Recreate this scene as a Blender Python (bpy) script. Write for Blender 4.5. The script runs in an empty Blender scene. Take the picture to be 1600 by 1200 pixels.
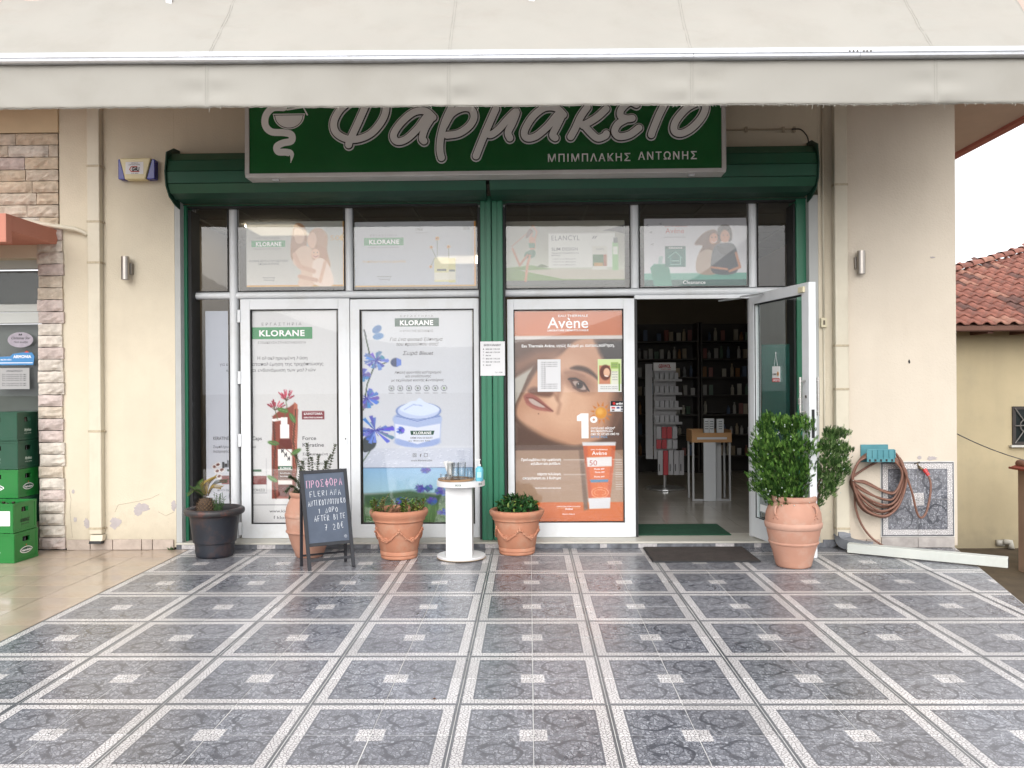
import bpy, math, random
import numpy as np
from mathutils import Matrix, Vector
R = math.radians
random.seed(7)
rng = np.random.default_rng(7)
SC = bpy.context.scene
COL = SC.collection

# ------------------------------------------------------------------ camera, world, sun, exposure
FPX, YAW, ROLL, CX, CY, H = 1325.4, .0205, -.007, -.006, -7.39, 1.433   # focal in pixels of a 1600 px wide frame
cam_d = bpy.data.cameras.new('camera')
cam = bpy.data.objects.new('camera', cam_d)
COL.objects.link(cam)
SC.camera = cam
cam_d.sensor_width = 36
cam_d.lens = FPX / 1600 * 36
cam_d.clip_start = .05
cam_d.clip_end = 900
cam.matrix_world = (Matrix.Translation((CX, CY, H)) @ Matrix.Rotation(YAW, 4, 'Z')
                    @ Matrix.Rotation(R(90), 4, 'X') @ Matrix.Rotation(ROLL, 4, 'Z'))
world = bpy.data.worlds.new('World')
SC.world = world
world.use_nodes = True
nt = world.node_tree
sky = nt.nodes.new('ShaderNodeTexSky')
sky.sky_type = 'NISHITA'
sky.sun_disc = False
SUN_EL, SUN_AZ = 30, 185
sky.sun_elevation = R(SUN_EL)
sky.sun_rotation = R(SUN_AZ)
sky.air_density = 1.0
sky.dust_density = 6.0
hs = nt.nodes.new('ShaderNodeHueSaturation')
hs.inputs['Saturation'].default_value = .16
nt.links.new(sky.outputs[0], hs.inputs['Color'])
mxw = nt.nodes.new('ShaderNodeMix')       # an even overcast veil over the clear sky
mxw.data_type = 'RGBA'
mxw.inputs['Factor'].default_value = .72
nt.links.new(hs.outputs[0], mxw.inputs['A'])
mxw.inputs['B'].default_value = (6.6, 6.7, 6.9, 1)
bg = nt.nodes['Background']
nt.links.new(mxw.outputs['Result'], bg.inputs['Color'])
bg.inputs['Strength'].default_value = .12
sun_d = bpy.data.lights.new('sun', 'SUN')
sun_d.energy = .6
sun_d.angle = R(55)
sun_d.color = (1, .97, .93)
sun = bpy.data.objects.new('sun', sun_d)
COL.objects.link(sun)
a = R(SUN_AZ)
sdir = Vector((math.sin(a) * math.cos(R(SUN_EL)), math.cos(a) * math.cos(R(SUN_EL)), math.sin(R(SUN_EL))))
sun.rotation_euler = sdir.to_track_quat('Z', 'Y').to_euler()
SC.view_settings.view_transform = 'Standard'
SC.view_settings.look = 'None'
SC.view_settings.gamma = 1
SC.view_settings.use_curve_mapping = False
SC.view_settings.exposure = 1.2
SC.render.engine = 'CYCLES'
SC.cycles.max_bounces = 8
SC.cycles.transparent_max_bounces = 16
SC.cycles.diffuse_bounces = 5
SC.cycles.caustics_reflective = False
SC.cycles.caustics_refractive = False
SC.cycles.use_denoising = True


def ray(px, py):
    r2 = (px - 800) / FPX
    u2 = (600 - py) / FPX
    c, s = math.cos(ROLL), math.sin(ROLL)
    r = r2 * c - u2 * s
    up = r2 * s + u2 * c
    c, s = math.cos(YAW), math.sin(YAW)
    return r * c - s, r * s + c, up


def X(px, Y=0., py=600):
    a, b, c = ray(px, py)
    return CX + a * (Y - CY) / b


def Z(py, Y=0., px=800):
    a, b, c = ray(px, py)
    return H + c * (Y - CY) / b


def fl(px, py, z=0.):
    a, b, c = ray(px, py)
    t = (z - H) / c
    return CX + a * t, CY + b * t


# ------------------------------------------------------------------ materials
def lin(c):
    return tuple(((v / 255) / 12.92 if v / 255 <= .04045 else ((v / 255 + .055) / 1.055) ** 2.4) for v in c)


MATS = {}


def mat(name, col, rough=.6, metal=0., var=0., vscale=3., bump=0., bscale=60., spec=.5, dirt=None, dscale=2.,
        damt=.5, rvar=0., coat=0., trans=0., streak=None):
    """Principled with noise-driven colour variation, dirt patches, bump and roughness variation."""
    if name in MATS:
        return MATS[name]
    m = bpy.data.materials.new(name)
    m.use_nodes = True
    n = m.node_tree.nodes
    L = m.node_tree.links
    b = n['Principled BSDF']
    b.inputs['Base Color'].default_value = (*col, 1)
    b.inputs['Roughness'].default_value = rough
    b.inputs['Metallic'].default_value = metal
    b.inputs['Specular IOR Level'].default_value = spec
    if coat:
        b.inputs['Coat Weight'].default_value = coat
        b.inputs['Coat Roughness'].default_value = .08
    tc = n.new('ShaderNodeTexCoord')
    out = None

    def noise(scale, det=5, rg=.6):
        t = n.new('ShaderNodeTexNoise')
        t.inputs['Scale'].default_value = scale
        t.inputs['Detail'].default_value = det
        t.inputs['Roughness'].default_value = rg
        L.new(tc.outputs['Object'], t.inputs['Vector'])
        return t
    if var:
        t = noise(vscale)
        mx = n.new('ShaderNodeMix')
        mx.data_type = 'RGBA'
        mr = n.new('ShaderNodeMapRange')
        mr.inputs['From Min'].default_value = .3
        mr.inputs['From Max'].default_value = .7
        L.new(t.outputs['Fac'], mr.inputs['Value'])
        L.new(mr.outputs[0], mx.inputs['Factor'])
        mx.inputs['A'].default_value = (*[max(0, v * (1 - var)) for v in col], 1)
        mx.inputs['B'].default_value = (*[min(1, v * (1 + var)) for v in col], 1)
        out = mx.outputs['Result']
    if dirt:
        t = noise(dscale, 8, .7)
        mr = n.new('ShaderNodeMapRange')
        mr.inputs['From Min'].default_value = .5
        mr.inputs['From Max'].default_value = .72
        mr.inputs['To Max'].default_value = damt
        L.new(t.outputs['Fac'], mr.inputs['Value'])
        mx = n.new('ShaderNodeMix')
        mx.data_type = 'RGBA'
        if out:
            L.new(out, mx.inputs['A'])
        else:
            mx.inputs['A'].default_value = (*col, 1)
        mx.inputs['B'].default_value = (*dirt, 1)
        L.new(mr.outputs[0], mx.inputs['Factor'])
        out = mx.outputs['Result']
    if streak:
        # run-off streaks down the wall and splash dirt at its foot
        mp = n.new('ShaderNodeMapping')
        mp.inputs['Scale'].default_value = (4, 4, .5)
        L.new(tc.outputs['Object'], mp.inputs['Vector'])
        t = n.new('ShaderNodeTexNoise')
        t.inputs['Scale'].default_value = 1.
        t.inputs['Detail'].default_value = 5
        L.new(mp.outputs[0], t.inputs['Vector'])
        mr = n.new('ShaderNodeMapRange')
        mr.inputs['From Min'].default_value = .48
        mr.inputs['From Max'].default_value = .75
        mr.inputs['To Max'].default_value = .15
        L.new(t.outputs['Fac'], mr.inputs['Value'])
        sx = n.new('ShaderNodeSeparateXYZ')
        L.new(tc.outputs['Object'], sx.inputs[0])
        t2 = noise(7, 6, .7)
        zz = n.new('ShaderNodeMath')
        zz.operation = 'MULTIPLY_ADD'
        zz.inputs[1].default_value = -.55
        L.new(t2.outputs['Fac'], zz.inputs[0])
        L.new(sx.outputs[2], zz.inputs[2])
        m2 = n.new('ShaderNodeMapRange')
        m2.inputs['From Min'].default_value = -.22
        m2.inputs['From Max'].default_value = .12
        m2.inputs['To Min'].default_value = .55
        m2.inputs['To Max'].default_value = 0.
        L.new(zz.outputs[0], m2.inputs['Value'])
        mxm = n.new('ShaderNodeMath')
        mxm.operation = 'MAXIMUM'
        L.new(mr.outputs[0], mxm.inputs[0])
        L.new(m2.outputs[0], mxm.inputs[1])
        mx = n.new('ShaderNodeMix')
        mx.data_type = 'RGBA'
        L.new(mxm.outputs[0], mx.inputs['Factor'])
        if out: L.new(out, mx.inputs['A'])
        mx.inputs['B'].default_value = (*streak, 1)
        out = mx.outputs['Result']
    if out:
        L.new(out, b.inputs['Base Color'])
    if rvar:
        t = noise(vscale * 1.7)
        mr = n.new('ShaderNodeMapRange')
        mr.inputs['From Min'].default_value = .35
        mr.inputs['From Max'].default_value = .65
        mr.inputs['To Min'].default_value = max(0, rough - rvar)
        mr.inputs['To Max'].default_value = min(1, rough + rvar)
        L.new(t.outputs['Fac'], mr.inputs['Value'])
        L.new(mr.outputs[0], b.inputs['Roughness'])
    if bump:
        t = noise(bscale, 6)
        bp = n.new('ShaderNodeBump')
        bp.inputs['Strength'].default_value = bump
        bp.inputs['Distance'].default_value = .01
        L.new(t.outputs['Fac'], bp.inputs['Height'])
        L.new(bp.outputs[0], b.inputs['Normal'])
    if trans:
        tr = n.new('ShaderNodeBsdfTranslucent')
        tr.inputs['Color'].default_value = (*col, 1)
        ms = n.new('ShaderNodeMixShader')
        ms.inputs[0].default_value = trans
        L.new(b.outputs[0], ms.inputs[1])
        L.new(tr.outputs[0], ms.inputs[2])
        L.new(ms.outputs[0], n['Material Output'].inputs['Surface'])
    MATS[name] = m
    return m


def mat_attr(name, rough=.5, spec=.3, mul=1., trans=0., bump=0., see=0.):
    """Colour from the mesh attribute 'tint' (printed picture or leaf colour)."""
    if name in MATS:
        return MATS[name]
    m = bpy.data.materials.new(name)
    m.use_nodes = True
    n = m.node_tree.nodes
    L = m.node_tree.links
    b = n['Principled BSDF']
    b.inputs['Roughness'].default_value = rough
    b.inputs['Specular IOR Level'].default_value = spec
    at = n.new('ShaderNodeAttribute')
    at.attribute_name = 'tint'
    src = at.outputs['Color']
    if mul != 1:
        vm = n.new('ShaderNodeVectorMath')
        vm.operation = 'SCALE'
        vm.inputs['Scale'].default_value = mul
        L.new(src, vm.inputs[0])
        src = vm.outputs[0]
    L.new(src, b.inputs['Base Color'])
    last = b.outputs[0]
    if trans:
        tr = n.new('ShaderNodeBsdfTranslucent')
        L.new(src, tr.inputs['Color'])
        ms = n.new('ShaderNodeMixShader')
        ms.inputs[0].default_value = trans
        L.new(last, ms.inputs[1])
        L.new(tr.outputs[0], ms.inputs[2])
        last = ms.outputs[0]
    if see:
        tr = n.new('ShaderNodeBsdfTransparent')
        ms = n.new('ShaderNodeMixShader')
        ms.inputs[0].default_value = see
        L.new(last, ms.inputs[1])
        L.new(tr.outputs[0], ms.inputs[2])
        last = ms.outputs[0]
    L.new(last, n['Material Output'].inputs['Surface'])
    MATS[name] = m
    return m


def mat_glass(name, tint=(1, 1, 1), refl=1.0, rough=.0):
    m = bpy.data.materials.new(name)
    m.use_nodes = True
    n = m.node_tree.nodes
    L = m.node_tree.links
    n.remove(n['Principled BSDF'])
    tr = n.new('ShaderNodeBsdfTransparent')
    tr.inputs[0].default_value = (*tint, 1)
    gl = n.new('ShaderNodeBsdfGlossy')
    gl.inputs['Roughness'].default_value = rough
    tx = n.new('ShaderNodeTexNoise')
    tx.inputs['Scale'].default_value = 1.3
    bp = n.new('ShaderNodeBump')
    bp.inputs['Strength'].default_value = .02
    bp.inputs['Distance'].default_value = .02
    L.new(tx.outputs['Fac'], bp.inputs['Height'])
    L.new(bp.outputs[0], gl.inputs['Normal'])
    ge = n.new('ShaderNodeNewGeometry')
    dt = n.new('ShaderNodeVectorMath')
    dt.operation = 'DOT_PRODUCT'
    L.new(ge.outputs['Normal'], dt.inputs[0])
    L.new(ge.outputs['Incoming'], dt.inputs[1])
    ab = n.new('ShaderNodeMath')
    ab.operation = 'ABSOLUTE'
    L.new(dt.outputs['Value'], ab.inputs[0])
    om = n.new('ShaderNodeMath')
    om.operation = 'SUBTRACT'
    om.inputs[0].default_value = 1
    L.new(ab.outputs[0], om.inputs[1])
    pw5 = n.new('ShaderNodeMath')
    pw5.operation = 'POWER'
    pw5.inputs[1].default_value = 5
    L.new(om.outputs[0], pw5.inputs[0])
    fr = n.new('ShaderNodeMath')
    fr.operation = 'MULTIPLY_ADD'
    fr.inputs[1].default_value = .93
    fr.inputs[2].default_value = .038
    L.new(pw5.outputs[0], fr.inputs[0])
    mu = n.new('ShaderNodeMath')
    mu.operation = 'MULTIPLY'
    mu.inputs[1].default_value = refl
    L.new(fr.outputs[0], mu.inputs[0])
    ms = n.new('ShaderNodeMixShader')
    L.new(mu.outputs[0], ms.inputs[0])
    L.new(tr.outputs[0], ms.inputs[1])
    L.new(gl.outputs[0], ms.inputs[2])
    L.new(ms.outputs[0], n['Material Output'].inputs['Surface'])
    MATS[name] = m
    return m


def mat_emit(name, col, s):
    m = bpy.data.materials.new(name)
    m.use_nodes = True
    b = m.node_tree.nodes['Principled BSDF']
    b.inputs['Base Color'].default_value = (.8, .8, .8, 1)
    b.inputs['Emission Color'].default_value = (*col, 1)
    b.inputs['Emission Strength'].default_value = s
    MATS[name] = m
    return m


# ------------------------------------------------------------------ mesh building
class MB:
    def __init__(s):
        s.v = []
        s.f = []
        s.T = None

    def add(s, vs, fs):
        n = len(s.v)
        if s.T is not None:
            vs = [tuple(s.T @ Vector(v)) for v in vs]
        s.v += [tuple(v) for v in vs]
        s.f += [tuple(i + n for i in f) for f in fs]
        return s

    def box(s, x0, x1, y0, y1, z0, z1):
        if x0 > x1: x0, x1 = x1, x0
        if y0 > y1: y0, y1 = y1, y0
        if z0 > z1: z0, z1 = z1, z0
        return s.add([(x0, y0, z0), (x1, y0, z0), (x1, y1, z0), (x0, y1, z0), (x0, y0, z1), (x1, y0, z1), (x1, y1, z1), (x0, y1, z1)],
                     [(0, 3, 2, 1), (4, 5, 6, 7), (0, 1, 5, 4), (1, 2, 6, 5), (2, 3, 7, 6), (3, 0, 4, 7)])

    def lathe(s, prof, c=(0, 0, 0), seg=32, cap=True):
        vs, fs = [], []
        k = len(prof)
        for i in range(seg):
            a = 2 * math.pi * i / seg
            for r, z in prof:
                vs.append((c[0] + r * math.cos(a), c[1] + r * math.sin(a), c[2] + z))
        for i in range(seg):
            j = (i + 1) % seg
            for q in range(k - 1):
                fs.append((i * k + q, j * k + q, j * k + q + 1, i * k + q + 1))
        if cap:
            if prof[0][0] > 1e-6: fs.append(tuple(i * k for i in reversed(range(seg))))
            if prof[-1][0] > 1e-6: fs.append(tuple(i * k + k - 1 for i in range(seg)))
        return s.add(vs, fs)

    def tube(s, pts, r, seg=8, cap=True):
        pts = [Vector(p) for p in pts]
        rr = r if isinstance(r, (list, tuple)) else [r] * len(pts)
        vs, fs = [], []
        prev = None
        for i, p in enumerate(pts):
            d = (pts[min(i + 1, len(pts) - 1)] - pts[max(i - 1, 0)]).normalized()
            if prev is None:
                up = Vector((0, 0, 1)) if abs(d.z) < .9 else Vector((1, 0, 0))
                u = d.cross(up).normalized()
            else:
                u = (prev - d * prev.dot(d)).normalized()
            w = d.cross(u)
            prev = u
            for k in range(seg):
                a = 2 * math.pi * k / seg
                vs.append(p + (u * math.cos(a) + w * math.sin(a)) * rr[i])
        for i in range(len(pts) - 1):
            for k in range(seg):
                j = (k + 1) % seg
                fs.append((i * seg + k, i * seg + j, (i + 1) * seg + j, (i + 1) * seg + k))
        if cap:
            fs.append(tuple(reversed(range(seg))))
            fs.append(tuple((len(pts) - 1) * seg + k for k in range(seg)))
        return s.add(vs, fs)

    def prism(s, poly, a0, a1, axis='x'):
        """poly in the two other axes, in order (y,z) for x, (x,z) for y, (x,y) for z"""
        n = len(poly)

        def mk(p, a):
            return (a, p[0], p[1]) if axis == 'x' else ((p[0], a, p[1]) if axis == 'y' else (p[0], p[1], a))
        vs = [mk(p, a0) for p in poly] + [mk(p, a1) for p in poly]
        fs = [tuple(range(n)), tuple(reversed(range(n, 2 * n)))]
        fs += [(i, i + n, (i + 1) % n + n, (i + 1) % n) for i in range(n)]
        return s.add(vs, fs)

    def sphere(s, c, r, seg=10, ring=6, sc=(1, 1, 1)):
        prof = [(r * math.sin(math.pi * i / ring), -r * math.cos(math.pi * i / ring)) for i in range(ring + 1)]
        vs, fs = [], []
        k = len(prof)
        for i in range(seg):
            a = 2 * math.pi * i / seg
            for q, z in prof:
                vs.append((c[0] + q * math.cos(a) * sc[0], c[1] + q * math.sin(a) * sc[1], c[2] + z * sc[2]))
        for i in range(seg):
            j = (i + 1) % seg
            for q in range(k - 1):
                fs.append((i * k + q, j * k + q, j * k + q + 1, i * k + q + 1))
        return s.add(vs, fs)

    def mesh(s, name, o=(0, 0, 0), fixn=True):
        me = bpy.data.meshes.new(name)
        me.from_pydata([(v[0] - o[0], v[1] - o[1], v[2] - o[2]) for v in s.v], [], s.f)
        me.validate()
        if fixn:
            import bmesh
            bm = bmesh.new()
            bm.from_mesh(me)
            bmesh.ops.remove_doubles(bm, verts=bm.verts, dist=1e-6)
            bmesh.ops.recalc_face_normals(bm, faces=bm.faces)
            bm.to_mesh(me)
            bm.free()
        return me


def thing(name, label, cat, loc=(0, 0, 0), group=None):
    o = bpy.data.objects.new(name, None)
    o.empty_display_size = .1
    COL.objects.link(o)
    o.location = loc
    tag(o, label, cat, group)
    return o


def tag(o, label, cat=None, group=None, kind=None):
    if label: o['label'] = label
    if cat: o['category'] = cat
    if group: o['group'] = group
    if kind: o['kind'] = kind
    return o


def root_loc(p):
    l = Vector((0, 0, 0))
    while p is not None:
        l += p.location
        p = p.parent
    return l


def link(name, me, m, parent=None, loc=(0, 0, 0), rot=None, smooth=False, bevel=0, bseg=2, auto=None):
    o = bpy.data.objects.new(name, me)
    COL.objects.link(o)
    if parent is not None: o.parent = parent
    o.location = loc
    if rot: o.rotation_euler = rot
    if m is not None and not me.materials:
        me.materials.append(m)
    if smooth:
        me.polygons.foreach_set('use_smooth', [True] * len(me.polygons))
        if auto:
            try:
                me.set_sharp_from_angle(angle=R(auto))
            except Exception:
                pass
    if bevel:
        b = o.modifiers.new('bevel', 'BEVEL')
        b.width = bevel
        b.segments = bseg
        b.limit_method = 'ANGLE'
        b.angle_limit = R(40)
    return o


def part(name, mb, m, parent, label=None, **k):
    me = mb.mesh(name, root_loc(parent))
    o = link(name, me, m, parent, **k)
    if label: o['label'] = label
    return o


def solo(name, label, cat, mb, m, group=None, origin=None, **k):
    if origin is None:
        a = np.array(mb.v)
        origin = ((a[:, 0].min() + a[:, 0].max()) / 2, (a[:, 1].min() + a[:, 1].max()) / 2, a[:, 2].min())
    me = mb.mesh(name, origin)
    o = link(name, me, m, None, loc=origin, **k)
    return tag(o, label, cat, group)


def struct(name, mb, m, label=None, **k):
    me = mb.mesh(name)
    o = link(name, me, m, None, **k)
    o['kind'] = 'structure'
    if label: o['label'] = label
    return o


# text ---------------------------------------------------------------------------------------------
TC = {}


def text_geo(s, bold=0., shear=0., space=1.):
    key = (s, bold, shear, space)
    if key in TC: return TC[key]
    c = bpy.data.curves.new('t', 'FONT')
    c.body = s
    c.offset = bold
    c.shear = shear
    c.space_character = space
    c.resolution_u = 3
    c.fill_mode = 'BOTH'
    o = bpy.data.objects.new('t', c)
    COL.objects.link(o)
    dg = bpy.context.evaluated_depsgraph_get()
    me = bpy.data.meshes.new_from_object(o.evaluated_get(dg))
    v = np.array([tuple(q.co)[:2] for q in me.vertices])
    f = [tuple(p.vertices) for p in me.polygons]
    bpy.data.meshes.remove(me)
    bpy.data.objects.remove(o)
    bpy.data.curves.remove(c)
    TC[key] = (v, f)
    return TC[key]


def text_px(mb, s, x0, x1, yb, cap, mapf, bold=.012, shear=0., space=1., dy=0., rot=0.):
    """lay the string s between x0 and x1 (pixels), baseline yb, capital height cap (pixels); mapf(px,py,off)->world"""
    v, f = text_geo(s, bold, shear, space)
    if len(v) == 0: return
    a, b = v[:, 0].min(), v[:, 0].max()
    capn = .73
    xs = x0 + (v[:, 0] - a) / (b - a) * (x1 - x0)
    ys = yb - v[:, 1] / capn * cap
    if rot:
        cx = x0
        ys = ys - (xs - cx) * math.tan(rot)
    mb.add([mapf(p, q, dy) for p, q in zip(xs, ys)], f)


def smooth_path(P, n=8, closed=False):
    P = [np.array(p, float) for p in P]
    out = []
    m = len(P)
    rngi = range(m if closed else m - 1)
    for i in rngi:
        if closed:
            p0, p1, p2, p3 = P[(i - 1) % m], P[i], P[(i + 1) % m], P[(i + 2) % m]
        else:
            p0, p1, p2, p3 = P[max(i - 1, 0)], P[i], P[i + 1], P[min(i + 2, m - 1)]
        for k in range(n):
            t = k / n
            out.append(.5 * ((2 * p1) + (-p0 + p2) * t + (2 * p0 - 5 * p1 + 4 * p2 - p3) * t * t + (-p0 + 3 * p1 - 3 * p2 + p3) * t ** 3))
    if not closed: out.append(P[-1])
    return out


def ribbon(mb, pts, w, mapf, off=0., closed=False, cap=True):
    """flat stroke in pixel space with round ends; w width or list of widths"""
    pts = [np.array(p, float) for p in pts]
    n = len(pts)
    ws = w if isinstance(w, (list, tuple, np.ndarray)) else [w] * n
    vs, fs = [], []
    for i, p in enumerate(pts):
        a = pts[(i - 1) % n] if closed else pts[max(i - 1, 0)]
        b = pts[(i + 1) % n] if closed else pts[min(i + 1, n - 1)]
        d = b - a
        d = d / (np.hypot(*d) + 1e-9)
        nn = np.array([-d[1], d[0]]) * ws[i] / 2
        vs += [p + nn, p - nn]
    for i in range(n if closed else n - 1):
        j = (i + 1) % n
        fs.append((2 * i, 2 * i + 1, 2 * j + 1, 2 * j))
    mb.add([mapf(v[0], v[1], off + (k // 2) * 3e-6) for k, v in enumerate(vs)], fs)
    if cap and not closed:
        for e, w_ in ((0, ws[0]), (n - 1, ws[-1])):
            c = pts[e]
            d = (pts[0] - pts[1]) if e == 0 else (pts[-1] - pts[-2])
            a0 = math.atan2(d[1], d[0])
            vv = [c + np.array([math.cos(a0 + t), math.sin(a0 + t)]) * w_ / 2 for t in np.linspace(-math.pi / 2, math.pi / 2, 9)]
            mb.add([mapf(v[0], v[1], off + (-4e-5 if e == 0 else n * 3e-6 + 4e-5)) for v in vv], [tuple(range(9))])


def sheet_map(x0, y0, x1, y1, Y):
    """pixel box on the vertical plane at depth Y -> linear map of pixels to world"""
    xm, ym = (x0 + x1) / 2, (y0 + y1) / 2
    X0, X1 = X(x0, Y, ym), X(x1, Y, ym)
    Z0, Z1 = Z(y1, Y, xm), Z(y0, Y, xm)

    def f(px, py, off=0.):
        return (X0 + (px - x0) / (x1 - x0) * (X1 - X0), Y - off, Z1 - (py - y0) / (y1 - y0) * (Z1 - Z0))
    return f, (X0, X1, Z0, Z1)


# painted prints -----------------------------------------------------------------------------------
class Paint:
    def __init__(s, x0, y0, x1, y1, res=.75, base=(230, 230, 232)):
        s.box = (x0, y0, x1, y1)
        s.w = int((x1 - x0) * res) + 1
        s.h = int((y1 - y0) * res) + 1
        s.x, s.y = np.meshgrid(np.linspace(x0, x1, s.w), np.linspace(y0, y1, s.h))
        s.c = np.ones((s.h, s.w, 3)) * np.array(base, float)

    def put(s, m, col, a=1.):
        m = np.clip(m, 0, 1)[..., None] * a
        s.c = s.c * (1 - m) + np.array(col, float) * m
        return s

    def rect(s, x0, y0, x1, y1, col, a=1., soft=.6):
        m = np.minimum(np.minimum(s.x - x0, x1 - s.x), np.minimum(s.y - y0, y1 - s.y)) / soft + .5
        return s.put(m, col, a)

    def ell(s, cx, cy, rx, ry, col, a=1., rot=0., soft=.6, ring=0):
        t = R(rot)
        dx, dy = s.x - cx, s.y - cy
        u = dx * math.cos(t) + dy * math.sin(t)
        v = -dx * math.sin(t) + dy * math.cos(t)
        d = (np.sqrt((u / rx) ** 2 + (v / ry) ** 2) - 1) * min(rx, ry)
        if ring: d = np.abs(d) - ring / 2
        return s.put(.5 - d / soft, col, a)

    def poly(s, pts, col, a=1., soft=.6, smooth=False):
        if smooth: pts = smooth_path(pts, 5, True)
        pts = [tuple(p) for p in pts]
        inside = np.zeros(s.x.shape, bool)
        dist = np.full(s.x.shape, 1e9)
        n = len(pts)
        for i in range(n):
            x1, y1 = pts[i]
            x2, y2 = pts[(i + 1) % n]
            if abs(y2 - y1) > 1e-9:
                c = ((y1 > s.y) != (y2 > s.y)) & (s.x < (x2 - x1) * (s.y - y1) / (y2 - y1) + x1)
                inside ^= c
            dx, dy = x2 - x1, y2 - y1
            t = np.clip(((s.x - x1) * dx + (s.y - y1) * dy) / (dx * dx + dy * dy + 1e-9), 0, 1)
            dist = np.minimum(dist, np.hypot(s.x - x1 - t * dx, s.y - y1 - t * dy))
        d = np.where(inside, -dist, dist)
        return s.put(.5 - d / soft, col, a)

    def line(s, pts, w, col, a=1., soft=.6):
        dist = np.full(s.x.shape, 1e9)
        for i in range(len(pts) - 1):
            x1, y1 = pts[i]
            x2, y2 = pts[i + 1]
            dx, dy = x2 - x1, y2 - y1
            t = np.clip(((s.x - x1) * dx + (s.y - y1) * dy) / (dx * dx + dy * dy + 1e-9), 0, 1)
            dist = np.minimum(dist, np.hypot(s.x - x1 - t * dx, s.y - y1 - t * dy))
        return s.put(.5 - (dist - w / 2) / soft, col, a)

    def grad(s, x0, y0, x1, y1, ca, cb, vert=True, a=1.):
        t = np.clip((s.y - y0) / (y1 - y0) if vert else (s.x - x0) / (x1 - x0), 0, 1)[..., None]
        col = np.array(ca, float) * (1 - t) + np.array(cb, float) * t
        m = ((s.x >= x0) & (s.x <= x1) & (s.y >= y0) & (s.y <= y1))[..., None] * a
        s.c = s.c * (1 - m) + col * m
        return s

    def grain(s, amp):
        s.c = s.c + rng.normal(0, amp, s.c.shape[:2])[..., None]
        return s

    def build(s, name, Y, m, parent=None, label=None, cat=None, group=None, gain=1.):
        f, (X0, X1, Z0, Z1) = sheet_map(*s.box, Y)
        w, h = s.w, s.h
        gx, gz = np.meshgrid(np.linspace(X0, X1, w), np.linspace(Z1, Z0, h))
        o = root_loc(parent) if parent is not None else Vector(((X0 + X1) / 2, Y, Z0))
        co = np.stack([gx - o[0], np.full_like(gx, Y - o[1]), gz - o[2]], -1).reshape(-1, 3)
        idx = np.arange(w * h).reshape(h, w)
        fc = np.stack([idx[:-1, :-1], idx[1:, :-1], idx[1:, 1:], idx[:-1, 1:]], -1).reshape(-1, 4)
        me = bpy.data.meshes.new(name)
        me.vertices.add(w * h)
        me.vertices.foreach_set('co', co.ravel())
        nf = len(fc)
        me.loops.add(nf * 4)
        me.loops.foreach_set('vertex_index', fc.ravel())
        me.polygons.add(nf)
        me.polygons.foreach_set('loop_start', np.arange(nf) * 4)
        me.polygons.foreach_set('loop_total', np.full(nf, 4))
        me.update(calc_edges=True)
        c = np.clip(s.c, 0, 255) / 255
        c = np.where(c <= .04045, c / 12.92, ((c + .055) / 1.055) ** 2.4) * gain
        at = me.attributes.new('tint', 'FLOAT_COLOR', 'POINT')
        at.data.foreach_set('color', np.concatenate([np.clip(c, 0, .9), np.ones((h, w, 1))], -1).ravel())
        ob = link(name, me, m, parent, loc=(0, 0, 0) if parent is not None else o)
        tag(ob, label, cat, group)
        return ob, f


def leaves(name, P, D, Nn, ln, wd, cols, m, parent, bend=.25, kind=None, label=None):
    """many leaf blades: P base points, D directions, Nn normals, ln lengths, wd widths, cols colours"""
    P, D, Nn = (np.array(q, float) for q in (P, D, Nn))
    n = len(P)
    D /= np.linalg.norm(D, axis=1)[:, None] + 1e-9
    S = np.cross(D, Nn)
    S /= np.linalg.norm(S, axis=1)[:, None] + 1e-9
    N2 = np.cross(S, D)
    ln = np.broadcast_to(np.array(ln, float), (n,))[:, None]
    wd = np.broadcast_to(np.array(wd, float), (n,))[:, None]
    v = np.stack([P, P + D * ln * .45 + S * wd / 2 + N2 * ln * bend * .3, P + D * ln + N2 * -ln * bend * .3,
                  P + D * ln * .45 - S * wd / 2 + N2 * ln * bend * .3], 1)
    o = np.array(root_loc(parent))
    co = (v - o).reshape(-1, 3)
    k = np.arange(n)[:, None] * 4
    tri = np.concatenate([k + [0, 1, 2], k + [0, 2, 3]], 1).reshape(-1, 3)
    me = bpy.data.meshes.new(name)
    me.from_pydata(co.tolist(), [], tri.tolist())
    at = me.attributes.new('tint', 'FLOAT_COLOR', 'POINT')
    c = np.repeat(np.concatenate([np.array(cols), np.ones((n, 1))], 1), 4, 0)
    at.data.foreach_set('color', c.ravel())
    ob = link(name, me, m, parent)
    if kind: ob['kind'] = kind
    if label: ob['label'] = label
    return ob


# ------------------------------------------------------------------ the common materials
cream = mat('cream_render', (.63, .565, .445), .85, var=.06, vscale=1.2, bump=.35, bscale=70, dirt=(.50, .44, .345), dscale=1.1, damt=.35, streak=(.40, .345, .26))
cream_pink = mat('pale_render', (.63, .56, .465), .85, var=.05, vscale=1.0, bump=.35, bscale=70, dirt=(.54, .46, .37), dscale=.9, damt=.3, streak=(.46, .39, .31))
pipe_m = mat('painted_pipe', (.60, .55, .44), .5, var=.05, vscale=4, dirt=(.45, .38, .28), dscale=5, damt=.3)
white_al = mat('white_aluminium', (.68, .70, .72), .38, var=.04, dirt=(.50, .49, .45), dscale=4, damt=.35)
green_sh = mat('green_shutter', (.008, .082, .042), .42, var=.12, vscale=2.5, dirt=(.03, .07, .04), dscale=3, damt=.4)
green_post = mat('green_guide', (.010, .15, .075), .4, var=.1, vscale=2, dirt=(.03, .08, .05), dscale=4, damt=.3)
rubber = mat('black_rubber', (.012, .012, .013), .6)
alu = mat('brushed_aluminium', (.55, .56, .57), .35, metal=.8, var=.08, vscale=12)
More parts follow.
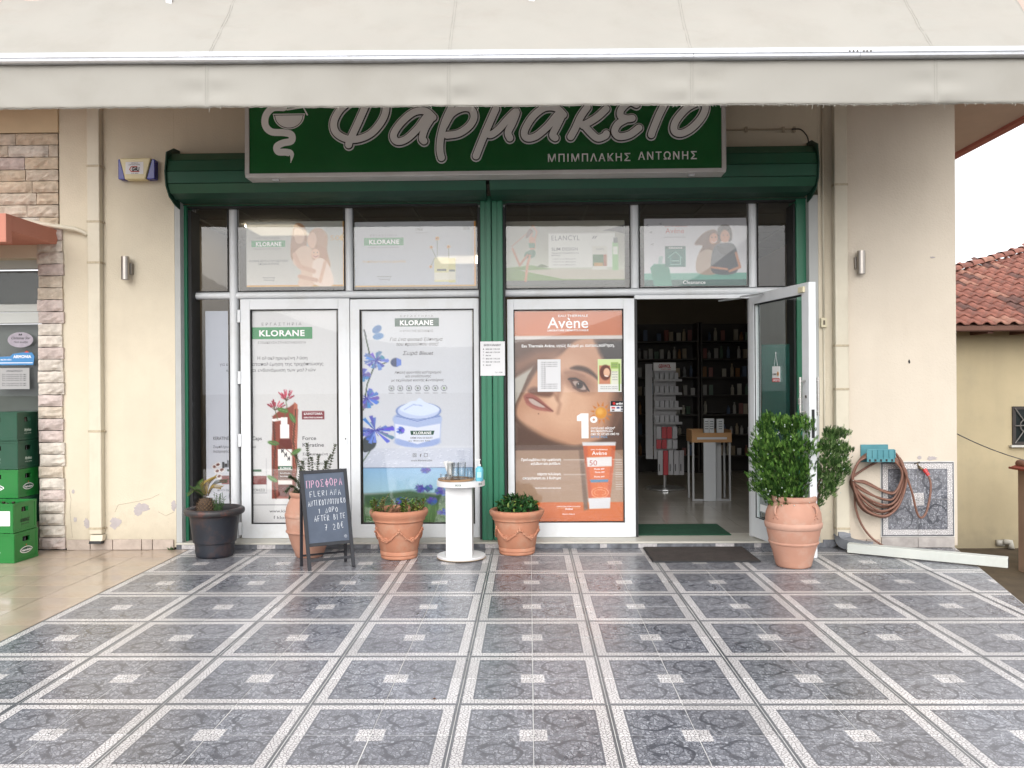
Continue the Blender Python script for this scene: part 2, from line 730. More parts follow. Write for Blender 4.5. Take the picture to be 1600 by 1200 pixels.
chrome = mat('steel', (.6, .58, .55), .25, metal=1.)
glass = mat_glass('window_glass')
glass_dim = mat_glass('dark_window_glass', (.55, .6, .57))
black_m = mat('black_plastic', (.015, .015, .016), .5)
white_m = mat('white_laminate', (.68, .68, .68), .35, var=.02)
ink = mat('black_print', (.02, .02, .022), .7)
inkgrey = mat('grey_print', (.12, .12, .13), .7)
inkwhite = mat('white_print', (.85, .85, .85), .6)
inkgreen = mat('green_print', (.01, .22, .06), .6)
inkdgreen = mat('dark_green_print', (.006, .06, .035), .6)
inkorange = mat('orange_print', (.55, .07, .03), .6)
print_m = mat_attr('printed_film', rough=.45, spec=.3, see=.045)
paper_m = mat_attr('printed_paper', rough=.7, spec=.2)
terra = mat('terracotta', (.45, .195, .115), .75, var=.10, vscale=6, bump=.12, bscale=120, dirt=(.47, .29, .20), dscale=7, damt=.8)
terra_pale = mat('pale_terracotta', (.45, .235, .165), .7, var=.07, vscale=5, bump=.1, bscale=120, dirt=(.48, .34, .27), dscale=6, damt=.75)
conc = mat('concrete', (.30, .28, .25), .9, var=.15, vscale=2, bump=.3, bscale=30)


# ------------------------------------------------------------------ patterned tile material
def tile_material():
    m = bpy.data.materials.new('printed_floor_tile')
    m.use_nodes = True
    n = m.node_tree.nodes
    L = m.node_tree.links
    b = n['Principled BSDF']

    def math_(op, a, bb=None, c=None):
        q = n.new('ShaderNodeMath')
        q.operation = op
        for i, v in enumerate((a, bb, c)):
            if v is None: continue
            if isinstance(v, (int, float)): q.inputs[i].default_value = v
            else: L.new(v, q.inputs[i])
        return q.outputs[0]

    def mix(f, a, bb):
        q = n.new('ShaderNodeMix')
        q.data_type = 'RGBA'
        if isinstance(f, (int, float)): q.inputs['Factor'].default_value = f
        else: L.new(f, q.inputs['Factor'])
        for k, v in (('A', a), ('B', bb)):
            if isinstance(v, tuple): q.inputs[k].default_value = (*v, 1)
            else: L.new(v, q.inputs[k])
        return q.outputs['Result']

    def ramp(v, pts):
        r = n.new('ShaderNodeValToRGB')
        e = r.color_ramp.elements
        while len(e) < len(pts): e.new(.5)
        for q, (p, c) in zip(e, pts):
            q.position = p
            q.color = (*c, 1) if isinstance(c, tuple) else (c, c, c, 1)
        L.new(v, r.inputs[0])
        return r.outputs[0]
    uv = n.new('ShaderNodeUVMap')
    uv.uv_map = 'tile'
    sp = n.new('ShaderNodeSeparateXYZ')
    L.new(uv.outputs[0], sp.inputs[0])
    u, v = sp.outputs[0], sp.outputs[1]
    mn = math_('MINIMUM', u, v)
    # crackle
    def voro(scale, feat='DISTANCE_TO_EDGE', out='Distance'):
        t = n.new('ShaderNodeTexVoronoi')
        t.voronoi_dimensions = '2D'
        t.feature = feat
        t.inputs['Scale'].default_value = scale
        L.new(uv.outputs[0], t.inputs['Vector'])
        return t.outputs[out]
    vo = voro(62)
    crack = ramp(vo, [(0, (.15, .135, .14)), (.06, (.20, .18, .18)), (.13, (.67, .65, .645))])
    # field: stone mosaic in small cells, with dark scrolls
    vc = n.new('ShaderNodeTexVoronoi')
    vc.voronoi_dimensions = '2D'
    vc.inputs['Scale'].default_value = 64
    L.new(uv.outputs[0], vc.inputs['Vector'])
    sr = n.new('ShaderNodeSeparateColor')
    L.new(vc.outputs['Color'], sr.inputs[0])
    cell = ramp(sr.outputs[0], [(0, (.13, .135, .155)), (.5, (.225, .232, .262)), (1, (.40, .41, .445))])
    ve = voro(64)
    edge = ramp(ve, [(0, .9), (.07, .8), (.13, 0.)])
    f1 = mix(edge, cell, (.085, .088, .105))
    # scrolls: contour lines of a warped wave field
    ns = n.new('ShaderNodeTexNoise')
    ns.noise_dimensions = '2D'
    ns.inputs['Scale'].default_value = 10.5
    ns.inputs['Detail'].default_value = 0.6
    ns.inputs['Distortion'].default_value = 1.6
    L.new(uv.outputs[0], ns.inputs['Vector'])
    fr = math_('PINGPONG', math_('MULTIPLY', ns.outputs['Fac'], 9.0), 1.0)
    scroll = ramp(fr, [(0, 1.), (.20, 1.), (.28, 0.)])
    f2 = mix(math_('MULTIPLY', scroll, .82), f1, (.068, .071, .085))
    # big curl arcs round the tile's own middle
    du = math_('SUBTRACT', u, .175)
    dv = math_('SUBTRACT', v, .175)
    rad = math_('SQRT', math_('ADD', math_('MULTIPLY', du, du), math_('MULTIPLY', dv, dv)))
    ang = math_('ARCTAN2', dv, du)
    warp = math_('MULTIPLY', math_('SUBTRACT', ns.outputs['Fac'], .5), .9)
    sp_ = math_('PINGPONG', math_('ADD', math_('ADD', math_('MULTIPLY', rad, 19.), math_('MULTIPLY', ang, .3183)), warp), 1.)
    arc = ramp(sp_, [(0, 1.), (.13, .95), (.19, 0.)])
    f3 = mix(math_('MULTIPLY', arc, .9), f2, (.055, .058, .072))
    # zones
    is_rim = math_('LESS_THAN', mn, .068)
    f4 = mix(is_rim, f3, (.105, .11, .13))
    is_bord = math_('LESS_THAN', mn, .059)
    f5 = mix(is_bord, f4, crack)
    is_st = math_('LESS_THAN', mn, .0115)
    f6 = mix(is_st, f5, (.10, .105, .115))
    inn = math_('MULTIPLY', math_('GREATER_THAN', u, .3303 - .055), math_('GREATER_THAN', v, .3303 - .055))
    f7 = mix(inn, f6, crack)
    dot = math_('MULTIPLY', math_('GREATER_THAN', u, .3303 - .012), math_('GREATER_THAN', v, .3303 - .0065))
    dot = math_('MULTIPLY', dot, math_('LESS_THAN', u, .3303 - .0035))
    f8 = mix(dot, f7, (.05, .05, .055))
    # wear and dust per place (object space of the pavement through geometry position)
    ge = n.new('ShaderNodeNewGeometry')
    nz = n.new('ShaderNodeTexNoise')
    nz.inputs['Scale'].default_value = 1.3
    nz.inputs['Detail'].default_value = 6
    L.new(ge.outputs['Position'], nz.inputs['Vector'])
    dust = ramp(nz.outputs['Fac'], [(.35, .02), (.75, .26)])
    f9 = mix(dust, f8, (.34, .33, .33))
    oi = n.new('ShaderNodeObjectInfo')
    tone = math_('MULTIPLY_ADD', oi.outputs['Random'], .24, .90)
    hsv = n.new('ShaderNodeHueSaturation')
    L.new(f9, hsv.inputs['Color'])
    L.new(tone, hsv.inputs['Value'])
    L.new(hsv.outputs[0], b.inputs['Base Color'])
    rr = ramp(nz.outputs['Fac'], [(.3, .20), (.7, .40)])
    L.new(rr, b.inputs['Roughness'])
    b.inputs['Specular IOR Level'].default_value = .5
    bp = n.new('ShaderNodeBump')
    bp.inputs['Strength'].default_value = .12
    bp.inputs['Distance'].default_value = .002
    L.new(f7, bp.inputs['Height'])
    L.new(bp.outputs[0], b.inputs['Normal'])
    return m


tile_m = tile_material()
beige_tile = mat('beige_floor_tile', (.46, .375, .295), .16, var=.16, vscale=2.2, dirt=(.30, .20, .12), dscale=1.6, damt=.6, rvar=.10)
grout_m = mat('pale_grout', (.58, .57, .55), .9, var=.15, vscale=8)
grout_dark = mat('brown_grout', (.07, .048, .03), .9, var=.2, vscale=8)
earth_m = mat('muddy_ground', (.085, .062, .038), .8, var=.3, vscale=3, bump=.5, bscale=12, dirt=(.045, .035, .022), dscale=.8, damt=.7)

# ------------------------------------------------------------------ ground and pavements
MOD = .667
TL = .3303          # tile edge
YG = -3.93         # world Y of the module centre row nearest to the camera in view
EDGE = lambda y: 3.655 + .265 * y   # right edge of the tiled forecourt

g = MB()
g.box(-260, 260, -260, 300, -1.6, -1.30)
struct('ground', g, earth_m)
g = MB()
g.prism([(-3.0025, -12), (EDGE(-7.0), -12), (EDGE(-7.0), -7.0), (EDGE(0) - .004, 0), (3.66, .36), (-3.0025, .36)], -1.299, -.0016, 'z')
pav = struct('pavement', g, grout_m)
g = MB()
g.box(-9, -3.0035, -12, .36, -1.299, -.0018)
bpav = struct('side_pavement', g, grout_dark)
g = MB()
g.box(-60, 60, -40, -12.002, -1.299, -.10)
struct('road', g, mat('asphalt', (.05, .05, .052), .9, var=.2, vscale=4, bump=.4, bscale=50))

import bmesh


def tile_mesh(clip=None, ox=0, oy=0, rot=0):
    """one square tile about its own centre, UV 'tile' in metres from the module's outer corner"""
    bm = bmesh.new()
    h = TL / 2
    bmesh.ops.create_cube(bm, size=1)
    for v in bm.verts:
        v.co = (v.co.x * TL, v.co.y * TL, v.co.z * .010 - .005)
    if clip:
        for co, no in clip:
            # plane given in world space; bring to tile space
            Mi = (Matrix.Translation((ox, oy, 0)) @ Matrix.Rotation(rot, 4, 'Z')).inverted()
            c2 = Mi @ Vector(co)
            n2 = Mi.to_3x3() @ Vector(no)
            r = bmesh.ops.bisect_plane(bm, geom=bm.verts[:] + bm.edges[:] + bm.faces[:], plane_co=c2, plane_no=n2, clear_outer=True)
            ed = [e for e in r['geom_cut'] if isinstance(e, bmesh.types.BMEdge)]
            if ed:
                bmesh.ops.holes_fill(bm, edges=[e for e in bm.edges if e.is_boundary], sides=8)
    if len(bm.faces) == 0:
        bm.free()
        return None
    es = [e for e in bm.edges if all(v.co.z > -.001 for v in e.verts)]
    bmesh.ops.bevel(bm, geom=es, offset=.0012, segments=1, affect='EDGES')
    uvl = bm.loops.layers.uv.new('tile')
    for f in bm.faces:
        for l in f.loops:
            l[uvl].uv = (l.vert.co.x + h, l.vert.co.y + h)
    me = bpy.data.meshes.new('tile')
    bm.to_mesh(me)
    bm.free()
    me.materials.append(tile_m)
    return me


base_tile = tile_mesh()
allv = {'n': 0}
far = []
for j in range(-13, 13):
    for i in range(0, 24):
        # tile index -> centre; even/odd decides which quadrant of the module
        cx = -3.0015 + (i + .5) * MOD / 2 if i >= 0 else None
        cy = YG + (j + .5) * MOD / 2
        if cx is None: continue
        # quadrant
        mx = (cx / MOD) % 1.0          # module centre at 0 -> right half 0..0.5
        my = ((cy - YG) / MOD) % 1.0
        right = mx < .5
        back = my < .5
        # outer corner direction: right half -> outer at +x ; back half -> outer at +y
        rot = {(False, False): 0, (True, False): math.pi / 2, (True, True): math.pi, (False, True): -math.pi / 2}[(right, back)]
        h = MOD / 4
        lo, hi = cy - h, cy + h
        if lo >= -.004: continue
        if cx - h >= EDGE(lo) and cx - h >= EDGE(hi): continue
        if cy < -12: continue
        clip = []
        if hi > -.001: clip.append(((0, -.001, 0), (0, 1, 0)))
        if cx + h > EDGE(lo) - .004:
            clip.append(((EDGE(0) - .006, 0, 0), (1, -.265, 0)))
        dx = random.uniform(-.0006, .0006)
        far.append((cx + dx, cy, rot, clip))
# the 290 that show largest are parts, the rest one mesh
vis = []
for t in far:
    cx, cy, rot, clip = t
    d = cy + .1 - CY
    px = 832 + 1325 * (cx - CX) / d if d > .2 else 9e9
    py = 600 + 1325 * H / d if d > .2 else 9e9
    vis.append((d > 0 and -140 < px < 1740 and py < 1290, t))
parts = [t for k, t in vis if k][:300]
rest = [t for t in far if t not in parts]
for k, (cx, cy, rot, clip) in enumerate(parts):
    me = tile_mesh(clip, cx, cy, rot) if clip else base_tile
    if me is None: continue
    o = link('tile', me, None, pav, loc=(cx, cy, random.uniform(-.0008, .0006)), rot=(random.uniform(-.001, .001), random.uniform(-.001, .001), rot))
bmj = bmesh.new()
for cx, cy, rot, clip in rest:
    me = tile_mesh(clip, cx, cy, rot) if clip else base_tile
    if me is None: continue
    n0 = len(bmj.verts)
    bmj.from_mesh(me)
    bmj.verts.ensure_lookup_table()
    bmesh.ops.transform(bmj, matrix=Matrix.Translation((cx, cy, 0)) @ Matrix.Rotation(rot, 4, 'Z'), verts=bmj.verts[n0:])
me = bpy.data.meshes.new('outer_tiles')
bmj.to_mesh(me)
bmj.free()
if not me.materials: me.materials.append(tile_m)
o = link('outer_tiles', me, None, pav)
o['kind'] = 'stuff'

# beige tiles on the left
bt = MB()
bt.box(-.1643, .1643, -.1643, .1643, -.010, 0)
btm = bt.mesh('beige_tile')
btm.materials.append(beige_tile)
btr = MB()
for j in range(0, 20):
    for i in range(0, 15):
        cx = -3.0035 - (i + .5) * .3335
        cy = -.002 - (j + .5) * .3335
        d = cy - CY
        px = 832 + 1325 * (cx - CX) / d if d > .2 else -9e9
        if px > -160 and d > .3:
            link('beige_tile', btm, None, bpav, loc=(cx, cy, random.uniform(-.001, .001)), rot=(random.uniform(-.002, .002), random.uniform(-.002, .002), 0))
        else:
            btr.box(cx - .1643, cx + .1643, cy - .1643, cy + .1643, -.010, 0)
o = part('outer_beige_tiles', btr, beige_tile, bpav)
o['kind'] = 'stuff'

# ------------------------------------------------------------------ the shop building
XL = X(95, 0)            # -4.1 left corner of the pharmacy's wall
XO0, XO1 = X(274, 0), X(1280, 0)    # opening
XR = 3.665
ZS = 4.0                 # soffit
bld = thing('pharmacy_building', 'cream rendered building housing the pharmacy, with stone-clad strip at left', 'building', (0, .2, 0))
w = MB()
w.box(XL, XO0, 0, .35, .02, ZS)
part('wall', w, cream, bld, label='cream wall left of the shopfront')
w = MB()
w.box(XO1, X(1306, 0), .0, .35, .02, ZS)
part('wall', w, cream, bld, label='narrow cream wall beside the door')
w = MB()
w.box(X(1306, 0) + .001, XR, -.02, .35, .02, ZS)
w.box(XR - .25, XR, .351, 9, .02, ZS)
part('wall', w, cream_pink, bld, label='wide pale wall at the right corner')
w = MB()
w.box(XO0 + .001, XO1 - .001, .0, .35, 3.36, ZS)
part('lintel_wall', w, cream, bld)
# body behind: closing walls of the shop room and storey above
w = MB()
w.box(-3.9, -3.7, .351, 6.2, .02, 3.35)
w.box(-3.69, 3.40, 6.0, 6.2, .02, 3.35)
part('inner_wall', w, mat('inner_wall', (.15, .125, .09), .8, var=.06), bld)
w = MB()
w.box(-3.69, 3.41, .351, 5.999, 3.26, 3.34)
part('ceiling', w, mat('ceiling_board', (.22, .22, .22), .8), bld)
# ceiling grid joints
w = MB()
for i in range(-6, 6):
    w.box(i * .6 - .012, i * .6 + .012, .36, 5.99, 3.252, 3.2595)
for j in range(1, 10):
    w.box(-3.68, 3.40, j * .6 - .012, j * .6 + .012, 3.247, 3.2515)
part('ceiling_grid', w, mat('grid_bar', (.25, .25, .25), .6), bld)
lamp_m = mat_emit('ceiling_panel_light', (1, .86, .62), 3.6)
for (xa, ya) in ((-3.2, 2.1), (-1.3, 4.6)):
    w = MB()
    w.box(xa, xa + .58, ya, ya + .58, 3.225, 3.246)
    part('ceiling_light', w, lamp_m, bld)
# slab with soffit, balcony above
sl = MB()
sl.box(-9, 4.86, -1.28, 9, ZS + .001, ZS + .26)
part('balcony_slab', sl, mat('pink_soffit', (.60, .47, .41), .85, var=.05, bump=.1), bld)
sl = MB()
sl.box(-9.02, 4.88, -1.30, 9.0, ZS - .03, ZS + .0)
sl2 = MB()
sl2.box(4.80, 4.885, -1.31, 9.0, ZS - .035, ZS + .0005)
part('drip_edge', sl2, mat('red_edge', (.42, .14, .11), .8, var=.1), bld)
sl = MB()
sl.box(-9, 4.86, -1.28, -1.13, ZS + .262, ZS + 1.2)
part('balcony_parapet', sl, mat('salmon_paint', (.55, .27, .20), .85, var=.05), bld)
sl = MB()
sl.box(-9, 3.66, .0, .3, ZS + .262, ZS + 3.2)
part('upper_wall', sl, cream, bld)

# stone cladding of the neighbouring unit (same building), each stone a part
xs0, xs1 = X(-75, 0), X(95, 0)
w = MB()
w.box(-9, XL - .001, .02, .35, Z(350, 0, 50), ZS)
w.box(X(64, 0), XL - .001, .02, .35, .02, Z(350, 0, 50) - .001)
part('backing_wall', w, mat('grey_mortar', (.22, .19, .16), .95, bump=.4), bld)
stone_ms = [mat('cladding_stone', c, .85, var=.22, vscale=14, bump=.9, bscale=22, dirt=d, dscale=9, damt=.5) if k == 0 else
            mat('cladding_stone_%s' % nm, c, .85, var=.22, vscale=14, bump=.9, bscale=22, dirt=d, dscale=9, damt=.5)
            for k, (nm, c, d) in enumerate((('plain', (.50, .43, .35), (.62, .57, .50)), ('rosy', (.49, .41, .38), (.62, .57, .54)),
                                            ('pale', (.57, .52, .46), (.44, .37, .33)), ('tan', (.50, .41, .31), (.60, .54, .45))))]


def stone_mesh(x0, x1, z0, z1, m, seed):
    r = random.Random(seed)
    nx = max(3, int((x1 - x0) / .035))
    nz = 4
    bm = bmesh.new()
    vs = [[None] * (nz + 1) for _ in range(nx + 1)]
    for i in range(nx + 1):
        for j in range(nz + 1):
            e = i in (0, nx) or j in (0, nz)
            d = 0 if e else r.uniform(.008, .026)
            vs[i][j] = bm.verts.new((x0 + (x1 - x0) * i / nx + (r.uniform(-.002, .002)), -d - .012, z0 + (z1 - z0) * j / nz + (r.uniform(-.002, .002))))
    for i in range(nx):
        for j in range(nz):
            q = (vs[i][j], vs[i + 1][j], vs[i + 1][j + 1], vs[i][j + 1])
            bm.faces.new((q[0], q[1], q[2]))
            bm.faces.new((q[0], q[2], q[3]))
    r_ = bmesh.ops.extrude_edge_only(bm, edges=[e for e in bm.edges if e.is_boundary])
    for v in [v for v in r_['geom'] if isinstance(v, bmesh.types.BMVert)]:
        v.co.y = .019
    bmesh.ops.recalc_face_normals(bm, faces=bm.faces)
    me = bpy.data.meshes.new('stone')
    bm.to_mesh(me)
    bm.free()
    me.materials.append(m)
    return me


seed = 0
ztop = Z(209, 0, 50)
zc = ztop
ro = root_loc(bld)
hs_ = [.105, .105, .11, .10, .105, .105, .11, .10]
rowi = 0
while zc > Z(352, 0, 50) - .02:
    hh = hs_[rowi % 8]
    x = xs0 - random.uniform(0, .3)
    first = True
    while x < XL - .02:
        ln = random.choice((.22, .32, .36, .42, .48))
        x2 = min(x + ln, XL - .004)
        if XL - x2 < .06: x2 = XL - .004
        seed += 1
        me = stone_mesh(x + .003, x2 - .003, zc - hh + .004, zc - .003, stone_ms[random.choice((0, 0, 1, 3, 3, 2))], seed)
        o = link('stone', me, None, bld, loc=(-ro.x, -ro.y, -ro.z))
        x = x2
    zc -= hh
    rowi += 1
zst = zc
k = 0
while zc > .06:
    hh = min(.1045, zc - .005)
    seed += 1
    xa, xb = X(62.5 + random.uniform(-1.5, 1.5), 0), X(99, 0) + random.uniform(0, .02)
    me = stone_mesh(xa, xb, max(zc - hh + .004, .004), zc - .003, stone_ms[random.choice((0, 1, 1, 2, 2))], seed)
    link('stone', me, None, bld, loc=(-ro.x, -ro.y - .012, -ro.z))
    zc -= hh
# cream beam over the stones, its brown shading put into the colour
w = MB()
w.box(-9, XL - .001, -.02, .019, ztop + .004, ZS)
part('beam', w, mat('shaded_cream_beam', (.58, .46, .30), .85, var=.06, bump=.1), bld)
# plinth blocks
plm = mat('plinth_marble', (.42, .35, .30), .6, var=.2, vscale=10, bump=.3, bscale=30)
px_ = [104, 141, 176, 221, 238, 271]
for a_, b_ in zip(px_[:-1], px_[1:]):
    w = MB()
    w.box(X(a_, 0) + .003, X(b_, 0) - .003, -.022, -.001, .002, Z(843, 0, 200) + random.uniform(-.004, .004))
    part('plinth_block', w, plm, bld, bevel=.003)
for a_, b_ in ((1330, 1349), (1350, 1371)):
    w = MB()
    w.box(X(a_, 0), X(b_, 0) - .003, -.042, -.021, .002, .075)
    part('plinth_block', w, plm, bld, bevel=.003)
# peeling paint patches on the left wall
peel = mat('bare_plaster', (.42, .38, .38), .95, var=.1, vscale=20)


def blob(cx, cz, rx, rz, y, seed, n=26):
    r = random.Random(seed)
    return [(cx + rx * math.cos(t) * (1 + r.uniform(-.32, .25)), cz + rz * math.sin(t) * (1 + r.uniform(-.32, .25))) for t in np.linspace(0, 2 * math.pi, n, endpoint=False)]


for i, (px, py, rx, ry, m_) in enumerate(((221, 793, 12, 7, peel), (215, 800, 7, 6, peel), (179, 817, 9, 9, peel), (270, 790, 4, 8, peel), (134, 818, 5, 8, peel), (113, 768, 2.6, 3, peel),
                                          (116, 812, 3, 4, peel), (1436, 715, 3, 3, peel), (1455, 716, 8, 3, peel), (1421, 565, 1.4, 3, ink), (1459, 402, 4, 1.2, peel))):
    Yp = (-.0215 if px > 1306 else -.0015) - i * .0003
    w = MB()
    w.prism(blob(X(px, Yp), Z(py, Yp, px), rx / 179, ry / 179, 0, i + 3), Yp, Yp + .003, 'y')
    part('peeled_patch', w, m_, bld)
# crack lines
w = MB()
for pts in ([(178, 800), (183, 789), (200, 786), (216, 783), (236, 778), (248, 772)], [(246, 800), (258, 806), (270, 800)], [(107, 765), (110, 780), (108, 800), (112, 840)]):
    P = [(X(p, -.001) + random.uniform(-.003, .003), -.001, Z(q, -.001, p)) for p, q in pts]
    w.tube(P, .0014, 4)
part('crack', w, mat('crack', (.34, .29, .23), .9), bld)

# patterned tile panel on the right wall (4 tiles) and skirting
tm4 = []
tpx = (1377, 1490)
TX0, TX1, TZ0, TZ1 = X(1376, -.03), X(1489.5, -.03), Z(838, -.03, 1430), Z(722, -.03, 1430)
sx, sz = (TX1 - TX0) / 2, (TZ1 - TZ0) / 2
for (qx, qz, rt) in ((0, 0, 0), (1, 0, math.pi / 2), (1, 1, math.pi), (0, 1, -math.pi / 2)):
    o = link('wall_tile', base_tile, None, bld, loc=(TX0 + (qx + .5) * sx - ro.x, -.031 - ro.y, TZ0 + (qz + .5) * sz - ro.z), rot=(R(90), rt, 0))
    o.rotation_euler = (Matrix.Rotation(R(90), 4, 'X') @ Matrix.Rotation(rt, 4, 'Z')).to_euler()
    s_ = (sx - .003) / TL
    o.scale = (s_, (sz - .003) / TL, 1) if abs(math.sin(rt)) < .5 else ((sz - .003) / TL, s_, 1)
w = MB()
w.box(TX0 - .006, TX1 + .006, -.0255, -.0205, TZ0 - .006, TZ1 + .006)
part('tile_backing', w, grout_m, bld)
w = MB()
w.box(TX0, TX0 + sx - .002, -.034, -.0205, .004, TZ0 - .008)
w.box(TX0 + sx + .002, TX1, -.034, -.0205, .004, TZ0 - .008)
part('tile_skirting', w, mat('dusty_skirting', (.36, .33, .31), .7, var=.25, vscale=8), bld)

# riser strip of cut patterned tiles in front of the shop step
rs = MB()
rs.box(XO0 + .002, X(1300, 0), -.008, .001, .001, .042)
rsm = rs.mesh('step_riser', ro)
o = link('step_riser', rsm, mat('riser_stone', (.12, .125, .14), .5, var=.6, vscale=14, bump=.1), bld)
for k in range(18):
    if k % 3 == 1: continue
    xx = XO0 + .05 + k * .333
    if xx + .12 > X(1300, 0): break
    w = MB()
    w.box(xx, xx + (.06 if k % 2 else .16), -.0105, -.0085, .004, .040)
    part('riser_tile', w, mat('riser_pale', (.42, .40, .40), .5, var=.3, vscale=60), bld)
w = MB()
w.box(XO0 + .002, XO1 - .002, -.014, .40, .0425, .058)
part('door_sill', w, mat('sill_marble', (.52, .50, .44), .4, var=.08, vscale=3, dirt=(.3, .28, .23), dscale=6, damt=.4), bld, bevel=.002)
w = MB()
w.box(X(1284, 0), X(1304, 0), -.012, -.001, .012, Z(843, 0, 1295))
part('skirting_tile', w, mat('riser_stone', (.1, .1, .1)), bld)
# grey reveal strips of the opening
for xa, xb in ((XO0 - .001, X(283, 0)), (X(1265, 0), XO1 - .002)):
    w = MB()
    w.box(xa + .003, xb, -.001, .30, .06, 3.05)
    part('reveal', w, mat('grey_reveal', (.42, .43, .42), .8, var=.08), bld)

# shop interior floor
w = MB()
for i in range(-11, 11):
    for j in range(17):
        x0, y0 = i * .333, .402 + j * .333
        if x0 < -3.69 or x0 > 3.1: continue
        w.box(x0 + .0015, x0 + .3315, y0, y0 + .33, .03, .058)
w2 = MB()
w2.box(-3.69, 3.40, .402, 6.0, .0, .055)
st = struct('shop_floor', w2, mat('dark_grout', (.12, .11, .10), .9))
o = part('floor_tiles', w, mat('interior_tile', (.38, .36, .32), .16, var=.08, vscale=2), st)
o['kind'] = 'stuff'

# ------------------------------------------------------------------ roller shutters
YF = .20      # front of the aluminium frames
GY0 = .08     # front of the guide rails
prof = [(-.02, 3.46), (-.17, 3.43), (-.255, 3.35), (-.285, 3.25), (-.27, 3.15), (-.215, 3.075), (-.12, 3.04), (.06, 3.035), (.06, 3.46)]
XC0, XC1 = X(752, .08), X(788, .08)
XB = X(763, -.25)
for nm, xa, xb, lab in (('roller_shutter', X(266, -.24), XB - .01, 'green rolled-up roller shutter over the left poster windows'),
                        ('roller_shutter', XB + .022, X(1277, -.24), 'green rolled-up roller shutter over the open pharmacy door')):
    t = thing(nm, lab, 'roller shutter', ((xa + xb) / 2, 0, 3.03), 'roller shutters of the pharmacy')
    left = xa < -1
    # housing faces: one panel per facet
    for k in range(1, 6):
        (y0, z0), (y1, z1) = prof[k - 1], prof[k]
        d = Vector((y1 - y0, z1 - z0)).normalized()
        nn = Vector((d.y, -d.x)) * .006
        q = [(y0 + d.x * .004, z0 + d.y * .004), (y1 - d.x * .004, z1 - d.y * .004),
             (y1 - d.x * .004 - nn.x * 1.6, z1 - d.y * .004 - nn.y * 1.6), (y0 + d.x * .004 - nn.x * 1.6, z0 + d.y * .004 - nn.y * 1.6)]
        w = MB()
        w.prism(q, xa, xb, 'x')
        part('housing_panel', w, green_sh if k > 1 else mat('olive_green', (.05, .075, .035), .5, var=.2), t)  # the topmost panel is more olive than the rest
    w = MB()
    w.prism([(y * .97 + .0, 3.25 + (z - 3.25) * .95) for y, z in prof], xa + .003, xb - .003, 'x')
    part('housing_core', w, mat('dark_green', (.008, .05, .03), .5), t)
    # end cap
    e0 = xa - .012 if left else xb + .002
    cap = [(-.0015, 3.50), (-.12, 3.49), (-.27, 3.42), (-.305, 3.25), (-.285, 3.13), (-.22, 3.05), (-.10, 3.0), (-.0015, 2.985)]
    w = MB()
    w.prism(cap if True else cap, e0, e0 + .01, 'x')
    part('end_plate', w, mat('dark_green', (.008, .05, .03)), t, bevel=.001)
    # bottom bar and front lintel
    l0, l1 = (X(283, .06), XC0) if left else (XC1, X(1263, .06))
    w = MB()
    w.box(l0, l1, .065, .16, Z(317, .07, 600), 3.034)
    part('bottom_bar', w, mat('deep_green', (.008, .10, .05), .4, var=.1), t, bevel=.003)
    w = MB()
    w.box(l0 + .03, l1 - .03, .10, .19, Z(322, .12, 600), Z(317, .07, 600) - .001)
    part('rubber_seal', w, rubber, t)
    for q in ((520,) if left else (1014,)):
        w = MB()
        w.box(X(q - 11, .06), X(q + 11, .06), .058, .0645, Z(310, .06, 600), Z(304, .06, 600))
        part('lock_slot', w, rubber, t)
    # guide rails
    if left:
        rails = [(283, 293), (752, 769)]
        rubs = [(293.3, 299.5), (748.5, 751.7)]
    else:
        rails = [(770, 787), (1246, 1263)]
        rubs = [(787.4, 790.5), (1241.5, 1245.6)]
    for a_, b_ in rails:
        w = MB()
        xa_, xb_ = X(a_, GY0), X(b_, GY0)
        w.box(xa_, xb_, GY0, .30, .059, 3.034 if b_ < 740 or a_ > 800 else 3.09)
        if 740 < a_ < 800:
            n = 2
            ww = (xb_ - xa_) / n
            for q in range(n):
                w.box(xa_ + q * ww + .006, xa_ + (q + 1) * ww - .006, GY0 - .008, GY0 - .0005, .059, 3.09)
        part('guide_rail', w, green_post, t, bevel=.002)
    for a_, b_ in rubs:
        w = MB()
        w.box(X(a_, .1) + .001, X(b_, .1) - .001, .11, .31, .059, 3.0)
        part('rubber_strip', w, rubber, t)

# ------------------------------------------------------------------ shopfront frames and glass
sf = thing('shopfront', 'white aluminium shopfront with glazed doors and round mullions in the green surround', 'shopfront', (0, YF, .06))
ZT0, ZT1 = Z(463, YF, 800), Z(452, YF, 800)
ZTOP = Z(320, YF, 800)
FD = .07


def rnd_bar(x0, x1, z0, z1, vert, y=YF):
    w = MB()
    if vert:
        c, r = (x0 + x1) / 2, (x1 - x0) / 2
        w.prism([(c + r * math.cos(t), y + .03 - (r + .0) * math.sin(t)) for t in np.linspace(0, math.pi, 9)] + [(x0, y + FD), (x1, y + FD)], z0, z1, 'z')
    else:
        c, r = (z0 + z1) / 2, (z1 - z0) / 2
        w.prism([(y + .03 - r * math.sin(t), c + r * math.cos(t)) for t in np.linspace(0, math.pi, 9)] + [(y + FD, z0), (y + FD, z1)], x0, x1, 'x')
    return w


def glaze(px0, px1, z0, z1, m=glass, y=YF + .030, nm='glass_pane'):
    w = MB()
    w.box(X(px0, y), X(px1, y), y, y + .006, z0, z1)
    return part(nm, w, m, sf)


lx0, lx1, lm0, lm1 = 300, 750, 358, 371
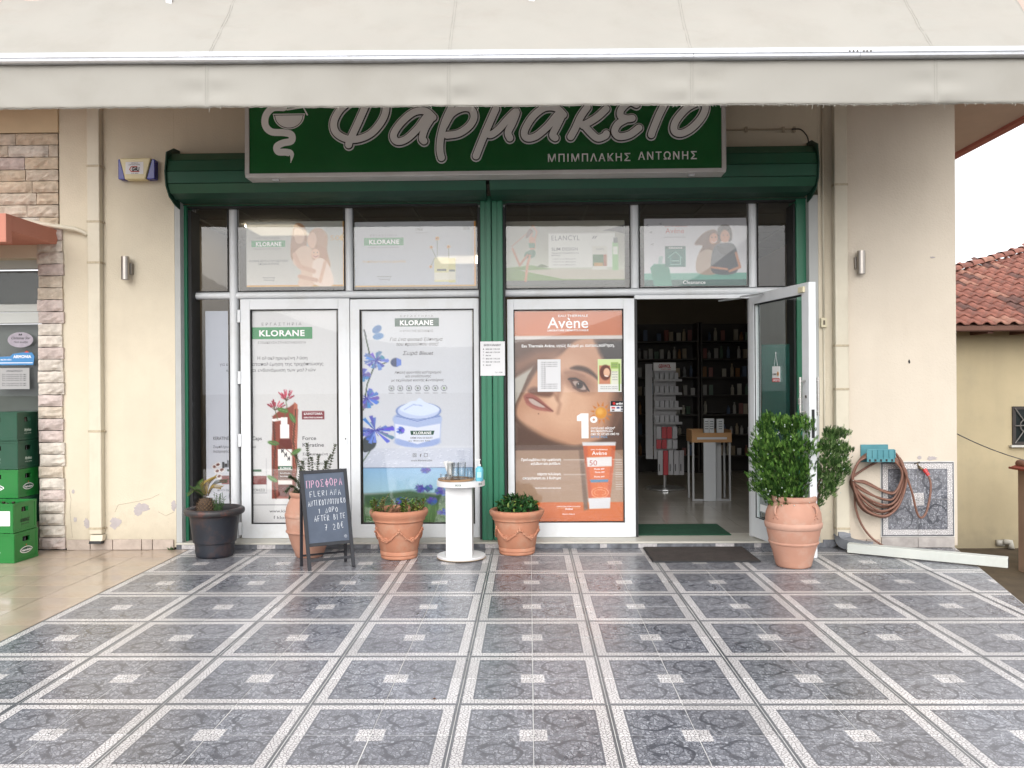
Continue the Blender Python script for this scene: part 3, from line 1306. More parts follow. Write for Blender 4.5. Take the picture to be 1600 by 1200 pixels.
# left bay
for (a_, b_) in ((300.3, 303.5), (749, 751.5), (788.2, 790.6), (1242, 1246)):
    w = MB()
    w.box(X(a_, YF), X(b_, YF), YF, YF + FD, .059, ZTOP)
    part('frame_edge', w, white_al, sf)
for (a_, b_) in ((303.6, 748.8), (790.7, 1241.8)):
    part('transom', rnd_bar(X(a_, YF), X(b_, YF), ZT0, ZT1, False), white_al, sf, smooth=True, auto=40)
for (a_, b_, z0, z1) in ((358, 371, .06, ZTOP), (540, 552, ZT1 + .001, ZTOP), (987, 1000, ZT1 + .001, ZTOP), (1172, 1185, ZT1 + .001, ZTOP)):
    if z0 < .1:
        part('mullion', rnd_bar(X(a_, YF - .004), X(b_, YF - .004), z0, z1, True, YF - .004), white_al, sf, smooth=True, auto=40)
    else:
        part('mullion', rnd_bar(X(a_, YF), X(b_, YF), z0, z1, True), white_al, sf, smooth=True, auto=40)
w = MB()
w.box(X(1172, YF), X(1185, YF), YF, YF + FD, .059, ZT0 - .001)
part('door_jamb', w, white_al, sf, bevel=.003)
w = MB()
w.box(X(303.6, YF), X(357.8, YF), YF + .0, YF + FD, .059, .10)
part('bottom_rail', w, white_al, sf, bevel=.003)
w = MB()
w.box(X(1185.2, YF), X(1241.8, YF), YF + .0, YF + FD, .059, .10)
part('bottom_rail', w, white_al, sf, bevel=.003)
ZU = ZTOP - .002
for (a_, b_) in ((303.6, 357.9), (371.1, 539.9), (552.1, 748.9), (790.7, 986.9), (1000.1, 1171.9), (1185.1, 1241.9)):
    glaze(a_, b_, ZT1 + .001, ZU)
    w = MB()
    for (qa, qb, za, zb) in ((a_, a_ + 1.6, ZT1 + .012, ZU), (b_ - 1.6, b_, ZT1 + .012, ZU), (a_, b_, ZT1 + .001, ZT1 + .0115)):
        w.box(X(qa, YF + .02), X(qb, YF + .02), YF + .024, YF + .034, za, zb)
    part('gasket', w, rubber, sf)
glaze(303.6, 357.9, .101, ZT0 - .001)
glaze(1185.3, 1241.9, .101, ZT0 - .001)


def leaf(px0, px1, gx0, gx1, pyt, pyb, gyt, gyb, label, nm='door'):
    """closed leaf: px outer edges, glass edges, all in photograph pixels on the frame plane"""
    pm = (px0 + px1) / 2
    z0, z1, g0, g1 = Z(pyb, YF, pm), Z(pyt, YF, pm), Z(gyb, YF, pm), Z(gyt, YF, pm)
    z0 = max(z0, .062)
    x0, x1, a0, a1 = X(px0, YF), X(px1, YF), X(gx0, YF), X(gx1, YF)
    w = MB()
    w.box(x0, a0, YF, YF + .06, z0, z1)
    w.box(a1, x1, YF, YF + .06, z0, z1)
    w.box(a0, a1, YF + .0, YF + .06, z0, g0)
    w.box(a0, a1, YF + .0, YF + .06, g1, z1)
    d = part(nm, w, white_al, sf, label=label, bevel=.003)
    w = MB()
    t = .008
    w.box(a0, a0 + t, YF + .012, YF + .05, g0, g1)
    w.box(a1 - t, a1, YF + .012, YF + .05, g0, g1)
    w.box(a0 + t, a1 - t, YF + .012, YF + .05, g0, g0 + t)
    w.box(a0 + t, a1 - t, YF + .012, YF + .05, g1 - t, g1)
    part('gasket', w, rubber, d)
    w = MB()
    w.box(a0 + t, a1 - t, YF + .03, YF + .036, g0 + t, g1 - t)
    part('glass_pane', w, glass, d)
    return d


d1 = leaf(376, 546.6, 391, 529, 467, 843, 483, 819, 'closed white door with hair care poster')
for q in (494, 590, 688, 826):
    w = MB()
    w.box(X(371.5, YF - .01), X(376, YF - .01), YF - .012, YF - .0005, Z(q + 10, YF, 373), Z(q - 10, YF, 373))
    part('hinge', w, white_al, d1, bevel=.002)
w = MB()
w.box(X(537, YF), X(542, YF), YF - .006, YF - .0005, Z(693, YF), Z(668, YF))
part('lock_plate', w, white_al, d1, bevel=.002)
w = MB()
w.prism([(X(539.5, YF) + .005 * math.cos(t), Z(684, YF) + .008 * math.sin(t)) for t in np.linspace(0, 6.28, 9)[:-1]], YF - .008, YF - .0065, 'y')
part('keyhole', w, black_m, d1)
d2 = leaf(547.6, 748.6, 562, 741, 467, 843, 483, 819, 'closed white door with cornflower poster')
d3 = leaf(793, 992, 803, 975, 467, 843, 483, 817, 'fixed white door leaf with orange poster')
w = MB()
w.box(X(992.5, YF), X(996, YF), YF, YF + .05, .06, Z(467, YF, 990))
part('rubber_strip', w, rubber, sf)
w = MB()
w.box(X(992.5, YF), X(1171.8, YF), YF + .0, YF + .06, Z(466.5, YF, 1080), ZT0 - .001)
part('door_head', w, white_al, sf)

# the open door -----------------------------------------------------------------
hx, hy = X(1176, YF), YF - .005
ex, ey = X(1270, -.80), -.80
dv_ = Vector((ex - hx, ey - hy))
DW = dv_.length
ang = math.atan2(dv_.y, dv_.x)
TD = Matrix.Translation((hx, hy, 0)) @ Matrix.Rotation(ang, 4, 'Z')
z0, z1 = .075, 2.205


def DB():
    m_ = MB()
    m_.T = TD
    return m_


w = DB()
sw = .085
w.box(0, sw, -.03, .03, z0, z1)
w.box(DW - sw - .02, DW, -.03, .03, z0, z1)
w.box(sw, DW - sw - .02, -.03, .03, z0, z0 + .17)
w.box(sw, DW - sw - .02, -.03, .03, z1 - .085, z1)
od = part('door', w, white_al, sf, label='white glass door standing open towards the street', bevel=.003)
w = DB()
w.box(sw + .0005, DW - sw - .0205, -.003, .003, z0 + .171, z1 - .0855)
part('glass_pane', w, mat_glass('door_glass', (.93, .96, .95), 1.0), od)
for t_ in (-.0225, .0165):
    w = DB()
    g = .007
    a0, a1, b0, b1 = sw + .0005, DW - sw - .0205, z0 + .1705, z1 - .0855
    w.box(a0, a0 + g, t_, t_ + .006, b0, b1)
    w.box(a1 - g, a1, t_, t_ + .006, b0, b1)
    w.box(a0 + g, a1 - g, t_, t_ + .006, b0, b0 + g)
    w.box(a0 + g, a1 - g, t_, t_ + .006, b1 - g, b1)
    part('gasket', w, rubber, od)
for sd in (-1, 1):
    w = DB()
    w.tube([(DW - .055, sd * .075, 1.17), (DW - .055, sd * .075, 1.47)], .011, 12)
    for zz in (1.20, 1.44):
        w.tube([(DW - .055, sd * .031, zz), (DW - .055, sd * .075, zz)], .008, 8)
    part('pull_handle', w, chrome, od, smooth=True, auto=50)
w = DB()
w.box(DW + .0005, DW + .003, -.012, .012, 1.0, 1.22)
part('lock_strike', w, rubber, od)
for zz in (1.05, 1.10, 1.32):
    w = DB()
    w.tube([(DW - .04, -.0305, zz), (DW - .04, -.037, zz)], .012, 12)
    part('screw_cap', w, chrome, od)
w = DB()
w.box(DW - .13, DW - .05, -.05, -.031, z1 - .075, z1 - .03)
part('closer_block', w, mat('ivory', (.66, .60, .42), .5), od, bevel=.003)
w = MB()
p0 = Vector((X(1125, YF), YF + .02, Z(470, YF, 1125)))
p1 = TD @ Vector((.30, -.045, z1 - .03))
pm_ = Vector((X(1150, YF), -.0, Z(466, 0, 1150)))
w.tube([p0, pm_], .008, 6)
w.tube([pm_ + Vector((0, 0, .012)), p1 + Vector((0, 0, .012))], .009, 6)
w.sphere(pm_ + Vector((0, 0, .006)), .014)
part('closer_arm', w, alu, od)


# ------------------------------------------------------------------ light box sign
SY = -.47
sx0, sx1 = X(383, SY, 220), X(1134, SY, 220)
sz0, sz1 = Z(272.5, SY, 800), Z(272.5, SY, 800) + 1.02
sg = thing('shop_sign', 'long green pharmacy light box sign with outlined script lettering and snake emblem', 'sign', ((sx0 + sx1) / 2, SY, sz0))
w = MB()
fw = .032
w.box(sx0, sx1, SY, SY + .18, sz0, sz0 + fw)
w.box(sx0, sx1, SY, SY + .18, sz1 - fw, sz1)
w.box(sx0, sx0 + fw, SY, SY + .18, sz0 + fw, sz1 - fw)
w.box(sx1 - fw, sx1, SY, SY + .18, sz0 + fw, sz1 - fw)
part('sign_frame', w, mat('sign_aluminium', (.58, .56, .55), .4, metal=.3, var=.08, vscale=6, dirt=(.35, .32, .28), dscale=3, damt=.5), sg, bevel=.004)
w = MB()
w.box(sx0 + fw, sx1 - fw, SY + .012, SY + .16, sz0 + fw, sz1 - fw)
part('sign_face', w, mat('sign_green', (.004, .10, .02), .25, var=.10, vscale=1.2), sg)
w = MB()
for q in (430, 1085):
    w.box(X(q - 5, SY), X(q + 5, SY), SY + .05, SY + .09, sz0 - .018, sz0 - .0005)
part('sign_bracket', w, alu, sg)


def smap(px, py, off=0.):
    return (X(px, SY, 220), SY + .011 - off, Z(py, SY, 760) - (X(px, SY, 220) - X(760, SY, 220)) * 0)


def c4(l): return [(350 + a / 3.556, 130 + b / 3.556) for a, b in l]
def c5(l): return [(750 + a / 2.909, 130 + b / 2.909) for a, b in l]


letters = [
    # phi: ring (open), stem
    [c4([(700, 92), (645, 140), (612, 205), (622, 262), (675, 298), (745, 302), (820, 270), (880, 200), (902, 130), (880, 70), (820, 52)])],
    [c4([(822, 40), (792, 110), (745, 215), (700, 310), (693, 334)])],
    # alpha
    [c4([(1163, 188), (1120, 152), (1055, 158), (985, 215), (943, 280), (962, 318), (1015, 305), (1080, 245), (1130, 180), (1160, 185)])],
    [c4([(1155, 190), (1120, 245), (1102, 300), (1112, 318)])],
    # rho
    [c4([(1262, 140), (1228, 215), (1205, 300), (1200, 370), (1208, 412)])],
    [c4([(1225, 235), (1265, 170), (1325, 138), (1375, 145), (1390, 190), (1362, 240), (1305, 278), (1240, 288)])],
    # mu
    [c4([(1512, 145), (1475, 225), (1430, 330), (1400, 405)])],
    [c5([(25, 222), (48, 236), (85, 212), (128, 165), (166, 132), (150, 180), (128, 225), (136, 252)])],
    # alpha
    [c5([(380, 150), (345, 118), (292, 118), (240, 158), (203, 220), (212, 252), (255, 245), (310, 200), (355, 148), (378, 148)])],
    [c5([(375, 150), (350, 200), (330, 240), (342, 254)])],
    # kappa
    [c5([(488, 118), (458, 160), (432, 215), (412, 250)])],
    [c5([(574, 126), (530, 165), (468, 200)]), ],
    [c5([(470, 195), (505, 235), (535, 258), (568, 248), (574, 238)])],
    # epsilon
    [c5([(712, 108), (680, 98), (642, 130), (640, 160), (668, 172), (692, 170)])],
    [c5([(668, 172), (628, 195), (612, 228), (632, 252), (680, 244), (722, 214)])],
    # iota
    [c5([(842, 102), (812, 160), (785, 225), (778, 246)])],
    # omicron
    [c5([(995, 100), (940, 128), (890, 185), (882, 228), (912, 242), (962, 218), (1008, 168), (1024, 122), (1000, 98), (960, 108)])],
]
wid = 12.5
lay = [('letter_outline', wid + 5.0, .0008, mat('sign_letter_grey', (.80, .80, .79), .4)), ('letter_keyline', wid + 1.6, .0095, mat('sign_black', (.012, .012, .012), .4)),
       ('letter_fill', wid - 1.6, .0182, mat('sign_letter_grey', (.5, .5, .5)))]
for nm, ww, off, m_ in lay:
    w = MB()
    for i, st_ in enumerate(letters):
        for s_ in st_:
            P = smooth_path(s_, 7)
            ribbon(w, P, ww, smap, off + i * .00045)
    part(nm, w, m_, sg)
# snake and cup emblem
w = MB()
P = smooth_path(c4([(330, 118), (270, 120), (232, 160), (228, 215), (262, 252), (330, 258), (372, 270), (372, 305), (325, 316), (292, 335), (300, 364), (345, 368), (374, 380), (368, 425)]), 6)
n = len(P)
ws = [11 * (1 if k < n - 9 else max(.12, (n - 1 - k) / 9)) for k in range(n)]
ribbon(w, P, ws, smap, .001)
P = c4([(270, 152), (450, 152)] + [(360 + 88 * math.cos(t), 158 + 82 * math.sin(t)) for t in np.linspace(.05, math.pi - .05, 16)])
w.add([smap(p[0], p[1], .0012) for p in P], [tuple(range(len(P)))])
ribbon(w, c4([(300, 105), (350, 130), (440, 118), (462, 160)]), 2.4, smap, .0016)
part('snake_emblem', w, MATS['sign_letter_grey'], sg)
w = MB()
P = c4([(277, 160), (444, 160)] + [(360 + 78 * math.cos(t), 163 + 70 * math.sin(t)) for t in np.linspace(.05, math.pi - .05, 16)])
ribbon(w, P + [P[0]], 1.1, smap, .0026)
part('emblem_keyline', w, MATS['sign_black'], sg)
w = MB()
text_px(w, 'ΜΠΙΜΠΛΑΚΗΣ', 856, 985, 253.6, 12.2, smap, bold=.014, dy=.001, space=1.25)
part('owner_lettering', w, MATS['sign_letter_grey'], sg)
w = MB()
text_px(w, 'ΑΝΤΩΝΗΣ', 997, 1089, 252.0, 12.2, smap, bold=.014, dy=.001, space=1.25)
part('owner_lettering', w, MATS['sign_letter_grey'], sg)

# ------------------------------------------------------------------ awning
AY = -1.9
aw = thing('awning', 'wide off-white fabric awning with hanging valance and frayed hem above the pharmacy', 'awning', (-.1, AY, 3.2))
fab = mat('awning_fabric', (.48, .463, .42), .8, var=.035, vscale=1.5, bump=.06, bscale=260, dirt=(.36, .33, .28), dscale=2.6, damt=.28, trans=.26)
ax0, ax1 = X(-78, AY, 90), X(1652, AY, 90)
zr0, zr1 = Z(94, AY, 800), Z(78.5, AY, 800)
zv = Z(164, AY, 800)
seams = [X(q, AY, 125) for q in (-60, 320, 700, 1082, 1465)]


def wr(x, z, k=1.):
    s = 0
    for sx_ in seams:
        d = abs(x - sx_)
        s += .013 * math.exp(-d * d / .03) * math.sin(z * 38 + sx_ * 9) * (1 - math.exp(-d * d / .0008))
    s += .0016 * math.sin(x * 23 + z * 31 + 2 * math.sin(x * 3.1)) * max(0, math.sin(x * 1.7 + 1)) + .0025 * math.sin(x * 11 - z * 17 + 3 * math.sin(x * 1.3))
    return k * s + .006 * math.sin(x * 2.1 + z * 3) + .004 * math.sin(x * 5.7 - z * 7)


def sheet(fn, nu, nv):
    w = MB()
    vs = [fn(i / nu, j / nv) for i in range(nu + 1) for j in range(nv + 1)]
    fs = [(i * (nv + 1) + j, (i + 1) * (nv + 1) + j, (i + 1) * (nv + 1) + j + 1, i * (nv + 1) + j + 1) for i in range(nu) for j in range(nv)]
    w.add(vs, fs)
    return w


def solid(o, t=.002):
    s = o.modifiers.new('thickness', 'SOLIDIFY')
    s.thickness = t
    s.offset = 0


rr_ = random.Random(5)
hem = [rr_.uniform(-.004, .004) for _ in range(401)]


def val(u, v):
    x = ax0 + (ax1 - ax0) * u
    z = zr0 + .01 + (zv - zr0 - .01) * v
    if v == 1: z += hem[int(u * 400)] * .7
    return (x, AY + .03 + wr(x, z) * (.3 + .7 * v), z)


o = part('valance', sheet(val, 400, 12), fab, aw, smooth=True)
solid(o, .0015)
SL = math.tan(R(50))


def top(u, v):
    x = ax0 - .03 * v + (ax1 - ax0 + .06 * v) * u
    y = AY + .045 + .62 * v
    fold = .013 * math.sin(x * 7 + v * 4 + 2 * math.sin(x)) * max(0, v - .12) * 2.4 + .006 * math.sin(x * 3.3 - v * 9) + .004 * math.sin(x * 13 + v * 21)
    z = zr1 - .012 + SL * .62 * v + wr(x, v * .9, .9) * 1.2 - .022 * math.sin(math.pi * v) + fold
    return (x, y, z)


o = part('canopy_fabric', sheet(top, 300, 24), fab, aw, smooth=True)
solid(o, .0015)
# sewn seams
for q in seams[1:]:
    w = MB()
    for dx in (-.008, .008):
        w.tube([(q + dx, AY + .0285 + wr(q + dx, z) * (.3 + .7 * (1 - (z - zv) / (zr0 - zv))) - .001, z) for z in np.linspace(zr0, zv + .003, 12)], .0013, 4)
        P = [Vector(top((q + dx + .0 - ax0) / (ax1 - ax0), v)) + Vector((0, -.002, .0015)) for v in np.linspace(0, 1, 14)]
        w.tube(P, .0014, 4)
    part('seam', w, mat('seam_thread', (.40, .385, .35), .9), aw)
# hem line and frays
w = MB()
P = []
for i in range(0, 401, 2):
    x, y, z = val(i / 400, 1)
    P.append((x, y - .003, z + .007 + hem[i] * .3))
w.tube(P, .0011, 4)
part('hem_stitch', w, mat('dirty_thread', (.16, .14, .11), .9), aw)
w = MB()
for i in range(120):
    u = rr_.random() if i % 6 == 0 else rr_.uniform(.66, 1)
    x, y, z = val(int(u * 400) / 400, 1)
    l = rr_.uniform(.003, .011) if i % 9 else rr_.uniform(.012, .028)
    w.tube([(x, y - .002, z + .004), (x + rr_.uniform(-.006, .006), y - .003, z - l * .6), (x + rr_.uniform(-.008, .008), y, z - l)], .0011, 3)
o = part('frayed_threads', w, mat('frayed_thread', (.62, .60, .54), .9), aw)
o['kind'] = 'stuff'
aw.rotation_euler = (0, .008, 0)
# front rail
w = MB()
c_ = (zr0 + zr1) / 2
hh = (zr1 - zr0) / 2
w.prism([(AY + .035, zr0), (AY - .01, zr0), (AY - .02, zr0 + .008), (AY - .022, c_ - .012), (AY - .016, c_ - .006), (AY - .022, c_), (AY - .022, zr1 - .012), (AY - .014, zr1), (AY + .035, zr1)], ax0, X(1082, AY, 80) - .001, 'x')
w.prism([(AY + .035, zr0), (AY - .01, zr0), (AY - .02, zr0 + .008), (AY - .022, c_ - .012), (AY - .016, c_ - .006), (AY - .022, c_), (AY - .022, zr1 - .012), (AY - .014, zr1), (AY + .035, zr1)], X(1342, AY, 80) + .001, ax1, 'x')
w.prism([(AY + .035, zr0), (AY - .01, zr0), (AY - .02, zr0 + .008), (AY - .022, c_ - .012), (AY - .016, c_ - .006), (AY - .022, c_), (AY - .022, zr1 - .012), (AY - .014, zr1), (AY + .035, zr1)], X(1082, AY, 80) + .001, X(1342, AY, 80) - .0012, 'x')
part('front_rail', w, mat('awning_rail', (.66, .68, .72), .35, metal=.55, var=.05, vscale=5, dirt=(.4, .38, .34), dscale=8, damt=.4), aw)
w = MB()
for q in (1325, 1331, 1337, 1347, 1352, 1358):
    w.tube([(X(q, AY, 80), AY - .0235, c_ + .004), (X(q, AY, 80), AY - .0205, c_ + .004)], .0065, 8)
part('rivet', w, mat('dark_rivet', (.06, .055, .05), .6), aw)
# folding arms and roller tube under the balcony
w = MB()
w.tube([(ax0, -1.25, 4.36), (ax1, -1.25, 4.36)], .045, 12)
part('roller_tube', w, alu, aw)
for q in (-2.6, 0., 2.5):
    w = MB()
    w.box(q, q + .04, AY + .036, -1.32, zr0 + .02, zr0 + .06)
    w.box(q, q + .04, -1.36, -1.3, zr0 + .02, 4.2)
    part('awning_arm', w, alu, aw)

# ------------------------------------------------------------------ prints behind the glass
PY = YF + .040
G = 1.1
upm = print_m
p = Paint(385, 346, 539.5, 448, base=(192, 192, 186), res=.9)
p.grad(385, 346, 539, 448, (176, 178, 172), (202, 200, 194))
p.rect(536, 346, 541, 448, (214, 160, 60)).rect(385, 445.5, 541, 448, (205, 160, 72))
sk, hair = (214, 184, 160), (176, 136, 100)
# three embracing figures: long hair, profiles, arms
p.poly([(458, 358), (464, 349), (474, 352), (480, 366), (479, 385), (470, 404), (458, 408), (454, 392)], hair, smooth=True, soft=2)
p.poly([(461, 358), (472, 360), (476, 372), (470, 381), (461, 376)], sk, smooth=True, soft=1.5)
p.poly([(481, 372), (490, 358), (503, 358), (512, 370), (511, 392), (516, 415), (510, 425), (498, 405), (486, 392)], (190, 150, 112), smooth=True, soft=2)
p.poly([(481, 370), (490, 363), (495, 375), (490, 388), (482, 383)], (222, 188, 162), smooth=True, soft=1.3)
p.poly([(462, 392), (478, 384), (492, 396), (498, 420), (490, 446), (466, 446), (470, 424), (458, 410)], (216, 190, 168), smooth=True, soft=2)
p.poly([(488, 392), (498, 384), (508, 390), (512, 402), (500, 410), (488, 404)], (186, 142, 104), smooth=True, soft=1.5)
p.ell(493, 397, 6.5, 8, (224, 190, 164), soft=1.4)
p.line([(490, 400), (493, 402), (497, 400)], 1.2, (170, 90, 80))
p.ell(490.5, 395, .8, .8, (70, 50, 40)).ell(496, 395, .8, .8, (70, 50, 40))
p.poly([(490, 408), (504, 404), (516, 420), (520, 446), (494, 446), (488, 430)], (228, 210, 196), smooth=True, soft=1.5)
p.line([(460, 398), (468, 416), (490, 424)], 7, (206, 172, 146), soft=2).line([(508, 410), (500, 440)], 5, (212, 178, 152), soft=2)
p.line([(468, 432), (494, 438)], 6, (200, 164, 138), soft=2)
p.ell(535, 372, 4, 5, (210, 170, 60), a=.8)
p.grain(1.5)
p.c = 255 * (np.clip(p.c, 0, 255) / 255) ** 1.35 * 1.06
a1, f = p.build('window_poster', PY, print_m, None, 'poster of an embracing mother and children in the upper left window', 'poster', gain=G * .85)
w = MB()
w.box(*[f(393, 384)[0], f(446, 384)[0]], PY - .0012, PY - .0009, f(0, 385.5)[2], f(0, 375.5)[2])
part('logo_bar', w, inkgreen, a1)
w = MB()
text_px(w, 'KLORANE', 400, 440, 384.2, 6.6, f, bold=.03, dy=.0018, space=1.1)
part('white_lettering', w, inkwhite, a1)
w = MB()
text_px(w, 'ΕΡΓΑΣΤΗΡΙΑ', 401, 437, 373, 3, f, bold=0, dy=.0012, space=1.5)
text_px(w, 'ΕΞΕΙΔΙΚΕΥΣΗ ΣΤΗ ΒΟΤΑΝΟΛΟΓΙΑ', 397, 440, 389.6, 1.8, f, bold=0, dy=.0012)
text_px(w, 'KLORANE, ΚΟΝΤΑ ΣΤΗΝ ΟΙΚΟΓΕΝΕΙΑ', 390, 450, 409, 3.4, f, bold=.01, dy=.0012)
text_px(w, 'ΕΔΩ ΚΑΙ 50 ΧΡΟΝΙΑ', 404, 436, 413.5, 3.2, f, bold=.01, dy=.0012)
text_px(w, 'www.klorane.gr', 410, 430, 434.5, 2.4, f, bold=.01, dy=.0012)
text_px(w, 'f klorane.gr', 412, 429, 438.3, 2.4, f, bold=.01, dy=.0012)
part('dark_lettering', w, inkgrey, a1)
w = MB()
text_px(w, '50', 516, 531, 376, 8, f, bold=0, dy=.0012)
part('golden_number', w, mat('gold_print', (.45, .28, .08), .6), a1)

p = Paint(554.5, 346, 743.5, 448, base=(190, 194, 204), res=.9)
p.grad(554, 346, 744, 448, (190, 193, 197), (182, 186, 193))
p.rect(740.5, 346, 744, 448, (214, 160, 70)).rect(554, 445.8, 744, 448, (205, 160, 72))
p.rect(678.5, 403, 701, 440.5, (208, 204, 160)).rect(678.5, 426, 701, 438, (214, 212, 198)).rect(700.5, 404, 711.5, 442, (200, 196, 140)).rect(700.5, 424, 711.5, 438, (208, 206, 190))
p.rect(683, 420.5, 697.5, 423.5, (50, 70, 60)).rect(701.5, 421.5, 711, 424.5, (50, 70, 60))
for (x_, y_, r_, xb) in ((683.5, 373, 3.1, 684), (701, 386, 2.6, 701), (674, 386.5, 2.2, 682), (673, 417, 2.2, 679)):
    p.line([(x_, y_), (xb, 404)], .7, (110, 120, 90))
    p.ell(x_, y_, r_, r_, (206, 160, 50)).ell(x_, y_, r_ * .4, r_ * .4, (150, 100, 30))
p.grain(1.2)
p.c = 255 * (np.clip(p.c, 0, 255) / 255) ** 1.35 * 1.06
a2, f = p.build('window_poster', PY, print_m, None, 'pale blue poster with yellow daisies above the cornflower door', 'poster', gain=G * .85)
w = MB()
w.box(f(569, 384)[0], f(631, 384)[0], PY - .0012, PY - .0009, f(0, 383)[2], f(0, 371)[2])
part('logo_bar', w, inkgreen, a2)
w = MB()
text_px(w, 'KLORANE', 577, 624, 380.8, 7, f, bold=.03, dy=.0018, space=1.1)
part('white_lettering', w, inkwhite, a2)
w = MB()
text_px(w, 'ΕΡΓΑΣΤΗΡΙΑ', 579, 621, 368.6, 3, f, bold=0, dy=.0012, space=1.5)
text_px(w, 'ΕΞΕΙΔΙΚΕΥΣΗ ΣΤΗ ΒΟΤΑΝΟΛΟΓΙΑ', 576, 624, 387, 1.8, f, bold=0, dy=.0012)
text_px(w, '1966', 650, 661, 360.6, 4.4, f, bold=.01, dy=.0012)
text_px(w, '2016', 724, 734, 360, 4.4, f, bold=.01, dy=.0012)
text_px(w, '50 χρόνια', 650, 668, 364.5, 1.8, f, bold=0, dy=.0012)
text_px(w, 'www.klorane.gr', 589, 612, 432.6, 2.6, f, bold=.01, dy=.0012)
text_px(w, 'f klorane.gr', 592, 610, 437, 2.6, f, bold=.01, dy=.0012)
part('dark_lettering', w, inkgrey, a2)
w = MB()
text_px(w, 'Η απόλαυση γίνεται φροντίδα', 567, 634, 410, 4, f, bold=0, dy=.0012)
part('golden_lettering', w, mat('gold_print'  , (.45, .28, .08), .6), a2)

p = Paint(790.7, 345, 976, 447, base=(178, 182, 170), res=.9)
p.grad(790, 345, 976, 430, (150, 148, 138), (196, 200, 186))
p.poly([(790, 418), (830, 414), (860, 420), (905, 434), (976, 434), (976, 447), (790, 447)], (120, 150, 78), smooth=False, soft=2)
p.poly([(812, 422), (880, 420), (976, 422), (976, 437), (880, 436)], (190, 186, 172), soft=1)
p.poly([(942, 361), (976, 352), (976, 366), (960, 362)], (60, 62, 60))
p.rect(790, 438, 976, 447, (84, 88, 82))
p.poly([(838, 417), (846, 412), (858, 417)], (100, 120, 70))
sk = (190, 140, 106)
p.line([(833, 352), (839, 362), (836, 374)], 2.2, sk).line([(833, 352), (826, 362), (800, 384)], 1.6, (170, 130, 100))
p.ell(829, 364, 3.6, 4.2, (196, 150, 118)).poly([(825, 360), (829, 357), (833, 360), (831, 364), (822, 372)], (110, 70, 40), smooth=True)
p.poly([(827, 370), (836, 372), (836, 388), (829, 390)], (192, 144, 110), smooth=True)
p.poly([(826, 379), (836, 379), (836, 387), (827, 387)], (60, 130, 100))
p.poly([(822, 393), (835, 390), (835, 401), (820, 402)], (50, 120, 90), smooth=True)
p.line([(828, 399), (824, 414), (821, 438)], 4, sk).line([(824, 398), (812, 414), (801, 388)], 3.6, (180, 132, 100))
p.rect(857, 364, 961, 418, (212, 213, 208)).rect(857, 364, 961, 365, (180, 180, 176))
p.rect(925.5, 385, 949, 422, (206, 206, 198)).rect(926.5, 398, 943, 416, (60, 120, 60)).rect(928, 411, 942, 416, (190, 150, 60)).rect(943, 398, 948, 416, (170, 110, 70))
p.rect(957, 379, 966, 423, (150, 190, 140)).rect(959, 372, 965, 380, (90, 100, 96)).rect(958, 386, 965, 398, (214, 218, 208))
p.grain(1.5)
p.c = 255 * (np.clip(p.c, 0, 255) / 255) ** 1.35 * 1.06
a3, f = p.build('window_poster', PY, print_m, None, 'poster of a stretching woman in green beside a white product panel', 'poster', gain=G * .85)
w = MB()
text_px(w, 'ELANCYL', 862, 906, 375.5, 8, f, bold=0, dy=.0012, space=1.1)
text_px(w, 'SLIM DESIGN', 862, 903, 391.5, 5, f, bold=.005, dy=.0012)
text_px(w, 'ΤΩΡΑ ΚΑΙ ΠΑΧΥΝΣΗ ΔΕΡΜΑΤΟΣ ΤΗΣ', 862, 905, 396.6, 2.2, f, bold=.01, dy=.0012)
text_px(w, 'ΚΟΙΛΙΑΣ', 862, 876, 400, 2.2, f, bold=.01, dy=.0012)
for q in (405.5, 410, 414.6): text_px(w, '• Λείανση της επιδερμίδας', 863, 900, q, 2, f, bold=0, dy=.0012)
text_px(w, 'ELANCYL', 932, 944, 391, 2.6, f, bold=0, dy=.0012)
w.add([f(925, 373.5, .0012), f(928, 369, .0012), f(930, 369, .0012), f(927, 373.5, .0012)], [(0, 1, 2, 3)])
w.add([f(928.5, 373.5, .0012), f(931.5, 369, .0012), f(933.5, 369, .0012), f(930.5, 373.5, .0012)], [(0, 1, 2, 3)])
part('dark_lettering', w, inkgrey, a3)

p = Paint(1006.5, 341, 1166.5, 446.5, base=(206, 206, 210), res=.9)
p.grad(1006, 341, 1166, 428, (190, 190, 194), (212, 212, 214))
p.rect(1006, 426.5, 1167, 447, (110, 170, 155)).rect(1006, 437, 1167, 447, (34, 108, 100))
p.poly([(1016, 418), (1022, 412), (1042, 412), (1046, 420), (1050, 447), (1022, 447)], (70, 150, 130), soft=1).poly([(1030, 400), (1036, 400), (1034, 413), (1028, 412)], (170, 190, 186))
p.rect(1039, 384, 1071, 417, (50, 126, 116)).rect(1039, 384, 1071, 389, (42, 104, 96))
p.line([(1044, 402), (1056, 393), (1066, 403)], .8, (170, 205, 200)).line([(1048, 402), (1048, 413), (1063, 413), (1063, 402)], .8, (170, 205, 200)).line([(1050, 407), (1061, 407)], 1, (170, 205, 200))
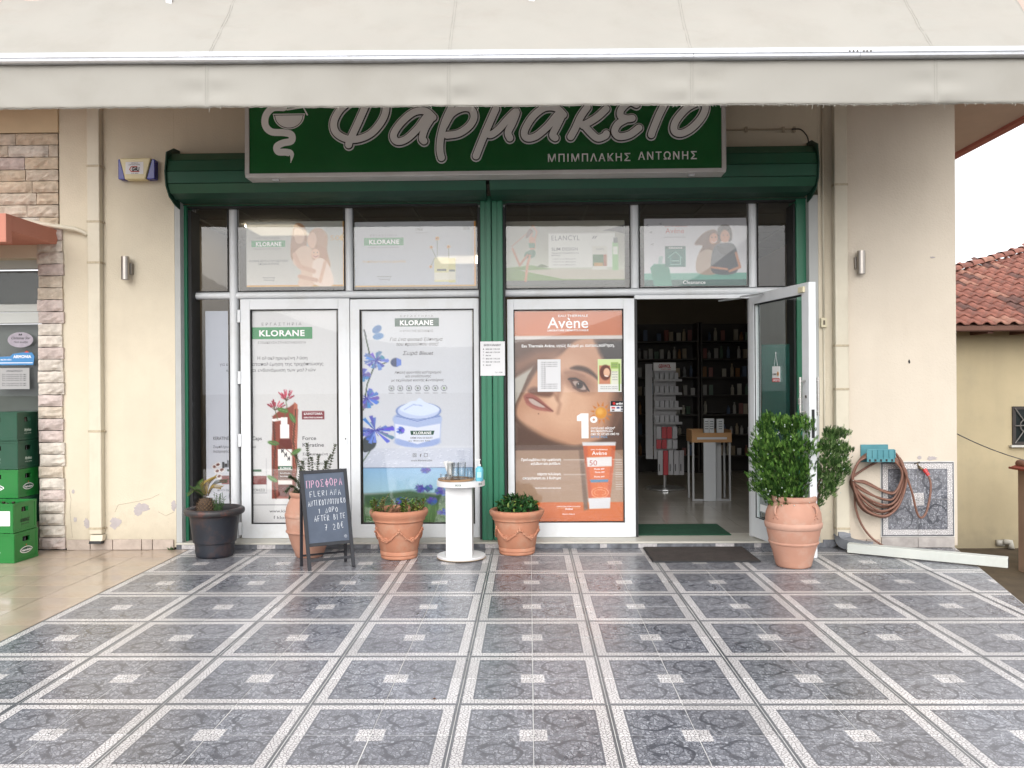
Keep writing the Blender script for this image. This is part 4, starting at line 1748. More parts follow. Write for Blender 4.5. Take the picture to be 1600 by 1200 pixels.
# couple
p.poly([(1092, 372), (1104, 362), (1118, 360), (1126, 372), (1120, 392), (1106, 400), (1092, 398), (1098, 384), (1086, 382)], (120, 82, 54), smooth=True, soft=2)
p.ell(1115, 373, 6.5, 9, (206, 160, 132), soft=1.5, rot=15)
p.line([(1112, 378), (1117, 379.5), (1120, 377)], 1.2, (225, 210, 205)).ell(1112.5, 371, .9, .8, (60, 40, 30)).ell(1118.5, 371, .9, .8, (60, 40, 30))
p.poly([(1090, 400), (1104, 390), (1116, 396), (1122, 426.5), (1090, 426.5)], (178, 160, 144), smooth=True, soft=1.5)
p.poly([(1122, 358), (1130, 352), (1140, 354), (1144, 366), (1141, 378), (1124, 376)], (66, 46, 34), smooth=True, soft=1.5)
p.ell(1133, 370, 7.5, 10.5, (200, 152, 122), soft=1.4)
p.line([(1128, 378), (1133, 380), (1138, 378)], 1.4, (226, 212, 206)).ell(1130, 368, .9, .8, (50, 36, 28)).ell(1137, 368, .9, .8, (50, 36, 28))
p.poly([(1118, 384), (1130, 380), (1146, 382), (1152, 398), (1150, 426.5), (1114, 426.5), (1112, 400)], (92, 98, 104), smooth=True, soft=1.5)
p.poly([(1120, 384), (1132, 388), (1146, 382), (1144, 396), (1128, 398)], (70, 74, 80), smooth=True, soft=1.5)
p.line([(1150, 396), (1156, 418), (1140, 424)], 4, (196, 150, 124), soft=1.5).line([(1112, 418), (1136, 421)], 3.4, (200, 156, 130), soft=1.5)
p.grain(1.2)
p.c = 255 * (np.clip(p.c, 0, 255) / 255) ** 1.35 * 1.06
a4, f = p.build('window_poster', PY, print_m, None, 'poster of a smiling young couple above the open door', 'poster', gain=G * .85)
w = MB()
text_px(w, 'Avène', 1040, 1069, 364, 8, f, bold=.0, dy=.0012)
text_px(w, 'EAU THERMALE', 1039, 1074, 354.5, 2, f, bold=0, dy=.0012)
part('red_lettering', w, mat('red_print', (.40, .06, .04), .6), a4)
w = MB()
text_px(w, 'LABORATOIRE DERMATOLOGIQUE', 1037, 1071, 371, 1.8, f, bold=0, dy=.0012)
for (q, r_) in ((1008, 350), (1014, 361), (1016, 380), (1029, 348)): ribbon(w, [(q + 5, r_), (q + 1, r_ + 1.2), (q + 5, r_ + 2.4)], .8, f, .0012)
part('dark_lettering', w, inkgrey, a4)
w = MB()
text_px(w, 'Cleanance', 1067, 1102, 443.6, 5.6, f, bold=0, dy=.0012)
text_px(w, 'Cleanance', 1045, 1066, 388, 2.4, f, bold=.02, dy=.0012)
part('white_lettering', w, inkwhite, a4)

# hair care poster on door 1 (with its continuation in the narrow side light)
p = Paint(393, 485, 526.5, 817.5, base=(196, 198, 204), res=.8)
p.grad(393, 485, 527, 818, (194, 195, 196), (203, 203, 203))
p.rect(393, 788.4, 527, 789.4, (110, 112, 118))
p.rect(472, 642.5, 507, 655.5, (122, 52, 60))
p.poly([(426, 650), (438, 640), (452, 636), (460, 630), (466, 640), (464, 700), (462, 760), (458, 779), (424, 779), (424, 700)], (128, 62, 48), soft=1)
p.poly([(460, 628), (465, 632), (464, 690), (461, 740), (456, 690)], (168, 96, 76), soft=1)
p.line([(427, 655), (430, 700), (426, 740), (430, 778)], 2.6, (88, 52, 40)).line([(462, 640), (458, 690), (463, 730), (460, 775)], 2.6, (92, 60, 44))
for k in range(30):
    y_ = 650 + k * 4.3
    p.line([(425 + (k % 3), y_), (431, y_ + 5)], .8, (60, 34, 28), a=.6).line([(456, y_), (462 - (k % 2), y_ + 5)], .8, (60, 34, 28), a=.6)
p.poly([(435, 690), (440, 682), (452, 682), (456, 692), (456, 776), (434, 776)], (96, 38, 30), soft=1)
p.rect(434, 702, 456, 736, (226, 224, 220)).rect(434, 728.5, 456, 733.5, (30, 90, 60)).rect(434, 734, 456, 750, (96, 72, 64)).rect(434, 750, 456, 757, (214, 206, 200)).rect(434, 757, 456, 775, (84, 34, 28))
p.rect(438, 663, 452, 685, (232, 230, 228)).rect(439, 652, 449, 664, (226, 224, 222)).line([(427, 656), (441, 655)], 4, (228, 226, 224))
r_ = random.Random(3)
for k in range(26):
    a_ = r_.uniform(-2.7, -.4)
    L_ = r_.uniform(10, 18)
    bx, by = (448, 626) if k < 14 else (430, 641)
    ex_, ey_ = bx + L_ * math.cos(a_), by + L_ * math.sin(a_)
    p.line([(bx, by), (ex_, ey_)], .8, (90, 70, 60)).line([(bx + .55 * (ex_ - bx), by + .55 * (ey_ - by)), (ex_, ey_)], 2.0, r_.choice(((160, 44, 70), (190, 80, 100), (130, 30, 50))))
p.line([(447, 626), (449, 640), (444, 652)], 1.2, (80, 100, 60)).line([(430, 641), (434, 655)], 1.2, (80, 100, 60))
for (x_, y_, rt) in ((427, 692, 10), (442, 641, 15), (457, 653, 60), (462, 706, -30), (425, 748, 30)):
    p.ell(x_, y_, 9, 3.6, (74, 112, 58), rot=rt, soft=1.2)
    p.line([(x_ - 7 * math.cos(R(rt)), y_ - 7 * math.sin(R(rt))), (x_ + 7 * math.cos(R(rt)), y_ + 7 * math.sin(R(rt)))], .6, (120, 150, 90))
p.line([(425, 690), (445, 700), (470, 722)], 1, (100, 60, 50))
p.rect(393, 743, 416, 757, (112, 50, 50)).rect(393, 733, 408, 736.5, (60, 96, 72))
p.line([(393, 770), (416, 770), (416, 716)], .6, (150, 150, 155))
p.grain(1.3)
a5, f = p.build('door_poster', PY + .001, print_m, None, 'tall grey poster with red flowers and pump bottle in bark on the left door', 'poster', gain=G)
w = MB()
w.box(f(393.4, 0)[0], f(489, 0)[0], PY - .0003, PY + .0000, f(0, 529.5)[2], f(0, 511)[2])
part('logo_bar', w, inkgreen, a5)
w = MB()
text_px(w, 'KLORANE', 406, 477, 524.8, 9.4, f, bold=.03, dy=.0018, space=1.1)
text_px(w, 'ΚΑΙΝΟΤΟΜΙΑ', 475, 504, 648.2, 3.3, f, bold=.02, dy=.0012)
text_px(w, 'KERATINE KLORANE', 475, 504, 653.6, 2.3, f, bold=.02, dy=.0012)
text_px(w, 'KLORANE', 437, 454, 732.8, 3, f, bold=.02, dy=.0012)
for q in (740, 745): text_px(w, 'Force Keratine', 437, 453, q, 2, f, bold=0, dy=.0012)
part('white_lettering', w, inkwhite, a5)
w = MB()
text_px(w, 'ΕΡΓΑΣΤΗΡΙΑ', 410, 472, 508.3, 4.4, f, bold=0, dy=.0012, space=1.7)
text_px(w, 'ΕΞΕΙΔΙΚΕΥΣΗ ΣΤΗ ΒΟΤΑΝΟΛΟΓΙΑ', 404, 479, 536.8, 3.6, f, bold=0, dy=.0012)
text_px(w, 'Η ολοκληρωμένη λύση', 403, 481, 561.6, 5, f, dy=.0012)
text_px(w, 'αταπολέμηση της τριχόπτωσης', 394.5, 506, 571, 5, f, dy=.0012)
text_px(w, 'αι ενδυνάμωση των μαλλιών', 394.5, 494, 580.4, 5, f, dy=.0012)
text_px(w, 'Force', 472.5, 494, 687.5, 6, f, bold=.015, dy=.0012)
text_px(w, 'Keratine', 472.5, 506, 698, 6, f, bold=.015, dy=.0012)
text_px(w, 'Συμπυκνωμένη', 472.5, 512, 711.5, 4, f, dy=.0012)
text_px(w, 'αγωγή', 472.5, 488, 718.5, 4, f, dy=.0012)
text_px(w, 'κατά της πτώσης', 472.5, 514, 726, 4, f, dy=.0012)
text_px(w, 'Caps', 393.6, 409, 687.4, 6, f, bold=.015, dy=.0012)
text_px(w, 'μα', 393.6, 400, 699.5, 4, f, dy=.0012)
text_px(w, 'ΤΟΝ ΕΣΩ', 394, 413, 767.5, 4, f, dy=.0012)
text_px(w, 'www.klorane.gr', 420, 470, 800.5, 4.6, f, dy=.0012)
text_px(w, 'klorane.gr', 432, 470, 810.6, 4.6, f, dy=.0012)
for k, q in enumerate((708, 714, 720)): text_px(w, 'M', 439 + k * 5, 443 + k * 5, q, 8, f, dy=.0014)
part('dark_lettering', w, inkgrey, a5)
w = MB()
text_px(w, 'f', 426.5, 429, 810.6, 5, f, bold=.03, dy=.0012)
part('letter_f', w, inkgrey, a5)

p = Paint(322, 486, 357.5, 852 - 12, base=(176, 180, 190), res=.8)
p.grad(322, 486, 358, 840, (170, 176, 188), (188, 190, 198))
p.rect(322, 788.4, 358, 789.4, (110, 112, 118))
for (x_, y_) in ((335, 729), (339, 736), (342, 744), (345, 751), (340, 726), (346, 734)):
    p.ell(x_, y_, 4.6, 3.6, (214, 210, 208), rot=-20).ell(x_, y_, 3, 2.2, (96, 50, 44), rot=-20)
p.rect(347, 722, 350, 732, (40, 40, 44)).rect(351, 724, 354, 730, (40, 40, 44)).rect(355, 719, 357, 730, (40, 40, 44)).rect(346, 743, 358, 757, (112, 50, 50)).rect(354, 733, 358, 736.5, (40, 60, 48))
a6, f = p.build('door_poster', PY, print_m, None, 'narrow grey poster strip with capsules in the side light left of the doors', 'poster', gain=G * .8)
w = MB()
text_px(w, 'KERATINE', 333, 357.3, 687.4, 5.4, f, bold=.015, dy=.0012)
text_px(w, 'Συμπλήρω', 333, 357.3, 700, 4, f, bold=.01, dy=.0012)
text_px(w, 'διατροφής', 333, 357.3, 707, 4, f, bold=.01, dy=.0012)
text_px(w, 'για κ', 344, 357, 571.5, 4.6, f, dy=.0012)
text_px(w, 'κ', 354.5, 357.2, 580.5, 4, f, dy=.0012)
text_px(w, 'ΔΡΑΣΗ ΕΚ', 339, 357.3, 767.5, 3.4, f, dy=.0012)
part('dark_lettering', w, inkgrey, a6)

# cornflower poster
p = Paint(567, 485, 738.5, 816, base=(196, 200, 214), res=.8)
p.grad(567, 485, 739, 730, (196, 199, 204), (200, 204, 213))
r_ = random.Random(9)
p.grad(567, 700, 739, 731, (186, 192, 208), (176, 184, 204), a=.6)
for k in range(120):
    x_, y_ = r_.uniform(568, 738), r_.uniform(702, 730)
    p.ell(x_, y_, r_.uniform(1, 2.4), r_.uniform(.6, 1.3), (214, 218, 228), a=.8).ell(x_ + .6, y_ + .7, 1.2, .5, (140, 150, 176), a=.6)
p.grad(567, 731, 739, 770, (132, 172, 206), (156, 192, 208))
p.rect(567, 729.8, 739, 731.2, (90, 110, 140))
p.poly([(567, 772), (600, 770), (640, 766), (680, 772), (739, 768), (739, 817), (567, 817)], (62, 92, 66), soft=6)
p.poly([(567, 790), (739, 786), (739, 817), (567, 817)], (92, 128, 76), soft=10, a=.8)
for k in range(60):
    x_ = r_.uniform(567, 739)
    p.line([(x_, 817), (x_ + r_.uniform(-5, 5), r_.uniform(775, 800))], .7, (120, 156, 98), a=.5)


def cornflower(x_, y_, R_, sq=.6, seed=0, col=(84, 104, 178)):
    q = random.Random(seed)
    for k in range(22):
        a_ = q.uniform(0, 6.28)
        l = R_ * q.uniform(.6, 1.05)
        ex_, ey_ = x_ + l * math.cos(a_), y_ + l * sq * math.sin(a_)
        cc = tuple(min(255, max(0, c_ + q.randint(-24, 34))) for c_ in col)
        p.poly([(x_, y_), (ex_ - 3 * math.sin(a_), ey_ + 3 * math.cos(a_)), (ex_ + 2, ey_), (ex_ + 3 * math.sin(a_), ey_ - 3 * math.cos(a_))], cc, soft=1)
    for k in range(14):
        a_ = q.uniform(0, 6.28)
        p.line([(x_, y_), (x_ + R_ * .4 * math.cos(a_), y_ + R_ * .4 * sq * math.sin(a_))], .9, (60, 60, 150))


p.line([(568, 640), (574, 600), (584, 575), (578, 552), (571, 520)], 2.2, (58, 78, 62))
p.line([(583, 574), (604, 566)], 1.8, (62, 82, 66)).line([(567, 720), (578, 704), (583, 696)], 1.6, (70, 96, 66))
p.ell(590, 514, 8, 5.5, (52, 104, 160), rot=-35, soft=1).ell(592, 525, 8.5, 5, (60, 116, 170), rot=-12, soft=1).line([(570, 515), (573, 527)], 2.4, (30, 50, 60))
p.poly([(567, 686), (580, 680), (588, 688), (584, 700), (568, 706)], (58, 66, 72), smooth=True, soft=1.5)
for (x_, y_, R_, sq) in ((588, 562, 20, .8), (574, 622, 18, .85), (586, 672, 31, .75), (568, 586, 12, .9)):
    cornflower(x_, y_, R_, sq, int(x_ + y_))
p.ell(619, 566, 8, 7, (54, 66, 104), soft=1.5).poly([(620, 559), (628, 562), (628, 570), (620, 573)], (90, 120, 200))
for (x_, y_, R_) in ((661, 763, 14), (672, 783, 11), (690, 768, 13), (627, 783, 11), (664, 735, 8), (690, 800, 9), (590, 793, 8)):
    if R_ > 8.5: p.line([(x_, y_), (x_ + 4, 817)], 1.2, (80, 116, 70))
    cornflower(x_, y_, R_, .55, int(x_ * y_), (66, 80, 146))
# jar
p.ell(652, 655, 38, 15, (150, 168, 210), soft=1.5)
p.poly([(615, 652), (617, 688), (632, 698), (652, 700), (675, 697), (688, 688), (690, 652)], (166, 182, 218), soft=1.5)
p.ell(652, 690, 36, 9, (150, 168, 212), soft=1.5)
p.poly([(617, 662), (652, 668), (688, 662), (687, 684), (652, 694), (618, 684)], (214, 220, 236), soft=1.2)
p.ell(654, 642, 34, 13, (186, 200, 230), soft=1.2).ell(654, 642, 34, 13, (120, 140, 190), ring=1.2)
p.poly([(625, 640), (640, 628), (650, 626), (656, 622), (664, 628), (680, 634), (686, 642), (656, 650)], (208, 220, 240), smooth=True, soft=1.5)
p.line([(632, 640), (646, 632), (660, 634)], 1.5, (160, 178, 220)).line([(620, 650), (652, 658), (688, 650)], 1.2, (110, 130, 186))
cornflower(625, 672, 6, .9, 4, (80, 100, 190))
for k in range(7):
    p.ell(612 + k * 13.7, 606.5, 4.2, 4.2, (70, 72, 80), ring=.8)
    p.ell(612 + k * 13.7, 606.5, 1.8, 1.8, (90, 100, 90) if k < 6 else (90, 120, 60), a=.8)
    p.rect(608 + k * 13.7, 613.2, 616 + k * 13.7, 614.2, (120, 122, 130))
p.grain(1.2)
a7, f = p.build('door_poster', PY + .001, print_m, None, 'tall blue poster with cornflowers and open cream jar on the middle door', 'poster', gain=G * .9)
w = MB()
w.box(f(618, 0)[0], f(687, 0)[0], PY - .0003, PY, f(0, 510)[2], f(0, 497)[2])
text_px(w, 'klorane', 641, 679, 679, 0.01, f)
part('logo_bar', w, inkdgreen, a7)
w = MB()
q = [f(641, 673, .0010), f(679, 673, .0010), f(677, 679.5, .0010), f(642, 679.5, .0010)]
w.add(q, [(0, 1, 2, 3)])
part('logo_bar', w, inkdgreen, a7)
w = MB()
text_px(w, 'KLORANE', 626, 678, 507.8, 7.6, f, bold=.035, dy=.0018, space=1.1)
text_px(w, 'KLORANE', 646, 674, 678.4, 4.2, f, bold=.03, dy=.0018, space=1.1)
part('white_lettering', w, inkwhite, a7)
w = MB()
text_px(w, 'ΕΡΓΑΣΤΗΡΙΑ', 627, 678, 495, 2.6, f, bold=0, dy=.0012, space=1.8)
text_px(w, 'Η ΨΥΧΗ ΤΗΣ ΒΟΤΑΝΙΚΗΣ', 626, 678, 518.8, 3.6, f, bold=0, dy=.0012)
text_px(w, 'Για ένα φυσικό ξύπνημα', 610, 693, 532.5, 5.2, f, bold=.015, shear=.25, dy=.0012)
text_px(w, 'του προσώπου σας!', 620, 686, 539.8, 5.2, f, bold=.015, shear=.25, dy=.0012)
text_px(w, 'Σειρά Bleuet', 630, 678, 554.5, 6, f, bold=.015, shear=.25, dy=.0012)
text_px(w, 'Απαλή φροντίδα καθαρισμού', 617, 690, 583.5, 4, f, shear=.2, dy=.0012)
text_px(w, 'και ενυδάτωσης', 634, 674, 589.5, 4, f, shear=.2, dy=.0012)
text_px(w, 'με εκχύλισμα κυανής Κενταύριας', 612, 694, 595.6, 4, f, shear=.2, dy=.0012)
text_px(w, 'CRÈME D\'EAU DE BLEUET', 641, 676, 685.5, 2.8, f, dy=.0012)
text_px(w, 'au Bleuet bio', 638, 672, 689.6, 2.2, f, dy=.0012)
text_px(w, 'www.klorane.com', 642, 675, 720.8, 3.2, f, bold=.015, shear=.2, dy=.0012)
text_px(w, 'f', 655.5, 658.5, 714, 5, f, bold=.03, dy=.0012)
for bx in (645, 662.5):
    ribbon(w, [(bx, 708.8), (bx + 5, 708.8), (bx + 5, 713.8), (bx, 713.8)], 1.0, f, .0012, closed=True)
ribbon(w, [(647.5 + 1.3 * math.cos(t), 711.3 + 1.3 * math.sin(t)) for t in np.linspace(0, 6.28, 9)[:-1]], .7, f, .0012, closed=True)
part('dark_lettering', w, inkgrey, a7)

# orange poster
c8 = lambda l: [(780 + a_ / 2.857, 460 + b_ / 2.857) for a_, b_ in l]
p = Paint(804, 484.5, 973.5, 815, base=(176, 138, 112), res=.85)
SKN = (196, 148, 118)
p.rect(804, 530, 974, 703, (104, 76, 60))
# pale gaps round the arm
p.poly(c8([(66, 380), (100, 330), (165, 305), (130, 360), (100, 430), (66, 500)]), (186, 180, 168), soft=2)
p.poly(c8([(66, 560), (92, 590), (112, 625), (90, 650), (66, 665)]), (176, 166, 152), soft=2)
# raised arm and hair
p.poly(c8([(66, 215), (200, 205), (370, 205), (350, 270), (250, 315), (160, 318), (66, 372)]), (96, 66, 50), soft=5)
p.poly(c8([(66, 300), (170, 252), (300, 232), (250, 290), (150, 312), (66, 360)]), (138, 98, 76), smooth=False, soft=14)
# face
p.poly(c8([(118, 425), (180, 330), (270, 275), (350, 205), (450, 205), (520, 300), (548, 420), (540, 560), (470, 640), (330, 675), (200, 640), (96, 565), (78, 510)]), SKN, smooth=True, soft=5)
p.ell(780 + 300 / 2.857, 460 + 500 / 2.857, 44, 40, (222, 178, 148), a=.9, soft=30)
p.ell(780 + 300 / 2.857, 460 + 330 / 2.857, 30, 18, (212, 168, 140), a=.8, soft=18)
p.ell(780 + 262 / 2.857, 460 + 455 / 2.857, 15, 20, (232, 192, 164), a=.75, soft=16)
p.ell(780 + 150 / 2.857, 460 + 560 / 2.857, 20, 14, (214, 170, 142), a=.7, soft=14, rot=30)
p.poly(c8([(66, 560), (200, 640), (340, 690), (520, 640), (562, 600), (562, 700), (66, 700)]), (88, 60, 46), soft=14)
p.poly(c8([(430, 205), (562, 205), (562, 480), (530, 430), (490, 330), (450, 260)]), (40, 28, 24), soft=9)
p.poly(c8([(515, 430), (562, 430), (562, 640), (470, 650)]), (84, 58, 46), soft=18, a=.8)
# eye socket, nose side and cheek shade
p.ell(780 + 355 / 2.857, 460 + 392 / 2.857, 24, 13, (136, 94, 74), a=.75, rot=28, soft=12)
p.poly(c8([(235, 330), (275, 360), (282, 420), (262, 470), (250, 420), (235, 370)]), (146, 102, 80), smooth=True, soft=9, a=.7)
p.poly(c8([(130, 425), (160, 412), (200, 425), (245, 436), (225, 458), (170, 452), (138, 444)]), (104, 68, 54), smooth=True, soft=5, a=.85)
p.line(c8([(250, 448), (272, 490), (262, 530)]), 2, (140, 96, 76), soft=7, a=.7)
# lips, tilted down to the right
p.poly(c8([(110, 452), (128, 440), (150, 444), (178, 462), (212, 492), (243, 522), (205, 520), (160, 512), (126, 492), (114, 470)]), (158, 94, 84), smooth=True, soft=2.5)
p.poly(c8([(132, 466), (152, 466), (180, 484), (206, 504), (176, 500), (146, 486)]), (196, 176, 166), smooth=True, soft=1.6)
p.line(c8([(122, 460), (150, 462), (186, 484), (240, 521)]), .9, (92, 46, 42), soft=1.4)
p.line(c8([(126, 488), (160, 506), (206, 518)]), 1.6, (184, 116, 102), soft=3)
p.ell(780 + 176 / 2.857, 460 + 532 / 2.857, 1.0, 1.0, (84, 50, 40))
# eye and brow
p.poly(c8([(312, 374), (342, 374), (376, 392), (398, 426), (374, 434), (338, 418), (322, 396)]), (86, 54, 42), smooth=True, soft=3)
p.poly(c8([(330, 390), (352, 388), (376, 404), (388, 424), (368, 426), (344, 412)]), (178, 156, 144), smooth=True, soft=1.6)
p.ell(780 + 360 / 2.857, 460 + 406 / 2.857, 5.4, 5.2, (44, 28, 22), soft=1.6).ell(780 + 355 / 2.857, 460 + 399 / 2.857, .9, .9, (214, 210, 206))
p.line(c8([(310, 378), (342, 374), (380, 396), (402, 432)]), 1.8, (30, 20, 18), soft=1.2)
p.line(c8([(330, 416), (360, 434), (392, 434)]), 1, (96, 62, 50), soft=2)
p.poly(c8([(318, 330), (350, 318), (395, 328), (430, 356), (452, 392), (420, 366), (380, 346), (345, 338)]), (66, 44, 34), smooth=True, soft=4, a=.9)
p.line(c8([(296, 350), (330, 346), (380, 366)]), 2, (140, 98, 78), soft=6, a=.7)
# bands
p.rect(800, 480, 976, 524.6, (198, 98, 26)).rect(800, 524.6, 976, 530, (214, 206, 202))
p.grad(804, 703, 974, 784.5, (158, 128, 106), (168, 138, 114)).rect(804, 703, 974, 703.8, (110, 84, 66))
p.rect(800, 784.5, 976, 816, (204, 98, 22))
# sun
sxc, syc = 780 + 455 / 2.857, 460 + 530 / 2.857
for k in range(12):
    a_ = k * math.pi / 6 + .2
    p.poly([(sxc + 11 * math.cos(a_ - .17), syc + 11 * math.sin(a_ - .17)), (sxc + 18 * math.cos(a_), syc + 18 * math.sin(a_)), (sxc + 11 * math.cos(a_ + .17), syc + 11 * math.sin(a_ + .17))], (206, 120, 40), soft=1)
p.ell(sxc, syc, 9, 9, (222, 150, 50), soft=1.2).ell(sxc - 2, syc - 2, 5, 5, (236, 178, 80), soft=4)
# tube and its shade
p.poly(c8([(355, 695), (375, 695), (395, 960), (376, 965)]), (110, 84, 66), soft=3)
p.poly(c8([(374, 675), (518, 675), (508, 780), (492, 915), (398, 915), (388, 780)]), (214, 102, 34), soft=1)
p.poly(c8([(374, 675), (392, 675), (412, 915), (398, 915)]), (180, 72, 30), soft=3, a=.7).poly(c8([(500, 675), (518, 675), (492, 915), (480, 915)]), (186, 78, 34), soft=3, a=.7)
p.poly(c8([(370, 660), (520, 660), (518, 676), (372, 676)]), (222, 220, 222), soft=1)
p.poly(c8([(396, 910), (494, 908), (492, 956), (400, 958)]), (216, 216, 220), soft=1)
p.poly(c8([(390, 728), (502, 726), (500, 768), (392, 770)]), (228, 224, 222), soft=1)
p.poly(c8([(404, 828), (486, 826), (484, 838), (406, 840)]), (70, 130, 170), soft=1)
p.ell(780 + 448 / 2.857, 460 + 885 / 2.857, 13, 8, (236, 160, 120), ring=.8).ell(780 + 448 / 2.857, 460 + 885 / 2.857, 9, 4.5, (236, 160, 120), ring=.6)
for k in range(13): p.rect(961, 718.5 + k * 3.8, 971.5, 719.6 + k * 3.8, (206, 196, 186), a=.8)
p.rect(880.5, 718.2, 913, 719.2, (226, 222, 218)).rect(880.5, 740.8, 914, 741.8, (226, 222, 218)).rect(956, 718.2, 971, 719, (220, 214, 208)).rect(956, 740.8, 971, 741.6, (220, 214, 208))
p.rect(869, 793.8, 883, 794.5, (236, 200, 170)).rect(892, 793.8, 906, 794.5, (236, 200, 170))
p.grain(1.5)
a8, f = p.build('door_poster', PY + .001, print_m, None, 'tall orange sunscreen poster with a close-up of a face beside the open door', 'poster', gain=G * .8)
w = MB()
text_px(w, 'Avène', 856.5, 920, 512.5, 17.5, f, bold=.008, dy=.0012)
text_px(w, 'EAU THERMALE', 873.5, 920, 495.3, 3.8, f, bold=.005, dy=.0012)
text_px(w, 'LABORATOIRE DERMATOLOGIQUE', 856.5, 920.5, 517.5, 2.8, f, bold=.02, dy=.0012)
text_px(w, 'Eau Thermale Avène, υγιές δέρμα με αυτοπεποίθηση.', 816, 961, 542.2, 4.6, f, bold=.02, dy=.0012)
text_px(w, 'o', 922, 933.5, 660, 13.5, f, bold=.05, dy=.0012)
text_px(w, 'αντηλιακό φίλτρο*', 923, 961, 671, 3.8, f, bold=.02, dy=.0012)
text_px(w, 'που προστατεύει', 923, 957, 675.4, 3.8, f, bold=.02, dy=.0012)
text_px(w, 'από τις UV και από το', 923, 967, 680, 3.8, f, bold=.02, dy=.0012)
text_px(w, 'Προλαμβάνει την εμφάνιση', 814, 876, 719.8, 4, f, bold=.015, dy=.0012)
text_px(w, 'κηλίδων και ρυτίδων.', 829, 876, 726, 4, f, bold=.015, dy=.0012)
text_px(w, 'αόρατο τελείωμα,', 839, 876, 742.2, 4, f, bold=.015, dy=.0012)
text_px(w, 'απορρόφηση σε 3 δεύτερα', 816, 876, 748.6, 4, f, bold=.015, dy=.0012)
text_px(w, 'Υψηλή και πολύ υψηλή προστασία', 835, 876, 763.4, 2.2, f, bold=.01, dy=.0012)
text_px(w, 'Avène', 924.5, 948, 711, 6, f, bold=.005, dy=.0012)
text_px(w, 'EAU THERMALE', 923, 949, 703.6, 1.8, f, dy=.0012)
text_px(w, 'Avène', 882, 894, 796.6, 3.4, f, dy=.0012)
text_px(w, 'LABORATOIRE DERMATOLOGIQUE', 869, 906, 792, 1.5, f, dy=.0012)
text_px(w, 'Pierre Fabre', 878, 897, 804, 1.8, f, dy=.0012)
for q in (734, 739, 746): text_px(w, 'Fluide SPF', 930 - (q % 3), 944, q, 2.2, f, dy=.0012)
w.add([f(901.5, 650, .0012), f(908, 646, .0012), f(919.5, 646, .0012), f(919.5, 685, .0012), f(908.5, 685, .0012), f(908.5, 658, .0012), f(901.5, 658, .0012)], [tuple(range(7))])
part('white_lettering', w, inkwhite, a8)
w = MB()
text_px(w, '50', 920.5, 932.5, 727.5, 8.6, f, bold=0, dy=.0012)
part('spf_number', w, mat('red_print', (.4, .06, .04), .6), a8)
w = MB()
text_px(w, 'ΜΠΛΕ ΦΩΣ', 923, 949, 684.4, 3.4, f, bold=.02, dy=.0012)
part('blue_lettering', w, mat('blue_print', (.10, .30, .50), .6), a8)

# teal poster in the right side light, panels seen through the door
p = Paint(1190, 538, 1241, 690, base=(24, 82, 74), res=.5)
p.grad(1190, 538, 1241, 690, (28, 90, 80), (18, 60, 56))
p.build('side_light_poster', PY, paper_m, None, 'plain dark teal panel behind the right side light, beside the open door', 'poster', gain=.9)

# papers stuck outside on the orange poster
def paper(x0, y0, x1, y1, Y, label, cat='notice', nm='paper_notice', paintf=None, res=1.2, base=(226, 226, 228), gain=.9):
    p = Paint(x0, y0, x1, y1, res=res, base=base)
    if paintf: paintf(p)
    o, f = p.build(nm, Y, paper_m, None, label, cat, gain=gain)
    return o, f


PG = YF + .0345
o, f = paper(840, 561.5, 876, 612, PG, 'white printed sheet taped over the cheek on the orange poster')
w = MB()
for k, y_ in enumerate(np.arange(567, 609, 3.1)):
    text_px(w, 'ΑΒΓΔΕΖ ΗΘΙΚΛ ΜΝΞΟ' if k < 3 or k > 10 else 'ΑΒΓΔΕ', 845, 871 if k < 3 or k > 10 else 853, y_, 1.6, f, dy=.0006)
part('lettering', w, inkgrey, o)


def pf(p):
    p.rect(934, 561, 971, 612, (206, 222, 160)).rect(936, 571, 953.5, 601, (196, 130, 100)).ell(946, 582, 9, 12, (96, 48, 34), soft=2).ell(948, 582, 5, 7, (226, 180, 150), soft=1)
    p.rect(934, 600, 971, 612, (226, 226, 222)).rect(954.5, 566, 966, 576, (150, 180, 90)).rect(955, 580, 966, 600, (222, 222, 206)).rect(966.5, 568, 969, 611, (110, 150, 60))
    p.line([(945, 587), (950, 588)], 1, (250, 240, 240))


o, f = paper(934, 561, 971, 612.5, PG, 'green flyer with a smiling brunette taped at the right of the orange poster', 'flyer', 'flyer', pf)
w = MB()
for y_ in (570, 573, 582, 586, 590, 594, 605, 608): text_px(w, 'ΠΡΟΣΦΟΡΑ ΜΗΝΑ', 956 if y_ < 600 else 938, 965, y_, 1.5, f, dy=.0006)
part('lettering', w, inkgrey, o)


def pf(p):
    p.rect(954, 626.5, 976, 634, (16, 14, 20)).ell(959.5, 630.3, 2.2, 2.2, (200, 40, 40)).rect(955.5, 636, 961, 638.4, (190, 40, 40)).rect(963.5, 636, 968, 638.4, (40, 60, 120)).rect(970, 635.5, 974, 638.6, (60, 60, 70)).rect(956, 640, 960, 642, (70, 60, 60)).rect(970, 640, 974, 642, (80, 80, 90))


o, f = paper(953.5, 626.5, 976, 643, PG, 'small black and white card payment sticker at the edge of the orange poster', 'sticker', 'payment_sticker', pf, res=2)
w = MB()
text_px(w, 'cardlink', 962.5, 974, 632, 3.2, f, bold=.03, dy=.0006)
part('white_lettering', w, inkwhite, o)
